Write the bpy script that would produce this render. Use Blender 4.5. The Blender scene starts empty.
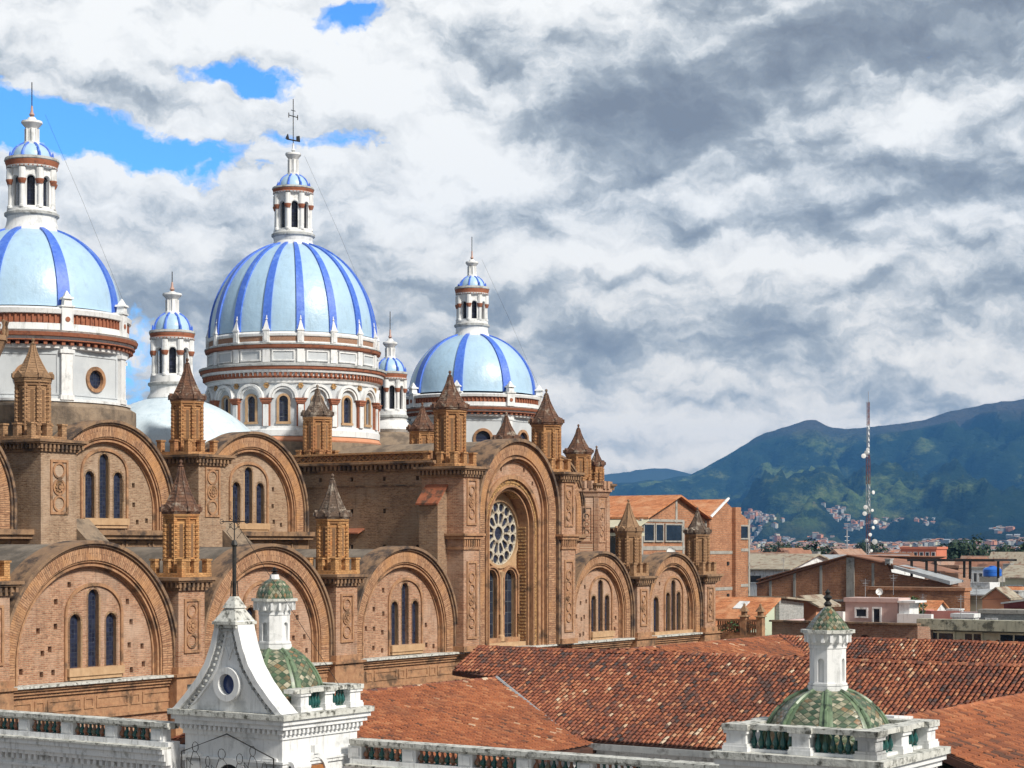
import bpy, bmesh, math, random
from mathutils import Vector, Matrix, noise
from mathutils.geometry import delaunay_2d_cdt
PI = math.pi
R = math.radians
random.seed(7)
sc = bpy.context.scene
COL = sc.collection

# ------------------------------------------------------------------ camera
cam_d = bpy.data.cameras.new("camera")
cam = bpy.data.objects.new("camera", cam_d)
COL.objects.link(cam)
cam_d.sensor_width = 36
cam_d.lens = 67.4
cam_d.shift_y = .1572
cam_d.clip_end = 60000
EYE = 20.0
cam.location = (0, 0, EYE)
cam.rotation_euler = (R(90), 0, 0)
sc.camera = cam

# ------------------------------------------------------------------ node helpers
class NT:
    def __init__(s, tree):
        s.t = tree; s.n = tree.nodes; s.l = tree.links
    def new(s, ty, ins=None, **props):
        nd = s.n.new(ty)
        for k, v in props.items(): setattr(nd, k, v)
        if ins:
            for k, v in ins.items(): s.set(nd.inputs[k], v)
        return nd
    def set(s, sock, v):
        if isinstance(v, bpy.types.NodeSocket): s.l.new(v, sock)
        else: sock.default_value = v
    def m(s, op, a, b=0.0, c=None):
        nd = s.n.new('ShaderNodeMath'); nd.operation = op
        s.set(nd.inputs[0], a); s.set(nd.inputs[1], b)
        if c is not None: s.set(nd.inputs[2], c)
        return nd.outputs[0]
    def mix(s, f, a, b, blend='MIX'):
        nd = s.n.new('ShaderNodeMix'); nd.data_type = 'RGBA'; nd.blend_type = blend
        s.set(nd.inputs[0], f)
        for i, v in ((6, a), (7, b)):
            if isinstance(v, tuple) and len(v) == 3: v = v + (1,)
            s.set(nd.inputs[i], v)
        return nd.outputs[2]
    def ramp(s, f, stops, interp='LINEAR'):
        nd = s.n.new('ShaderNodeValToRGB'); cr = nd.color_ramp; cr.interpolation = interp
        while len(cr.elements) > 1: cr.elements.remove(cr.elements[-1])
        for i, (p, c) in enumerate(stops):
            e = cr.elements[0] if i == 0 else cr.elements.new(p)
            e.position = p
            e.color = (c if isinstance(c, tuple) else (c, c, c)) + (1,)
        s.set(nd.inputs[0], f)
        return nd.outputs[0]
    def noise(s, vec, scale, detail=4, rough=.55, dist=0.0):
        nd = s.new('ShaderNodeTexNoise', {'Vector': vec, 'Scale': scale, 'Detail': detail, 'Roughness': rough, 'Distortion': dist})
        return nd.outputs[0]
    def mapping(s, vec, sc_=(1, 1, 1), loc=(0, 0, 0)):
        return s.new('ShaderNodeMapping', {'Vector': vec, 'Scale': sc_, 'Location': loc}).outputs[0]

# ------------------------------------------------------------------ world: Nishita sky under broken cloud
SUN_DIR = Vector((0.72, -0.66, 0.80)).normalized()      # towards the sun
sun_el = math.asin(SUN_DIR.z); sun_az = math.atan2(SUN_DIR.x, SUN_DIR.y)
world = bpy.data.worlds.new("World"); sc.world = world; world.use_nodes = True
W = NT(world.node_tree)
for n in list(W.n): W.n.remove(n)
sky = W.new('ShaderNodeTexSky', sky_type='NISHITA', sun_disc=False, sun_elevation=sun_el, sun_rotation=sun_az, altitude=2500.0)
tc = W.new('ShaderNodeTexCoord')
sep = W.new('ShaderNodeSeparateXYZ', {0: tc.outputs['Generated']})
az = W.m('ARCTAN2', sep.outputs[0], sep.outputs[1])
el = W.m('ARCSINE', sep.outputs[2])
# sky coordinates in units of 0.1 rad (azimuth right of north, elevation)
u0 = W.m('MULTIPLY', az, 10.0); v0 = W.m('MULTIPLY', el, 10.0)
base = W.new('ShaderNodeCombineXYZ', {0: u0, 1: v0}).outputs[0]
wn = W.new('ShaderNodeTexNoise', {'Vector': base, 'Scale': 2.6, 'Detail': 5.0, 'Roughness': .6})
wsub = W.new('ShaderNodeVectorMath', {0: wn.outputs[1], 1: (.5, .5, .5)}, operation='SUBTRACT').outputs[0]
wscl = W.new('ShaderNodeVectorMath', {0: wsub, 3: .32}, operation='SCALE').outputs[0]
wp = W.new('ShaderNodeVectorMath', {0: base, 1: wscl}, operation='ADD').outputs[0]
sw = W.new('ShaderNodeSeparateXYZ', {0: wp})
uw, vw = sw.outputs[0], sw.outputs[1]
def blob(u, v, du, dv, rot=0.0):
    dx = W.m('SUBTRACT', uw, u); dy = W.m('SUBTRACT', vw, v)
    c, s_ = math.cos(R(rot)), math.sin(R(rot))
    a = W.m('ADD', W.m('MULTIPLY', dx, c / du), W.m('MULTIPLY', dy, s_ / du))
    b = W.m('ADD', W.m('MULTIPLY', dx, -s_ / dv), W.m('MULTIPLY', dy, c / dv))
    q = W.m('ADD', W.m('MULTIPLY', a, a), W.m('MULTIPLY', b, b))
    return W.m('POWER', 2.718, W.m('MULTIPLY', q, -1.0))
def total(lst):
    acc = None
    for amp, args in lst:
        t = W.m('MULTIPLY', blob(*args), amp)
        acc = t if acc is None else W.m('ADD', acc, t)
    return acc
# light and dark cloud masses: (amount, (azimuth, elevation, half width, half height, tilt))
masses = [
    (.34, (-1.9, 2.75, .95, .45, 0)), (.30, (-.75, 2.35, .7, .35, -25)), (.22, (-.2, 2.0, .6, .25, -30)), (.24, (-2.1, 1.72, .55, .26, 0)), (-.22, (-1.7, 1.28, .7, .16, 0)), (-.14, (-2.3, 2.35, .8, .10, 0)),
    (.45, (.42, 2.80, .34, .13, 10)), (.26, (-.3, 1.8, .6, .2, 10)),
    (-.36, (.55, 2.15, .75, .22, 0)), (-.30, (1.25, 2.4, .9, .26, 8)), (-.34, (2.4, 2.65, .9, .3, 0)), (-.22, (.2, 1.75, .5, .16, 0)),
    (.42, (2.1, 2.1, .36, .10, 18)), (-.30, (2.4, 1.84, .8, .12, -4)), (-.20, (1.75, 1.72, .45, .1, 0)),
    (.34, (.95, 1.78, .30, .07, -8)), (-.42, (.90, 1.63, .11, .07, 0)), (.36, (1.3, 1.46, .9, .07, -3)), (.26, (.25, 1.5, .5, .10, 0)),
    (-.36, (.5, 1.04, .38, .12, 4)), (-.40, (1.82, 1.34, .22, .06, 14)), (-.30, (2.45, 1.26, .35, .07, 8)), (-.22, (1.3, 1.12, .4, .09, 0)),
    (.28, (.7, .62, 1.1, .16, 0)), (-.18, (1.0, .73, .25, .03, 0)), (-.16, (1.7, .98, .3, .10, 0)), (.22, (2.3, .98, .7, .08, -6)), (.30, (.55, .42, .5, .05, 0)), (-.16, (-.2, 1.2, .4, .15, 0)),
]
fb = W.noise(W.new('ShaderNodeVectorMath', {0: wp, 1: (.85, 1.5, 1)}, operation='MULTIPLY').outputs[0], 2.3, 11.0, .55, .0)
fine = W.noise(W.new('ShaderNodeVectorMath', {0: wp, 1: (1.0, 1.5, 1)}, operation='MULTIPLY').outputs[0], 7.5, 9.0, .6, .0)
pS = W.new('ShaderNodeVectorMath', {0: wp, 1: (.85, 1.5, 1)}, operation='MULTIPLY').outputs[0]
pT = W.new('ShaderNodeVectorMath', {0: pS, 1: (.035, .12, 0)}, operation='ADD').outputs[0]
relief = W.m('ADD', W.m('SUBTRACT', W.noise(pS, 2.3, 7.0, .52), W.noise(pT, 2.3, 7.0, .52)), W.m('MULTIPLY', W.m('SUBTRACT', W.noise(pS, 8.5, 6.0, .55), W.noise(W.new('ShaderNodeVectorMath', {0: pS, 1: (.012, .032, 0)}, operation='ADD').outputs[0], 8.5, 6.0, .55)), .35))
clump = W.ramp(W.noise(W.new('ShaderNodeVectorMath', {0: wp, 1: (.8, 1.6, 1)}, operation='MULTIPLY').outputs[0], 4.2, 8.0, .62, .1), [(.42, 0.0), (.50, .45), (.58, 1.0)])
bright0 = W.m('ADD', W.m('ADD', W.m('ADD', .66, W.m('MULTIPLY', total(masses), 1.12)), W.m('MULTIPLY', W.m('SUBTRACT', fb, .5), 1.0)), W.m('MULTIPLY', W.m('SUBTRACT', fine, .5), .22))
bright0 = W.m('ADD', bright0, W.m('MULTIPLY', relief, .85))
bright = W.m('ADD', bright0, W.m('MULTIPLY', W.m('SUBTRACT', clump, .5), .13))
# cloud out of view, overhead, aside and behind, darkened to cut the fill light
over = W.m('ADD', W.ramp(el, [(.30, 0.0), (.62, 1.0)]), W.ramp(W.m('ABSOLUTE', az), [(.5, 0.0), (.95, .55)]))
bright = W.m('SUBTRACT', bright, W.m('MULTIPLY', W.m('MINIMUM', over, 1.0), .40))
ccol = W.ramp(bright, [(0.0, (.235, .265, .31)), (.24, (.305, .345, .39)), (.44, (.42, .465, .505)), (.62, (.65, .685, .71)), (.80, (.90, .91, .905)), (1.0, (1.04, 1.04, 1.02))])
gaps = [(1.25, (-2.05, 2.02, .85, .155, -10)), (.95, (-2.75, 2.12, .40, .20, 0)), (.95, (-1.4, 2.34, .42, .09, -8)), (1.0, (-.86, 2.66, .20, .12, 25)), (.75, (-2.0, .95, .22, .30, 0)),
        (.6, (-1.05, 2.05, .4, .08, 0)), (.5, (-2.6, 2.84, .4, .07, 0)), (.55, (.38, 1.62, .10, .06, 0))]
gm = W.m('ADD', W.m('SUBTRACT', total(gaps), .13), W.m('MULTIPLY', W.m('SUBTRACT', fb, .5), -1.7))
gm = W.m('ADD', gm, W.m('MULTIPLY', W.m('SUBTRACT', fine, .5), -1.1))
gmask = W.ramp(gm, [(.36, 0.0), (.50, .45), (.74, 1.0)])
EXPO = 1.05
CK = 0.505
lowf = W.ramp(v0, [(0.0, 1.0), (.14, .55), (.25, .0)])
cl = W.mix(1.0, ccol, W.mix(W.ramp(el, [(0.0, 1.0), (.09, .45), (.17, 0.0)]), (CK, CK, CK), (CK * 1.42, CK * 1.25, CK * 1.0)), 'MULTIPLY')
# thin veil: the clear blue between the clouds is the Nishita sky itself
skyc = W.mix(1.0, sky.outputs[0], (.036, .078, .118), 'MULTIPLY')
allc = W.mix(gmask, cl, skyc)
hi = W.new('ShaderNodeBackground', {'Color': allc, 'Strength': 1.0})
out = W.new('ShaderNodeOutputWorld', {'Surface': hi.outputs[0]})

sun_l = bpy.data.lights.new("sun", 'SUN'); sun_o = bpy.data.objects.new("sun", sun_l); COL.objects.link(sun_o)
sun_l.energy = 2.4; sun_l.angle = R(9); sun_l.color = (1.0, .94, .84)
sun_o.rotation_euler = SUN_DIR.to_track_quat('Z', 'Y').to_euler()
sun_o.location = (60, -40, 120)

sc.view_settings.view_transform = 'Standard'
sc.view_settings.look = 'None'
sc.view_settings.exposure = EXPO
sc.view_settings.gamma = 1
sc.view_settings.use_curve_mapping = False
sc.render.engine = 'CYCLES'
sc.cycles.max_bounces = 6
sc.cycles.volume_bounces = 0
sc.cycles.use_denoising = True

# ------------------------------------------------------------------ materials
def new_mat(name):
    m = bpy.data.materials.new(name); m.use_nodes = True
    t = NT(m.node_tree); b = m.node_tree.nodes['Principled BSDF']
    return m, t, b
def objco(t): return t.new('ShaderNodeTexCoord').outputs['Object']
def bump(t, b, h, dist, strength=1.0):
    nd = t.new('ShaderNodeBump', {'Height': h, 'Distance': dist, 'Strength': strength})
    t.l.new(nd.outputs[0], b.inputs['Normal'])
def wallco(t, co):
    sp = t.new('ShaderNodeSeparateXYZ', {0: co})
    return t.new('ShaderNodeCombineXYZ', {0: t.m('ADD', sp.outputs[0], sp.outputs[1]), 1: sp.outputs[2]}).outputs[0]
def mottled(name, c1, c2, scale=2.0, rough=.9, c3=None, s3=.6, th3=.58, bd=0.0, streak=0.0, streak_c=(.03, .03, .03), metal=0.0, spec=None):
    m, t, b = new_mat(name); co = objco(t)
    n = t.noise(co, scale, 6, .6)
    col = t.mix(t.ramp(n, [(.3, 0.0), (.7, 1.0)]), c1, c2)
    if c3:
        n3 = t.noise(t.mapping(co, (1, 1, 1), (5, 3, 1)), s3, 5, .65)
        col = t.mix(t.ramp(n3, [(th3 - .05, 0.0), (th3 + .08, 1.0)]), col, c3)
    if streak:
        ns = t.noise(t.mapping(co, (3.0, 3.0, .35)), 2.2, 6, .7)
        col = t.mix(t.m('MULTIPLY', t.ramp(ns, [(.52, 0.0), (.75, 1.0)]), streak), col, streak_c)
    t.set(b.inputs['Base Color'], col)
    b.inputs['Roughness'].default_value = rough
    b.inputs['Metallic'].default_value = metal
    if spec is not None: b.inputs['Specular IOR Level'].default_value = spec
    if bd: bump(t, b, t.noise(co, scale * 6, 4, .6), bd)
    return m
def brick(name, c1, c2, mortar, bw=.28, bh=.085, c3=None, th3=.56, s3=.45, stain=.45, uv=False, stain_c=(.06, .045, .035), bd=.02):
    m, t, b = new_mat(name)
    tcn = t.new('ShaderNodeTexCoord')
    co = tcn.outputs['Object']
    wc = tcn.outputs['UV'] if uv else wallco(t, co)
    br = t.new('ShaderNodeTexBrick', {'Vector': wc, 'Color1': c1 + (1,), 'Color2': c2 + (1,), 'Mortar': mortar + (1,), 'Scale': 1.0, 'Mortar Size': .012, 'Mortar Smooth': .2, 'Bias': 0.0, 'Brick Width': bw, 'Row Height': bh})
    col = br.outputs[0]
    # rough patches, single pale or dark bricks, weathering of its own shape
    spots = t.noise(t.mapping(wc, (1, 2.6, 1)), 3.3, 5, .75)
    col = t.mix(t.m('MULTIPLY', t.ramp(spots, [(.50, 0.0), (.66, 1.0)]), .55), col, tuple(min(1, x * 1.5) for x in c2))
    dk = t.noise(t.mapping(wc, (1.2, 3.4, 1), (9, 4, 0)), 4.2, 5, .8)
    col = t.mix(t.m('MULTIPLY', t.ramp(dk, [(.52, 0.0), (.64, 1.0)]), .75), col, tuple(x * .34 for x in c1))
    if c3:
        n3 = t.noise(co, s3, 6, .65)
        col = t.mix(t.m('MULTIPLY', t.ramp(n3, [(th3 - .08, 0.0), (th3 + .1, 1.0)]), .8), col, c3)
    if stain:
        ns = t.noise(t.mapping(co, (1.3, 1.3, .3), (2, 7, 1)), 1.6, 7, .72)
        col = t.mix(t.m('MULTIPLY', t.ramp(ns, [(.5, 0.0), (.78, 1.0)]), stain), col, stain_c)
    t.set(b.inputs['Base Color'], col)
    b.inputs['Roughness'].default_value = .92
    b.inputs['Specular IOR Level'].default_value = .25
    h = t.m('ADD', t.m('MULTIPLY', br.outputs[1], -.6), t.m('MULTIPLY', spots, 1.2))
    bump(t, b, h, bd)
    return m
def glass_panes(name, base, lead, pw=.16, ph=.22, uv=False, rough=.12):
    m, t, b = new_mat(name); co = objco(t)
    wc = wallco(t, co)
    br = t.new('ShaderNodeTexBrick', {'Vector': wc, 'Color1': base + (1,), 'Color2': tuple(x * 1.9 for x in base) + (1,), 'Mortar': lead + (1,), 'Scale': 1.0, 'Mortar Size': .016, 'Brick Width': pw, 'Row Height': ph}, offset=0.0)
    t.set(b.inputs['Base Color'], br.outputs[0]); b.inputs['Roughness'].default_value = rough
    cellc = t.mapping(wc, (1 / pw, 1 / ph, 1))
    wn_ = t.new('ShaderNodeTexWhiteNoise', {'Vector': t.new('ShaderNodeVectorMath', {0: cellc}, operation='FLOOR').outputs[0]}, noise_dimensions='2D').outputs[0]
    t.set(b.inputs['Roughness'], t.m('ADD', t.m('MULTIPLY', wn_, .35), rough))
    col = t.mix(t.m('MULTIPLY', t.ramp(wn_, [(.6, 0.0), (1.0, 1.0)]), .5), br.outputs[0], tuple(x * 3.2 for x in base))
    du = t.noise(wc, 2.2, 5, .7); col = t.mix(t.m('MULTIPLY', t.ramp(du, [(.5, 0.0), (.7, 1.0)]), .4), col, (.05, .05, .05))
    t.set(b.inputs['Base Color'], col)
    bump(t, b, t.m('ADD', t.noise(wc, 9.0, 2, .5), t.m('MULTIPLY', wn_, .5)), .02)
    return m
M = {}
M['brick'] = brick('red_tan_brick', (.32, .148, .086), (.50, .285, .178), (.46, .335, .235), c3=(.53, .375, .28), s3=.38, stain=.55)
M['brick_up'] = brick('weathered_brick', (.27, .158, .098), (.41, .28, .185), (.43, .32, .225), c3=(.49, .37, .275), s3=.35, stain=.45)
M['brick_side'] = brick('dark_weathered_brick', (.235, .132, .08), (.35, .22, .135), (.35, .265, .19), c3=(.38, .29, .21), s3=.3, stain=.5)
M['voussoir'] = brick('voussoir_brick', (.31, .158, .09), (.50, .295, .172), (.15, .09, .06), bw=.6, bh=.11, uv=True, stain=.5, c3=(.52, .27, .12), s3=.5)
M['brick_trim'] = mottled('moulded_brick_trim', (.31, .155, .082), (.47, .27, .145), 4.0, .9, c3=(.14, .085, .05), s3=1.1, th3=.57, bd=.02, streak=.55, streak_c=(.07, .045, .03))
M['brick_trim_dark'] = mottled('sooty_brick_trim', (.22, .13, .075), (.34, .21, .12), 3.0, .92, c3=(.08, .055, .04), s3=.9, th3=.54, bd=.02, streak=.5, streak_c=(.05, .035, .03))
M['coping'] = mottled('blackened_coping', (.20, .125, .08), (.30, .19, .11), 3.0, .92, c3=(.07, .05, .04), s3=1.2, th3=.52, bd=.02)
M['turret'] = brick('yellow_turret_brick', (.46, .225, .088), (.60, .345, .15), (.32, .17, .08), bw=.2, bh=.09, stain=.4, c3=(.50, .20, .07), s3=1.1, th3=.62)
M['turret_up'] = brick('ochre_turret_brick', (.40, .195, .085), (.54, .30, .135), (.28, .15, .08), bw=.2, bh=.09, stain=.45, c3=(.38, .17, .08), s3=1.0, th3=.58)
M['turret_old'] = brick('brown_turret_brick', (.33, .185, .10), (.45, .275, .15), (.26, .16, .095), bw=.2, bh=.09, stain=.4)
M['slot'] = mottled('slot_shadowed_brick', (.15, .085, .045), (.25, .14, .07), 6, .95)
M['spire'] = mottled('rusty_spire_scales', (.075, .045, .034), (.22, .105, .06), 3.5, .9, c3=(.36, .30, .24), s3=2.2, th3=.60, bd=.06, streak=.45, streak_c=(.045, .035, .03))
M['spire_grey'] = mottled('lichened_spire_scales', (.075, .055, .042), (.18, .12, .085), 3.5, .9, c3=(.38, .32, .26), s3=2.0, th3=.57, bd=.06, streak=.35)
M['spire_tan'] = mottled('tan_spire_scales', (.24, .145, .08), (.36, .22, .125), 3.0, .9, c3=(.13, .08, .05), s3=1.6, th3=.60, bd=.04)
M['vault'] = mottled('grey_vault_render', (.16, .135, .11), (.245, .205, .165), 1.2, .95, c3=(.10, .085, .07), s3=.5, th3=.5, bd=.03, streak=.3)
M['vault_dark'] = mottled('brown_drum_brick', (.21, .155, .11), (.31, .235, .165), 1.5, .95, c3=(.13, .10, .075), s3=.7, th3=.52, bd=.03, streak=.35)
M['ornament'] = mottled('carved_terracotta', (.50, .27, .10), (.70, .45, .20), 14, .9, c3=(.15, .08, .045), s3=7.0, th3=.53, bd=.05)
M['stone'] = mottled('pale_stone_frame', (.40, .25, .135), (.52, .345, .20), 3, .9, bd=.01, streak=.35, streak_c=(.2, .13, .08))
M['glass'] = glass_panes('leaded_glass', (.009, .012, .028), (.035, .042, .06), .17, .2)
M['glass_big'] = glass_panes('large_leaded_glass', (.011, .015, .026), (.11, .125, .14), .40, .62)
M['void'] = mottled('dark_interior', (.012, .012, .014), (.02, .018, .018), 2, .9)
M['white'] = mottled('white_limewash', (.70, .71, .72), (.80, .80, .79), 1.5, .75, c3=(.50, .51, .51), s3=1.4, th3=.60, streak=.55, streak_c=(.20, .20, .19))
M['white_old'] = mottled('stained_whitewash', (.71, .72, .73), (.81, .81, .81), 1.2, .8, c3=(.36, .36, .34), s3=2.0, th3=.60, streak=.75, streak_c=(.12, .12, .11), bd=.01)
M['grime_cap'] = mottled('mossy_stone_cap', (.50, .50, .46), (.66, .66, .62), 3.5, .9, c3=(.10, .10, .085), s3=4.5, th3=.56, streak=.7, streak_c=(.05, .05, .045), bd=.02)
M['drumgrey'] = mottled('pale_blue_grey_plaster', (.47, .50, .53), (.57, .60, .62), .8, .8, c3=(.42, .45, .48), s3=.5, th3=.6, streak=.18, streak_c=(.3, .3, .3))
M['trimred'] = mottled('brick_red_trim', (.26, .085, .045), (.36, .135, .07), 6, .85, c3=(.15, .06, .04), s3=3, th3=.6)
M['lattice'] = mottled('red_lattice', (.17, .06, .035), (.46, .30, .20), 26, .9)
M['greycor'] = mottled('lead_grey_cornice', (.36, .37, .37), (.50, .51, .50), 2, .85, c3=(.22, .22, .21), s3=2.5, th3=.56, streak=.4)
def dome_tile(name, a, c, grid=(.62, .62)):
    m, t, b = new_mat(name)
    uv = t.new('ShaderNodeTexCoord').outputs['UV']; co = objco(t)
    br = t.new('ShaderNodeTexBrick', {'Vector': uv, 'Color1': a + (1,), 'Color2': c + (1,), 'Mortar': tuple(x * .975 for x in a) + (1,), 'Scale': 1.0, 'Mortar Size': .008, 'Brick Width': grid[0], 'Row Height': grid[1]}, offset=.5)
    n = t.noise(co, .9, 6, .62)
    col = t.mix(t.m('MULTIPLY', t.ramp(n, [(.35, 0.0), (.7, 1.0)]), .45), br.outputs[0], tuple(min(1, x * 1.22) for x in c))
    nd = t.noise(t.mapping(co, (1.5, 1.5, .5)), 1.6, 6, .7)
    col = t.mix(t.m('MULTIPLY', t.ramp(nd, [(.52, 0.0), (.72, 1.0)]), .5), col, (.27, .36, .42))
    t.set(b.inputs['Base Color'], col); b.inputs['Roughness'].default_value = .38
    b.inputs['Specular IOR Level'].default_value = .5
    bump(t, b, t.noise(co, 2.2, 5, .6), .035)
    return m
M['domeblue'] = dome_tile('pale_blue_dome_tiles', (.37, .53, .68), (.385, .545, .69), (.34, .34))
M['domepale'] = dome_tile('white_blue_vault_tiles', (.55, .66, .74), (.62, .72, .79))
M['rib'] = mottled('cobalt_rib_tiles', (.045, .125, .56), (.09, .205, .70), 5, .42, c3=(.15, .28, .70), s3=1.8, th3=.60, streak=.35, streak_c=(.04, .07, .22), bd=.01)
M['iron'] = mottled('black_iron', (.02, .02, .02), (.05, .045, .04), 8, .5, metal=.4)
M['steel'] = mottled('galvanised_steel', (.42, .43, .44), (.6, .61, .62), 4, .45, metal=.6)
M['mastred'] = mottled('mast_red_paint', (.12, .04, .035), (.20, .06, .05), 4, .6)
M['dishwhite'] = mottled('dish_white', (.72, .72, .70), (.82, .82, .80), 4, .5)
M['conc'] = mottled('raw_concrete', (.30, .28, .25), (.42, .40, .36), 1.6, .92, c3=(.16, .15, .13), s3=2.5, th3=.6, streak=.5, streak_c=(.07, .07, .06))
M['copingrail'] = mottled('mossy_concrete_parapet', (.38, .37, .28), (.52, .50, .38), 1.4, .92, c3=(.12, .12, .09), s3=2.2, th3=.56, streak=.8, streak_c=(.05, .05, .045))
M['cream'] = mottled('cream_wall_paint', (.50, .47, .34), (.60, .56, .42), 1.2, .9, streak=.35, streak_c=(.2, .19, .15))
M['mint'] = mottled('mint_green_wall', (.46, .53, .41), (.54, .60, .47), .8, .9, streak=.2, streak_c=(.28, .3, .25))
M['pink'] = mottled('pale_pink_wall', (.52, .37, .34), (.62, .45, .41), .8, .9, streak=.3, streak_c=(.3, .22, .2))
M['pinkpale'] = mottled('blush_wall', (.68, .52, .52), (.76, .60, .60), .8, .9, streak=.2, streak_c=(.4, .3, .3))
M['salmon'] = mottled('salmon_parapet', (.60, .22, .18), (.68, .30, .25), .8, .9, streak=.25, streak_c=(.4, .2, .2))
M['coral'] = mottled('coral_block_paint', (.56, .17, .10), (.64, .22, .13), .5, .9)
M['adobe'] = mottled('orange_wall', (.52, .22, .12), (.60, .29, .17), .9, .9, streak=.2, streak_c=(.3, .15, .1))
M['citybrick'] = brick('raw_city_brick', (.36, .155, .08), (.50, .24, .13), (.36, .27, .20), bw=.4, bh=.16, c3=(.27, .13, .08), s3=.5, stain=.35, th3=.58)
M['citybrick2'] = brick('dark_city_brick', (.25, .105, .065), (.36, .17, .105), (.30, .22, .17), bw=.4, bh=.16, c3=(.20, .10, .07), s3=.3, stain=.4, th3=.52)
M['oldbrick'] = brick('old_brown_brick', (.30, .15, .10), (.40, .23, .16), (.36, .28, .22), bw=.35, bh=.12, c3=(.42, .30, .24), s3=.6, stain=.5)
M['greyblock'] = brick('grey_block_wall', (.30, .31, .30), (.38, .39, .38), (.46, .46, .44), bw=.4, bh=.2, stain=.3)
M['tileflat'] = brick('orange_pantiles', (.46, .165, .07), (.60, .25, .115), (.26, .09, .045), bw=.25, bh=.4, stain=.25, c3=(.66, .36, .20), s3=.8)
M['towntile'] = mottled('weathered_town_tiles', (.22, .10, .06), (.34, .17, .11), .5, .9, c3=(.15, .08, .06), s3=.3)
M['zinc'] = mottled('corrugated_zinc', (.36, .38, .40), (.50, .52, .53), 1.5, .55, c3=(.26, .20, .16), s3=1.3, th3=.62, metal=.2)
M['oldzinc'] = mottled('rusted_sheet_roof', (.30, .26, .20), (.42, .37, .28), 1.5, .8, c3=(.2, .12, .08), s3=1.2, th3=.56)
M['darkglass'] = mottled('dark_window_glass', (.012, .018, .028), (.03, .04, .055), 1.5, .08)
M['blueplastic'] = mottled('blue_plastic', (.02, .12, .50), (.03, .16, .58), 2, .35)
M['wood'] = mottled('brown_door_wood', (.28, .10, .03), (.38, .16, .05), 5, .6)
M['greenglaze'] = mottled('teal_glazed_clay', (.010, .055, .052), (.02, .11, .10), 4, .25, c3=(.06, .10, .05), s3=4, th3=.6)
M['orangeglaze'] = mottled('ochre_glazed_clay', (.20, .075, .04), (.32, .14, .075), 4, .35, c3=(.10, .12, .08), s3=4, th3=.55)
M['redmetal'] = mottled('dark_red_sheet', (.12, .02, .025), (.2, .04, .045), 2, .6)
M['greenleaf'] = mottled('dense_green_leaves', (.02, .05, .016), (.06, .11, .03), 3, .8)
M['leafdark'] = mottled('dark_tree_leaves', (.010, .030, .016), (.035, .065, .028), 1.0, .85)
M['bark'] = mottled('brown_bark', (.05, .035, .025), (.1, .07, .05), 5, .95)
def diamond_mat():
    m, t, b = new_mat('diamond_glazed_tiles')
    uv = t.new('ShaderNodeTexCoord').outputs['UV']; co = objco(t)
    sp = t.new('ShaderNodeSeparateXYZ', {0: uv})
    # u runs across a gore (0..1), v up: diamonds of green, cream and ochre
    a = t.m('ADD', t.m('MULTIPLY', sp.outputs[0], 1.0), t.m('MULTIPLY', sp.outputs[1], 1.0))
    c = t.m('SUBTRACT', t.m('MULTIPLY', sp.outputs[0], 1.0), t.m('MULTIPLY', sp.outputs[1], 1.0))
    fa = t.m('FLOOR', a); fc = t.m('FLOOR', c)
    cell = t.new('ShaderNodeCombineXYZ', {0: fa, 1: fc}).outputs[0]
    wnz = t.new('ShaderNodeTexWhiteNoise', {'Vector': cell}, noise_dimensions='3D').outputs[0]
    par = t.m('PINGPONG', t.m('ADD', fa, fc), 1.0)
    colA = t.ramp(wnz, [(0, (.22, .22, .14)), (.35, (.36, .33, .23)), (.6, (.46, .42, .31)), (.82, (.27, .16, .08))], 'CONSTANT')
    colB = t.ramp(wnz, [(0, (.055, .095, .055)), (.35, (.085, .14, .08)), (.65, (.15, .18, .11)), (.85, (.26, .20, .11))], 'CONSTANT')
    par2 = t.m('FRACT', t.m('MULTIPLY', t.m('ADD', fa, fc), .5))
    wn2 = t.new('ShaderNodeTexWhiteNoise', {'Vector': t.mapping(cell, (1, 1, 1), (3.3, 7.1, 0))}, noise_dimensions='3D').outputs[0]
    pick = t.m('GREATER_THAN', t.m('ADD', par2, t.m('MULTIPLY', wn2, .55)), .45)
    col = t.mix(pick, colB, colA)
    n = t.noise(co, 3.5, 6, .7)
    col = t.mix(t.m('MULTIPLY', t.ramp(n, [(.46, 0.0), (.60, 1.0)]), .75), col, (.07, .10, .06))
    edge = t.m('MINIMUM', t.m('FRACT', a), t.m('FRACT', c))
    col = t.mix(t.m('LESS_THAN', edge, .1), col, (.05, .07, .045))
    t.set(b.inputs['Base Color'], col); b.inputs['Roughness'].default_value = .3
    bump(t, b, edge, .03)
    return m
M['diamond'] = diamond_mat()
M['greenrib'] = mottled('green_glazed_rib', (.10, .16, .09), (.18, .24, .145), 5, .4, c3=(.05, .07, .05), s3=4, th3=.55)
def tile_mat(name, stops, dirt=.35):
    m, t, b = new_mat(name); co = objco(t)
    at = t.new('ShaderNodeAttribute', attribute_name='tint')
    col = t.ramp(at.outputs['Fac'], stops, 'LINEAR')
    n = t.noise(co, .45, 6, .65)
    col = t.mix(t.m('MULTIPLY', t.ramp(n, [(.5, 0.0), (.72, 1.0)]), dirt), col, (.10, .05, .035))
    n2 = t.noise(co, 9.0, 4, .7)
    col = t.mix(t.m('MULTIPLY', t.ramp(n2, [(.5, 0.0), (.7, 1.0)]), .4), col, (.16, .075, .045))
    t.set(b.inputs['Base Color'], col); b.inputs['Roughness'].default_value = .85
    return m
M['tile'] = tile_mat('aged_clay_tiles', [(0, (.045, .035, .035)), (.14, (.10, .05, .04)), (.32, (.165, .050, .028)), (.55, (.28, .085, .040)), (.76, (.38, .145, .068)), (.92, (.46, .27, .155)), (1.0, (.54, .42, .30))])
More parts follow.
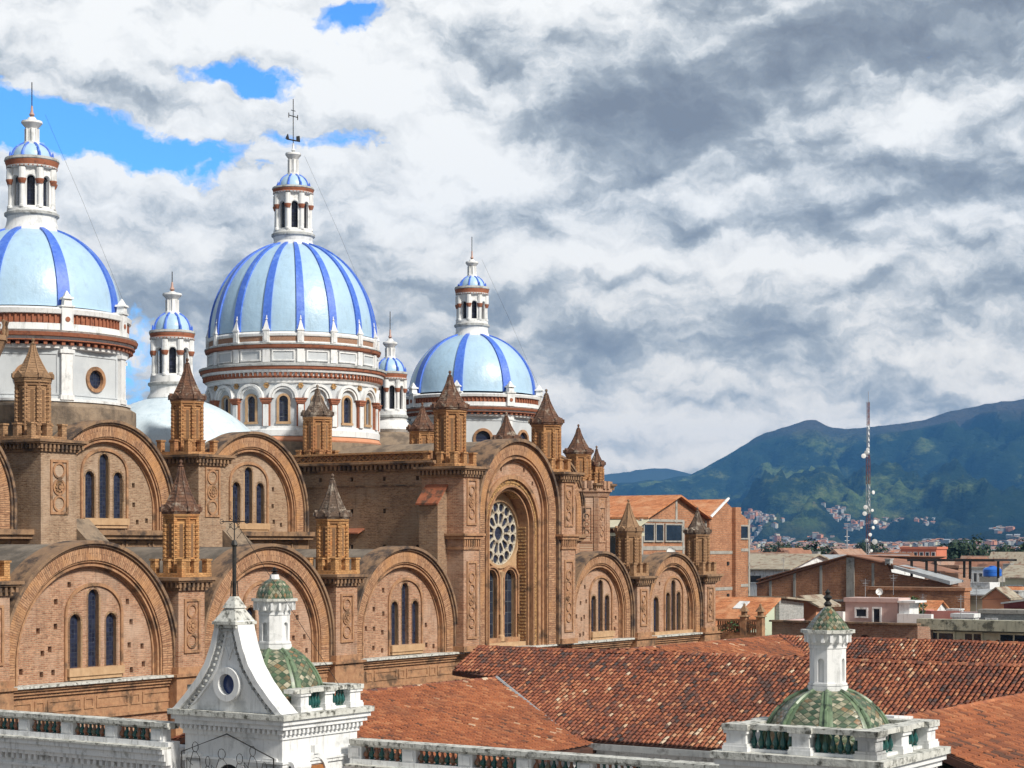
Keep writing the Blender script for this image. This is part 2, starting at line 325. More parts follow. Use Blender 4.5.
M['tile_new'] = tile_mat('bright_clay_tiles', [(0, (.12, .055, .035)), (.2, (.25, .080, .036)), (.6, (.385, .128, .052)), (.9, (.48, .205, .095)), (1.0, (.60, .42, .28))], .45)
M['pan'] = mottled('dark_pan_tiles', (.05, .024, .018), (.10, .042, .026), 3, .95)

# ------------------------------------------------------------------ building grid: x runs along the cathedral flank, y into it
GA, GB, GD = .554, .8327, 72.5
def G(s, v, z=0.0): return Vector((GA * s - GB * v - GD, GB * s + GA * v, z + EYE))
ROT = math.atan2(GB, GA)
ORG = {}
GZ = -20.0
def tagit(o, label=None, cat=None, group=None, kind=None):
    if label: o['label'] = label
    if cat: o['category'] = cat
    if group: o['group'] = group
    if kind: o['kind'] = kind
    return o
def root(name, label, cat, s, v, z=GZ, group=None, rot=None):
    o = bpy.data.objects.new(name, None); COL.objects.link(o)
    o.location = G(s, v, z); o.rotation_euler = (0, 0, ROT if rot is None else rot)
    o.empty_display_size = .5
    ORG[o.name] = (s, v, z)
    return tagit(o, label, cat, group)
def top_of(o):
    while o.parent: o = o.parent
    return o

def inpoly(x, y, poly):
    c = False; n = len(poly)
    for i in range(n):
        x0, y0 = poly[i]; x1, y1 = poly[(i + 1) % n]
        if (y0 > y) != (y1 > y) and x < (x1 - x0) * (y - y0) / (y1 - y0) + x0: c = not c
    return c
class MB:
    def __init__(s):
        s.v = []; s.f = []; s.mi = []; s.uv = {}; s.tint = {}; s.M = None; s.cur = 0
    def _add(s, pts, faces, uvs=None):
        b = len(s.v)
        if s.M is not None: pts = [s.M @ Vector(p) for p in pts]
        s.v.extend(tuple(p) for p in pts)
        for i, f in enumerate(faces):
            if uvs: s.uv[len(s.f)] = uvs[i]
            s.f.append(tuple(b + k for k in f)); s.mi.append(s.cur)
    def box(s, x0, x1, y0, y1, z0, z1):
        s._add([(x0, y0, z0), (x1, y0, z0), (x1, y1, z0), (x0, y1, z0), (x0, y0, z1), (x1, y0, z1), (x1, y1, z1), (x0, y1, z1)],
               [(0, 3, 2, 1), (4, 5, 6, 7), (0, 1, 5, 4), (1, 2, 6, 5), (2, 3, 7, 6), (3, 0, 4, 7)])
    def hexa(s, p):
        s._add(p, [(0, 3, 2, 1), (4, 5, 6, 7), (0, 1, 5, 4), (1, 2, 6, 5), (2, 3, 7, 6), (3, 0, 4, 7)])
    def plate(s, outer, holes, y0, y1):
        loops = [outer] + list(holes)
        flat = [Vector((p[0], p[1])) for lp in loops for p in lp]
        edges = []; b = 0
        for lp in loops:
            m = len(lp); edges += [(b + i, b + (i + 1) % m) for i in range(m)]; b += m
        vs, es, fs0, ov, oe, of = delaunay_2d_cdt(flat, edges, [], 0, 1e-6)
        m2n = {}
        for k, lst in enumerate(ov):
            for q in lst: m2n[q] = k
        bb = [(min(p[0] for p in h), max(p[0] for p in h), min(p[1] for p in h), max(p[1] for p in h)) for h in loops]
        tri = []
        for f in fs0:
            cx = sum(vs[k].x for k in f) / len(f); cy = sum(vs[k].y for k in f) / len(f)
            if not inpoly(cx, cy, loops[0]): continue
            if any(b_[0] <= cx <= b_[1] and b_[2] <= cy <= b_[3] and inpoly(cx, cy, h) for h, b_ in zip(loops[1:], bb[1:])): continue
            tri.append(tuple(f))
        n = len(vs)
        pts = [(p.x, y0, p.y) for p in vs] + [(p.x, y1, p.y) for p in vs]
        fs = tri + [tuple(i + n for i in reversed(t)) for t in tri]
        b = 0
        for lp in loops:
            m = len(lp)
            for i in range(m):
                a, c = m2n[b + i], m2n[b + (i + 1) % m]
                if a != c: fs.append((a, c, c + n, a + n))
            b += m
        s._add(pts, fs)
    def lathe(s, prof, cx=0, cy=0, n=32, a0=0.0, a1=2 * PI, uvr=None):
        full = abs(a1 - a0 - 2 * PI) < 1e-6
        m = n if full else n + 1
        pts = []; L = [0]
        for i in range(1, len(prof)): L.append(L[-1] + math.hypot(prof[i][0] - prof[i - 1][0], prof[i][1] - prof[i - 1][1]))
        for (r, z) in prof:
            for k in range(m):
                a = a0 + (a1 - a0) * k / n
                pts.append((cx + r * math.cos(a), cy + r * math.sin(a), z))
        fs = []; uvs = []
        rr = uvr or max(p[0] for p in prof)
        for i in range(len(prof) - 1):
            for k in range(n):
                k2 = (k + 1) % m
                fs.append((i * m + k, i * m + k2, (i + 1) * m + k2, (i + 1) * m + k))
                ua = rr * (a1 - a0) * k / n; ub = rr * (a1 - a0) * (k + 1) / n
                uvs.append(((ua, L[i]), (ub, L[i]), (ub, L[i + 1]), (ua, L[i + 1])))
        s._add(pts, fs, uvs)
    def prism(s, n, cx, cy, r0, r1, z0, z1, ph=0.0):
        pts = [(cx + r0 * math.cos(ph + 2 * PI * k / n), cy + r0 * math.sin(ph + 2 * PI * k / n), z0) for k in range(n)]
        pts += [(cx + r1 * math.cos(ph + 2 * PI * k / n), cy + r1 * math.sin(ph + 2 * PI * k / n), z1) for k in range(n)]
        fs = [tuple(reversed(range(n))), tuple(range(n, 2 * n))] + [(k, (k + 1) % n, n + (k + 1) % n, n + k) for k in range(n)]
        s._add(pts, fs)
    def arc(s, cx, cz, r0, r1, y0, y1, leg=0.0, n=36, a0=0.0, a1=PI):
        # box-section band over an arch, with straight legs; u across the band, v along it
        st = []
        if leg: st.append((None, -1, 0.0))
        for k in range(n + 1): st.append((a1 - (a1 - a0) * k / n, 0, leg + r1 * (a1 - a0) * k / n))
        if leg: st.append((None, 1, 2 * leg + r1 * (a1 - a0)))
        pts = []; Ls = []
        for a, side, L in st:
            if side: d = (side, 0.0); off = -leg
            else: d = (math.cos(a), math.sin(a)); off = 0.0
            for r, y in ((r0, y0), (r1, y0), (r1, y1), (r0, y1)):
                pts.append((cx + r * d[0], y, cz + r * d[1] + off))
            Ls.append(L)
        fs = []; uvs = []; w = r1 - r0; d = y1 - y0
        off = [0, w, w + d, 2 * w + d, 2 * w + 2 * d]
        for i in range(len(st) - 1):
            for j in range(4):
                j2 = (j + 1) % 4
                fs.append((i * 4 + j, i * 4 + j2, i * 4 + 4 + j2, i * 4 + 4 + j))
                uvs.append(((off[j], Ls[i]), (off[j + 1], Ls[i]), (off[j + 1], Ls[i + 1]), (off[j], Ls[i + 1])))
        e = len(st) - 1
        fs += [(0, 1, 2, 3), (e * 4 + 3, e * 4 + 2, e * 4 + 1, e * 4)]
        uvs += [((0, 0), (w, 0), (w, d), (0, d))] * 2
        s._add(pts, fs, uvs)
    def tube(s, pts, r, n=6):
        ps = [Vector(p) for p in pts]; rings = []
        for i, p in enumerate(ps):
            d = (ps[min(i + 1, len(ps) - 1)] - ps[max(i - 1, 0)]).normalized()
            a = d.orthogonal().normalized(); b = d.cross(a)
            rings.append([tuple(p + (a * math.cos(2 * PI * k / n) + b * math.sin(2 * PI * k / n)) * r) for k in range(n)])
        v = [q for rg in rings for q in rg]; fs = []
        for i in range(len(ps) - 1):
            for k in range(n):
                fs.append((i * n + k, i * n + (k + 1) % n, (i + 1) * n + (k + 1) % n, (i + 1) * n + k))
        fs += [tuple(range(n)), tuple(reversed(range((len(ps) - 1) * n, len(ps) * n)))]
        s._add(v, fs)
    def build(s, name, mats, parent=None, org=None, smooth=35, fixn=True):
        if not isinstance(mats, (list, tuple)): mats = [mats]
        if parent is not None: o0 = ORG[top_of(parent).name]
        else: o0 = org or (0, 0, 0)
        me = bpy.data.meshes.new(name)
        me.from_pydata([(x - o0[0], y - o0[1], z - o0[2]) for x, y, z in s.v], [], s.f)
        for m in mats: me.materials.append(M[m] if isinstance(m, str) else m)
        me.polygons.foreach_set('material_index', s.mi)
        if s.uv:
            ul = me.uv_layers.new(name='UVMap').data
            for p in me.polygons:
                u = s.uv.get(p.index)
                if u:
                    for li, c in zip(p.loop_indices, u): ul[li].uv = c
        if s.tint:
            at = me.attributes.new('tint', 'FLOAT', 'FACE')
            at.data.foreach_set('value', [s.tint.get(i, .5) for i in range(len(s.f))])
        if fixn:
            bm = bmesh.new(); bm.from_mesh(me)
            bmesh.ops.recalc_face_normals(bm, faces=bm.faces)
            bm.to_mesh(me); bm.free()
        if smooth:
            me.polygons.foreach_set('use_smooth', [True] * len(me.polygons))
            me.set_sharp_from_angle(angle=R(smooth))
        me.update()
        o = bpy.data.objects.new(name, me); COL.objects.link(o)
        if parent is not None: o.parent = parent
        elif org is not None:
            o.location = G(*org); o.rotation_euler = (0, 0, ROT)
            ORG[o.name] = org
        return o
def facet(s, v, ang, apo): return Matrix.Translation((s, v, 0)) @ Matrix.Rotation(ang + PI / 2, 4, 'Z') @ Matrix.Translation((0, -apo, 0))
def archp(cx, zs, r, zb, n=20):
    return [(cx - r, zb)] + [(cx + r * math.cos(PI - PI * k / n), zs + r * math.sin(PI - PI * k / n)) for k in range(n + 1)] + [(cx + r, zb)]
def circ(cx, cz, r, n=24): return [(cx + r * math.cos(2 * PI * k / n), cz + r * math.sin(2 * PI * k / n)) for k in range(n)]
def rectp(x0, x1, z0, z1): return [(x0, z0), (x0, z1), (x1, z1), (x1, z0)]
def copy_tree(o, parent=None, **kw):
    c = o.copy(); COL.objects.link(c)
    if parent is not None:
        c.parent = parent
    for ch in list(o.children): copy_tree(ch, c)
    return c

# ================================================================== TERRAIN
crest_t = [(-1500, 490), (-600, 470), (0, 480), (300, 486), (500, 486), (600, 486), (640, 481), (662, 478), (690, 476), (700, 470), (715, 461), (740, 446), (765, 434), (795, 424), (806, 421), (816, 421), (830, 427), (845, 429), (862, 428), (885, 426), (920, 421), (945, 414), (965, 409), (985, 403), (1000, 401), (1024, 399), (1100, 388), (1250, 372), (1500, 400), (1900, 430), (2600, 450)]
def crest_h(px):
    for (x0, y0), (x1, y1) in zip(crest_t, crest_t[1:]):
        if x0 <= px <= x1: return 545 - (y0 + (y1 - y0) * (px - x0) / (x1 - x0))
    return 80
YF, YC = 3300.0, 9000.0
def terr(tx, Y):
    # tx = X/Y direction; returns height above eye
    px = 512 + 1917 * tx
    X = tx * Y
    if Y < YF: return GZ + 10.0 * max(0, (Y - 1300)) / 2000
    zc = crest_h(px) / 1917 * YC
    t = (Y - YF) / (YC - YF)
    n1 = noise.fractal(Vector((X / 1300, Y / 1300, 3.1)), 1.0, 2.1, 6)
    n2 = abs(noise.fractal(Vector((X / 750 + 4, Y / 2000, 7.7)), .9, 2.0, 5))
    if t <= 1:
        f = .10 * min(1, t * 4) + .90 * t ** 1.55 if px > 640 else t ** 1.2
        w = math.sin(PI * min(1, t)) ** .7 * (.30 + .70 * t)
        n4 = abs(noise.fractal(Vector((X / 330 + 9, Y / 1100, 4.4)), .75, 2.1, 6))
        z = (GZ + 10) + (zc - GZ - 10) * f + w * (n1 * 230 - n2 * 330 - n4 * 170) * min(1.25, zc / 300 + .1)
        n3 = noise.fractal(Vector((X / 260, Y / 420, 1.1)), .8, 2.1, 4); z += n3 * 42 * min(1, t * 3) * min(1, (1.04 - t) * 8)
        lim = (zc / YC) * Y * (.93 if t < .9 else .93 + .07 * (t - .9) / .1)
        if z > lim and t < 1: z = lim + (z - lim) * .15
        return z
    return zc - (Y - YC) * .25 + n1 * 60 * min(1, (t - 1) * 4)
def terr_mesh():
    txs = []
    x = -2.6
    while x < 2.6:
        txs.append(x); x += .0022 if -.05 < x < .34 else .05
    Ys = [60 + i * 170 for i in range(19)] + [YF + (YC - YF) * (i / 130) for i in range(131)] + [YC + 120, YC + 300, YC + 700, YC + 1000]
    v = []; f = []
    for Y in Ys:
        for tx in txs: v.append((tx * Y, Y, terr(tx, Y) + EYE))
    n = len(txs)
    for j in range(len(Ys) - 1):
        for i in range(n - 1): f.append((j * n + i, j * n + i + 1, (j + 1) * n + i + 1, (j + 1) * n + i))
    me = bpy.data.meshes.new('mountains'); me.from_pydata(v, [], f)
    me.polygons.foreach_set('use_smooth', [True] * len(f))
    o = bpy.data.objects.new('mountains', me); COL.objects.link(o)
    m, t, b = new_mat('forest_and_pasture')
    co = objco(t)
    geo = t.new('ShaderNodeNewGeometry')
    n1 = t.noise(t.mapping(co, (1, .40, 1.6)), .0021, 10, .68)
    n2 = t.noise(t.mapping(co, (1, .5, 2)), .011, 9, .78)
    spz = t.new('ShaderNodeSeparateXYZ', {0: co})
    forest = t.ramp(n2, [(.3, (.014, .036, .024)), (.5, (.026, .056, .032)), (.7, (.052, .088, .042))])
    field = t.ramp(n2, [(.3, (.09, .15, .04)), (.5, (.17, .24, .06)), (.7, (.27, .28, .10))])
    fm = t.ramp(t.m('ADD', n1, t.m('MULTIPLY', t.m('SUBTRACT', n2, .5), .35)), [(.515, 0.0), (.60, 1.0)])
    col = t.mix(fm, forest, field)
    moor = t.mix(n2, (.085, .068, .042), (.15, .125, .075))
    hm = t.ramp(t.m('ADD', t.m('MULTIPLY', spz.outputs[2], .0009), t.m('MULTIPLY', n1, .30)), [(.56, 0.0), (.68, 1.0)])
    col = t.mix(hm, col, moor)
    low = t.ramp(t.m('MULTIPLY', spz.outputs[2], .01), [(-.0, (.0)), (.02, 1.0)])
    town = t.mix(n2, (.03, .045, .025), (.10, .09, .07))
    flat = t.ramp(t.m('MULTIPLY', spz.outputs[2], .02), [(.16, 0.0), (.36, 1.0)])
    col = t.mix(flat, town, col)
    zj = t.m('ADD', t.m('MULTIPLY', spz.outputs[2], .005), t.m('MULTIPLY', t.m('SUBTRACT', n1, .5), .25))
    belt = t.ramp(zj, [(.03, 0.0), (.07, 1.0), (.30, 1.0), (.50, 0.0)])
    col = t.mix(t.m('MULTIPLY', belt, .6), col, (.014, .028, .022))
    t.set(b.inputs['Base Color'], col); b.inputs['Roughness'].default_value = 1.0
    b.inputs['Specular IOR Level'].default_value = .1
    bump(t, b, t.m('ADD', n2, t.m('MULTIPLY', t.noise(t.mapping(co, (1, .5, 2)), .004, 6, .7), 2.0)), 55.0, 1.0)
    me.materials.append(m)
    tagit(o, kind='structure')
    return o
terr_mesh()
mb = MB(); mb._add([(-40000, -9000, 0), (40000, -9000, 0), (40000, 1200, 0), (-40000, 1200, 0)], [(0, 1, 2, 3)])
o = mb.build('ground', mottled('city_ground', (.09, .08, .07), (.15, .13, .11), .05, .95), smooth=0); o.location.z = -.6; tagit(o, kind='structure')
def ridge(name, Y, pts, col, amp):
    mb = MB(); vs = []; N = 300
    x0, x1 = pts[0][0], pts[-1][0]
    for j, (dy, k) in enumerate(((-1000, 0.0), (-500, .45), (0, 1.0), (1200, .3))):
        for i in range(N + 1):
            px = x0 + (x1 - x0) * i / N
            for (a, ya), (b_, yb) in zip(pts, pts[1:]):
                if a <= px <= b_: yy = ya + (yb - ya) * (px - a) / (b_ - a); break
            z = (545 - yy) / 1917 * Y + amp * noise.fractal(Vector((px / 40, 0, Y / 1000)), 1, 2, 5)
            vs.append(((px - 512) / 1917 * (Y + dy), Y + dy, EYE + GZ - 30 + (z - GZ + 30) * k + (amp * noise.noise(Vector((px / 15, j, 0))) if 0 < j < 2 else 0)))
    fs = [(j * (N + 1) + i, j * (N + 1) + i + 1, (j + 1) * (N + 1) + i + 1, (j + 1) * (N + 1) + i) for j in range(3) for i in range(N)]
    mb._add(vs, fs)
    o = mb.build(name, col); tagit(o, kind='structure')
ridge('far_hills', 11200.0, [(-900, 470), (300, 470), (560, 474), (610, 476), (640, 470), (655, 472), (690, 474), (760, 478), (900, 480)],
      mottled('far_forest', (.02, .035, .03), (.04, .055, .04), .002, 1.0), 30)

# ================================================================== CATHEDRAL
cath = root('cathedral', 'vast brick cathedral with blue ribbed domes, arched lunettes and small pointed turrets', 'cathedral', 125, 5)
def P(mb, name, mats, parent=None, **k): return mb.build(name, mats, parent or cath, **k)
LZ = -5.8   # top of the ledge below the lower arches

def putlogs(cx, zs, R_, zb, avoid, n, seed):
    rnd = random.Random(seed); out = []; tries = 0
    rows = [zb + .45 + k * .95 for k in range(7)]
    for zz in rows:
        for xx in (-.88, -.66, -.47, -.24, .24, .47, .66, .88):
            x = cx + xx * R_ + rnd.uniform(-.2, .2); z = zz + rnd.uniform(-.15, .15)
            if z > zs and math.hypot(x - cx, z - zs) > R_ - .35: continue
            if z <= zs and abs(x - cx) > R_ - .3: continue
            if any(a - .35 < x < b + .35 and c - .3 < z < d + .3 for a, b, c, d in avoid): continue
            out.append((x, z))
    return out
def lancets(parent, specs, y, frame_outer, name='window', gmat='glass', rnd=None):
    """specs: (cx, halfwidth, zbottom, zapex); panes at depth y, stone frames proud of it"""
    fr = MB()
    for cx, hw, zb, za in specs:
        zs = za - hw
        fr.arc(cx, zs, hw, hw + .10, y - .2, y + .02, leg=zs - zb, n=12)
    x0 = min(c - h for c, h, _, _ in specs) - .16; x1 = max(c + h for c, h, _, _ in specs) + .16
    zb = min(z for _, _, z, _ in specs)
    fr.box(x0 - .1, x1 + .1, y - .45, y + .02, zb - .34, zb - .002)
    fr.box(x0, x1, y - .38, y + .02, zb - .5, zb - .342)
    w = P(fr, name, 'stone', parent)
    for cx, hw, z0, za in specs:
        g = MB(); g.plate(archp(cx, za - hw, hw - .004, z0 + .003, 10), [], y, y + .05)
        P(g, 'pane', gmat, w)
    return w
def lunette(sc_, zap, Rr, v0, zb, specs, depth, matb='brick', seed=1, ringw=1.0, extra=None, vmat='vault', coping='coping'):
    ringw *= .80
    zs = zap - Rr; leg = zs - zb
    n = 56
    # coping and voussoir ring
    c = MB(); c.arc(sc_, zs, Rr - .09, Rr + .05, v0 - .22, v0 + 1.1, leg=leg, n=n)
    c.arc(sc_, zs, Rr - .19, Rr - .092, v0 - .11, v0 + 1.1, leg=leg, n=n)
    P(c, 'arch_coping', coping)
    r = MB(); r.arc(sc_, zs, Rr - ringw, Rr - .192, v0, v0 + 1.1, leg=leg, n=n)
    P(r, 'arch_ring', 'voussoir')
    st = MB(); a = Rr - ringw
    for k, (w_, dy) in enumerate(((.08, .06), (.08, .18), (.09, .09), (.09, .30))):
        st.arc(sc_, zs, a - w_, a - .002, v0 + dy, v0 + 1.1, leg=leg, n=n); a -= w_
    P(st, 'arch_moulding', 'brick_trim')
    Ri = a - .004
    yw = v0 + .38
    avoid = [(cx - hw - .25, cx + hw + .25, z0 - .4, za + .45) for cx, hw, z0, za in specs]
    holes = [archp(cx, za - hw, hw, z0, 12) for cx, hw, z0, za in specs]
    pl = putlogs(sc_, zs, Ri, zb, avoid, 14, seed)
    holes += [rectp(x - .10, x + .10, z - .12, z + .12) for x, z in pl]
    t = MB(); t.plate(archp(sc_, zs, Ri, zb, 40), holes, yw, yw + .26)
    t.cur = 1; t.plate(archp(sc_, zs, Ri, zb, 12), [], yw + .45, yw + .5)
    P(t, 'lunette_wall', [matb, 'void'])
    # relieving arch round the three lancets
    main = specs[:3]
    if len(main) == 3:
        xs0 = main[0][0] - main[0][1] - .34; xs1 = main[2][0] + main[2][1] + .34
        cx = (xs0 + xs1) / 2; rr = (xs1 - xs0) / 2; ztop = main[1][3] + .28
        s2 = MB(); zz = main[0][3] - .1
        hgt = ztop - zz
        pts = [(cx + rr * math.cos(PI - PI * k / 24), zz + hgt * math.sin(PI - PI * k / 24) ** .9) for k in range(25)]
        inn = [(cx + (rr - .13) * math.cos(PI - PI * k / 24), zz + (hgt - .14) * math.sin(PI - PI * k / 24) ** .9) for k in range(25)]
        zb2 = main[0][2] - .5
        s2.plate([(pts[0][0], zb2)] + pts + [(pts[-1][0], zb2), (inn[-1][0], zb2)] + inn[::-1] + [(inn[0][0], zb2)], [], yw - .09, yw - .003)
        P(s2, 'relieving_arch', 'brick_trim')
    lancets(None, specs, yw + .2, None)
    # barrel vault running back
    if depth:
        b = MB(); m_ = 30; pts = []; fs = []
        y0, y1 = v0 + 1.05, v0 + depth
        for y in (y0, y1):
            pts.append((sc_ - Rr + .05, y, zs - leg * .6))
            for k in range(m_ + 1):
                aa = PI - PI * k / m_; pts.append((sc_ + (Rr - .12) * math.cos(aa), y, zs + (Rr - .12) * math.sin(aa)))
            pts.append((sc_ + Rr - .05, y, zs - leg * .6))
        q = m_ + 3
        for k in range(q - 1): fs.append((k, k + 1, q + k + 1, q + k))
        fs += [tuple(range(q)), tuple(reversed(range(q, 2 * q)))]
        b._add(pts, fs); P(b, 'vault_roof', vmat)

def three(cx, w, zb, zside, zmid, hw=.31):
    return [(cx - w, hw, zb, zside), (cx, hw, zb, zmid), (cx + w, hw, zb, zside)]
lunette(87.7, .15, 4.9, 0, LZ, three(87.7, 1.05, -5.25, -2.9, -1.9), 10, seed=0)
lunette(98.45, .15, 5.1, 0, LZ, three(98.9, 1.05, -5.25, -2.95, -1.9), 10, seed=1)
lunette(109.9, .02, 4.75, 0, LZ, three(110.1, 1.05, -5.25, -2.95, -1.95), 10, seed=2)
lunette(120.8, -.1, 4.5, 0, LZ, three(121.25, .9, -5.25, -2.95, -2.0, .27), 10, seed=3, matb='brick')
lunette(140.7, -.43, 3.75, 0, LZ, three(141.25, .8, -5.3, -3.1, -2.15, .25), 10, seed=4, ringw=.85)
lunette(149.85, -.5, 3.8, 0, LZ, three(150.5, .72, -5.6, -3.1, -2.3, .24) + [(148.2, .30, -5.6, -3.35), (152.75, .30, -5.6, -3.35)], 10, seed=5, ringw=.85)
lunette(109.3, 6.25, 4.55, 10, .75, three(109.3, .98, 1.35, 3.7, 4.6, .31), 7, matb='brick_up', seed=6)
lunette(120.15, 6.2, 4.5, 10, .75, three(120.2, .98, 1.2, 3.45, 4.3, .30), 7, matb='brick_up', seed=7)
lunette(98.6, 6.25, 4.4, 10, .75, three(98.6, .98, 1.35, 3.7, 4.6), 7, matb='brick_up', seed=8)
lunette(141.5, 6.2, 3.9, 10, .75, three(141.5, .9, 1.2, 3.4, 4.3), 7, matb='brick_up', seed=9)
lunette(151.0, 6.2, 3.9, 10, .75, three(151.0, .9, 1.2, 3.4, 4.3), 7, matb='brick_up', seed=10)

# lower flank wall with ledge and panelled frieze
S0, S1 = 79.0, 155.3
mb = MB()
ho = []
for s_, r_ in ((117.0, .42), (122.3, .42), (110.2, .42), (101.5, .42)): ho.append(archp(s_, -8.15, r_, -8.9, 10))
rnd = random.Random(3)
hp = []
s_ = 81.0
while s_ < 154:
    if all(abs(s_ - q) > .8 for q in (117, 122.3, 110.2, 101.5)): ho.append(rectp(s_ - .1, s_ + .1, -7.75 - .2, -7.55 - .2))
    s_ += 2.1 + rnd.uniform(-.3, .3)
mb.plate(rectp(S0, S1, GZ, -7.3), ho, .05, .4)
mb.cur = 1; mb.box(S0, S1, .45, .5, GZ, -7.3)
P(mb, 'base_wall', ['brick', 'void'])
mb = MB(); mb.box(S0, S1 - .02, .002, .9, -7.298, -6.3); 
s_ = S0 + .3
while s_ < S1 - 2.4:
    for w_ in (1.9, .55, 1.9, .55):
        if s_ + w_ > S1 - .3: break
        mb.plate(rectp(s_, s_ + w_, -6.98, -6.48), [rectp(s_ + .09, s_ + w_ - .09, -6.89, -6.57)], -.04, 0.0)
        s_ += w_ + .16
P(mb, 'frieze', 'brick_trim')
mb = MB()
mb.box(S0, S1, -.10, .9, -6.298, -6.16); mb.box(S0, S1, -.2, .9, -6.158, -6.02); mb.box(S0, S1, -.3, .9, -6.018, -5.90)
mb.cur = 1; mb.box(S0, S1 + .03, -.42, .9, -5.898, LZ - .002)
mb.cur = 0; mb.box(S0, S1, -.09, .04, -7.42, -7.302)
P(mb, 'string_course', ['brick_trim', 'grime_cap'])

# piers -----------------------------------------------------------
def dent_row(mb, x0, x1, y, z0, z1, w=.14, gap=.14, d=.14, axis='x', y2=None):
    n = max(1, int((x1 - x0) / (w + gap)))
    st = (x1 - x0) / n
    for k in range(n):
        a = x0 + k * st + (st - w) / 2
        if axis == 'x': mb.box(a, a + w, y - d, y, z0, z1)
        else: mb.box(y - d, y, a, a + w, z0, z1)
def medal(mb, cx, y, z0, z1, w, n=3):
    """raised frame with a chain of rings, and a rosette"""
    r = w / 2 - .05
    holes = []
    mid = (z0 + z1) / 2
    mb.plate(rectp(cx - w / 2 - .12, cx + w / 2 + .12, z0 - .12, z1 + .12), [rectp(cx - w / 2, cx + w / 2, z0, z1)], y - .07, y + .002)
    cs = [mid + (k - (n - 1) / 2) * (2 * r) for k in range(n)]
    for c in cs:
        top, bot = c + r, c - r
        pts = [(cx + r * math.cos(2 * PI * k / 24), c + r * math.sin(2 * PI * k / 24)) for k in range(24)]
        inn = [(cx + (r - .1) * math.cos(2 * PI * k / 24), c + (r - .1) * math.sin(2 * PI * k / 24)) for k in range(24)]
        mb.plate(pts, [inn], y - .06, y + .002)
    c = cs[n // 2]
    mb.plate(circ(cx, c, .10, 10), [], y - .1, y + .002)
    for k in range(8):
        a = 2 * PI * k / 8
        mb.plate(circ(cx + .19 * math.cos(a), c + .19 * math.sin(a), .07, 8), [], y - .08, y + .002)
def pier(cs, w, vf, vb, z0, z1, panels, mat='brick', capital=None):
    mb = MB(); mb.box(cs - w / 2, cs + w / 2, vf, vb, z0, z1)
    p = P(mb, 'pier', mat)
    t = MB()
    t.box(cs - w / 2 - .12, cs + w / 2 + .12, vf - .12, vb, z0, z0 + .3)
    P(t, 'pier_foot', 'brick_trim', p)
    if capital:
        t = MB()
        a, b = capital
        t.box(cs - w / 2 - .08, cs + w / 2 + .08, vf - .08, vb, a, a + .15)
        t.box(cs - w / 2 - .16, cs + w / 2 + .16, vf - .16, vb, b - .18, b)
        t.box(cs - w / 2 - .26, cs + w / 2 + .26, vf - .26, vb, b + .002, b + .13)
        dent_row(t, cs - w / 2 - .1, cs + w / 2 + .1, vf - .002, a + .18, b - .2, .1, .1, .1)
        P(t, 'pier_capital', 'brick_trim', p)
    for (za, zb_, n, pw) in panels:
        m_ = MB(); medal(m_, cs, vf, za, zb_, pw, n); P(m_, 'medallion_panel', 'brick_trim', p)
        if mat != 'brick' or n != 9:
            q = MB(); q.plate(circ(cs, (za + zb_) / 2, pw / 2 - .17, 16), [], vf - .025, vf - .001); P(q, 'rosette_field', 'ornament', p)
    # corbelled cornice
    c = MB()
    c.box(cs - w / 2 - .10, cs + w / 2 + .10, vf - .10, vb + .05, z1 - .55, z1 - .42)
    c.box(cs - w / 2 - .34, cs + w / 2 + .34, vf - .34, vb + .2, z1 - .18, z1 - .10)
    c.box(cs - w / 2 - .42, cs + w / 2 + .42, vf - .42, vb + .25, z1 - .098, z1 + .03)
    dent_row(c, cs - w / 2 - .3, cs + w / 2 + .3, vf - .002, z1 - .415, z1 - .185, .13, .13, .28)
    dent_row(c, vf - .25, vb + .1, cs - w / 2 - .002, z1 - .415, z1 - .185, .13, .13, .28, axis='y')
    dent_row(c, vf - .25, vb + .1, cs + w / 2 + .28, z1 - .415, z1 - .185, .13, .13, .28, axis='y')
    P(c, 'pier_cornice', 'brick_trim_dark', p)
    return p
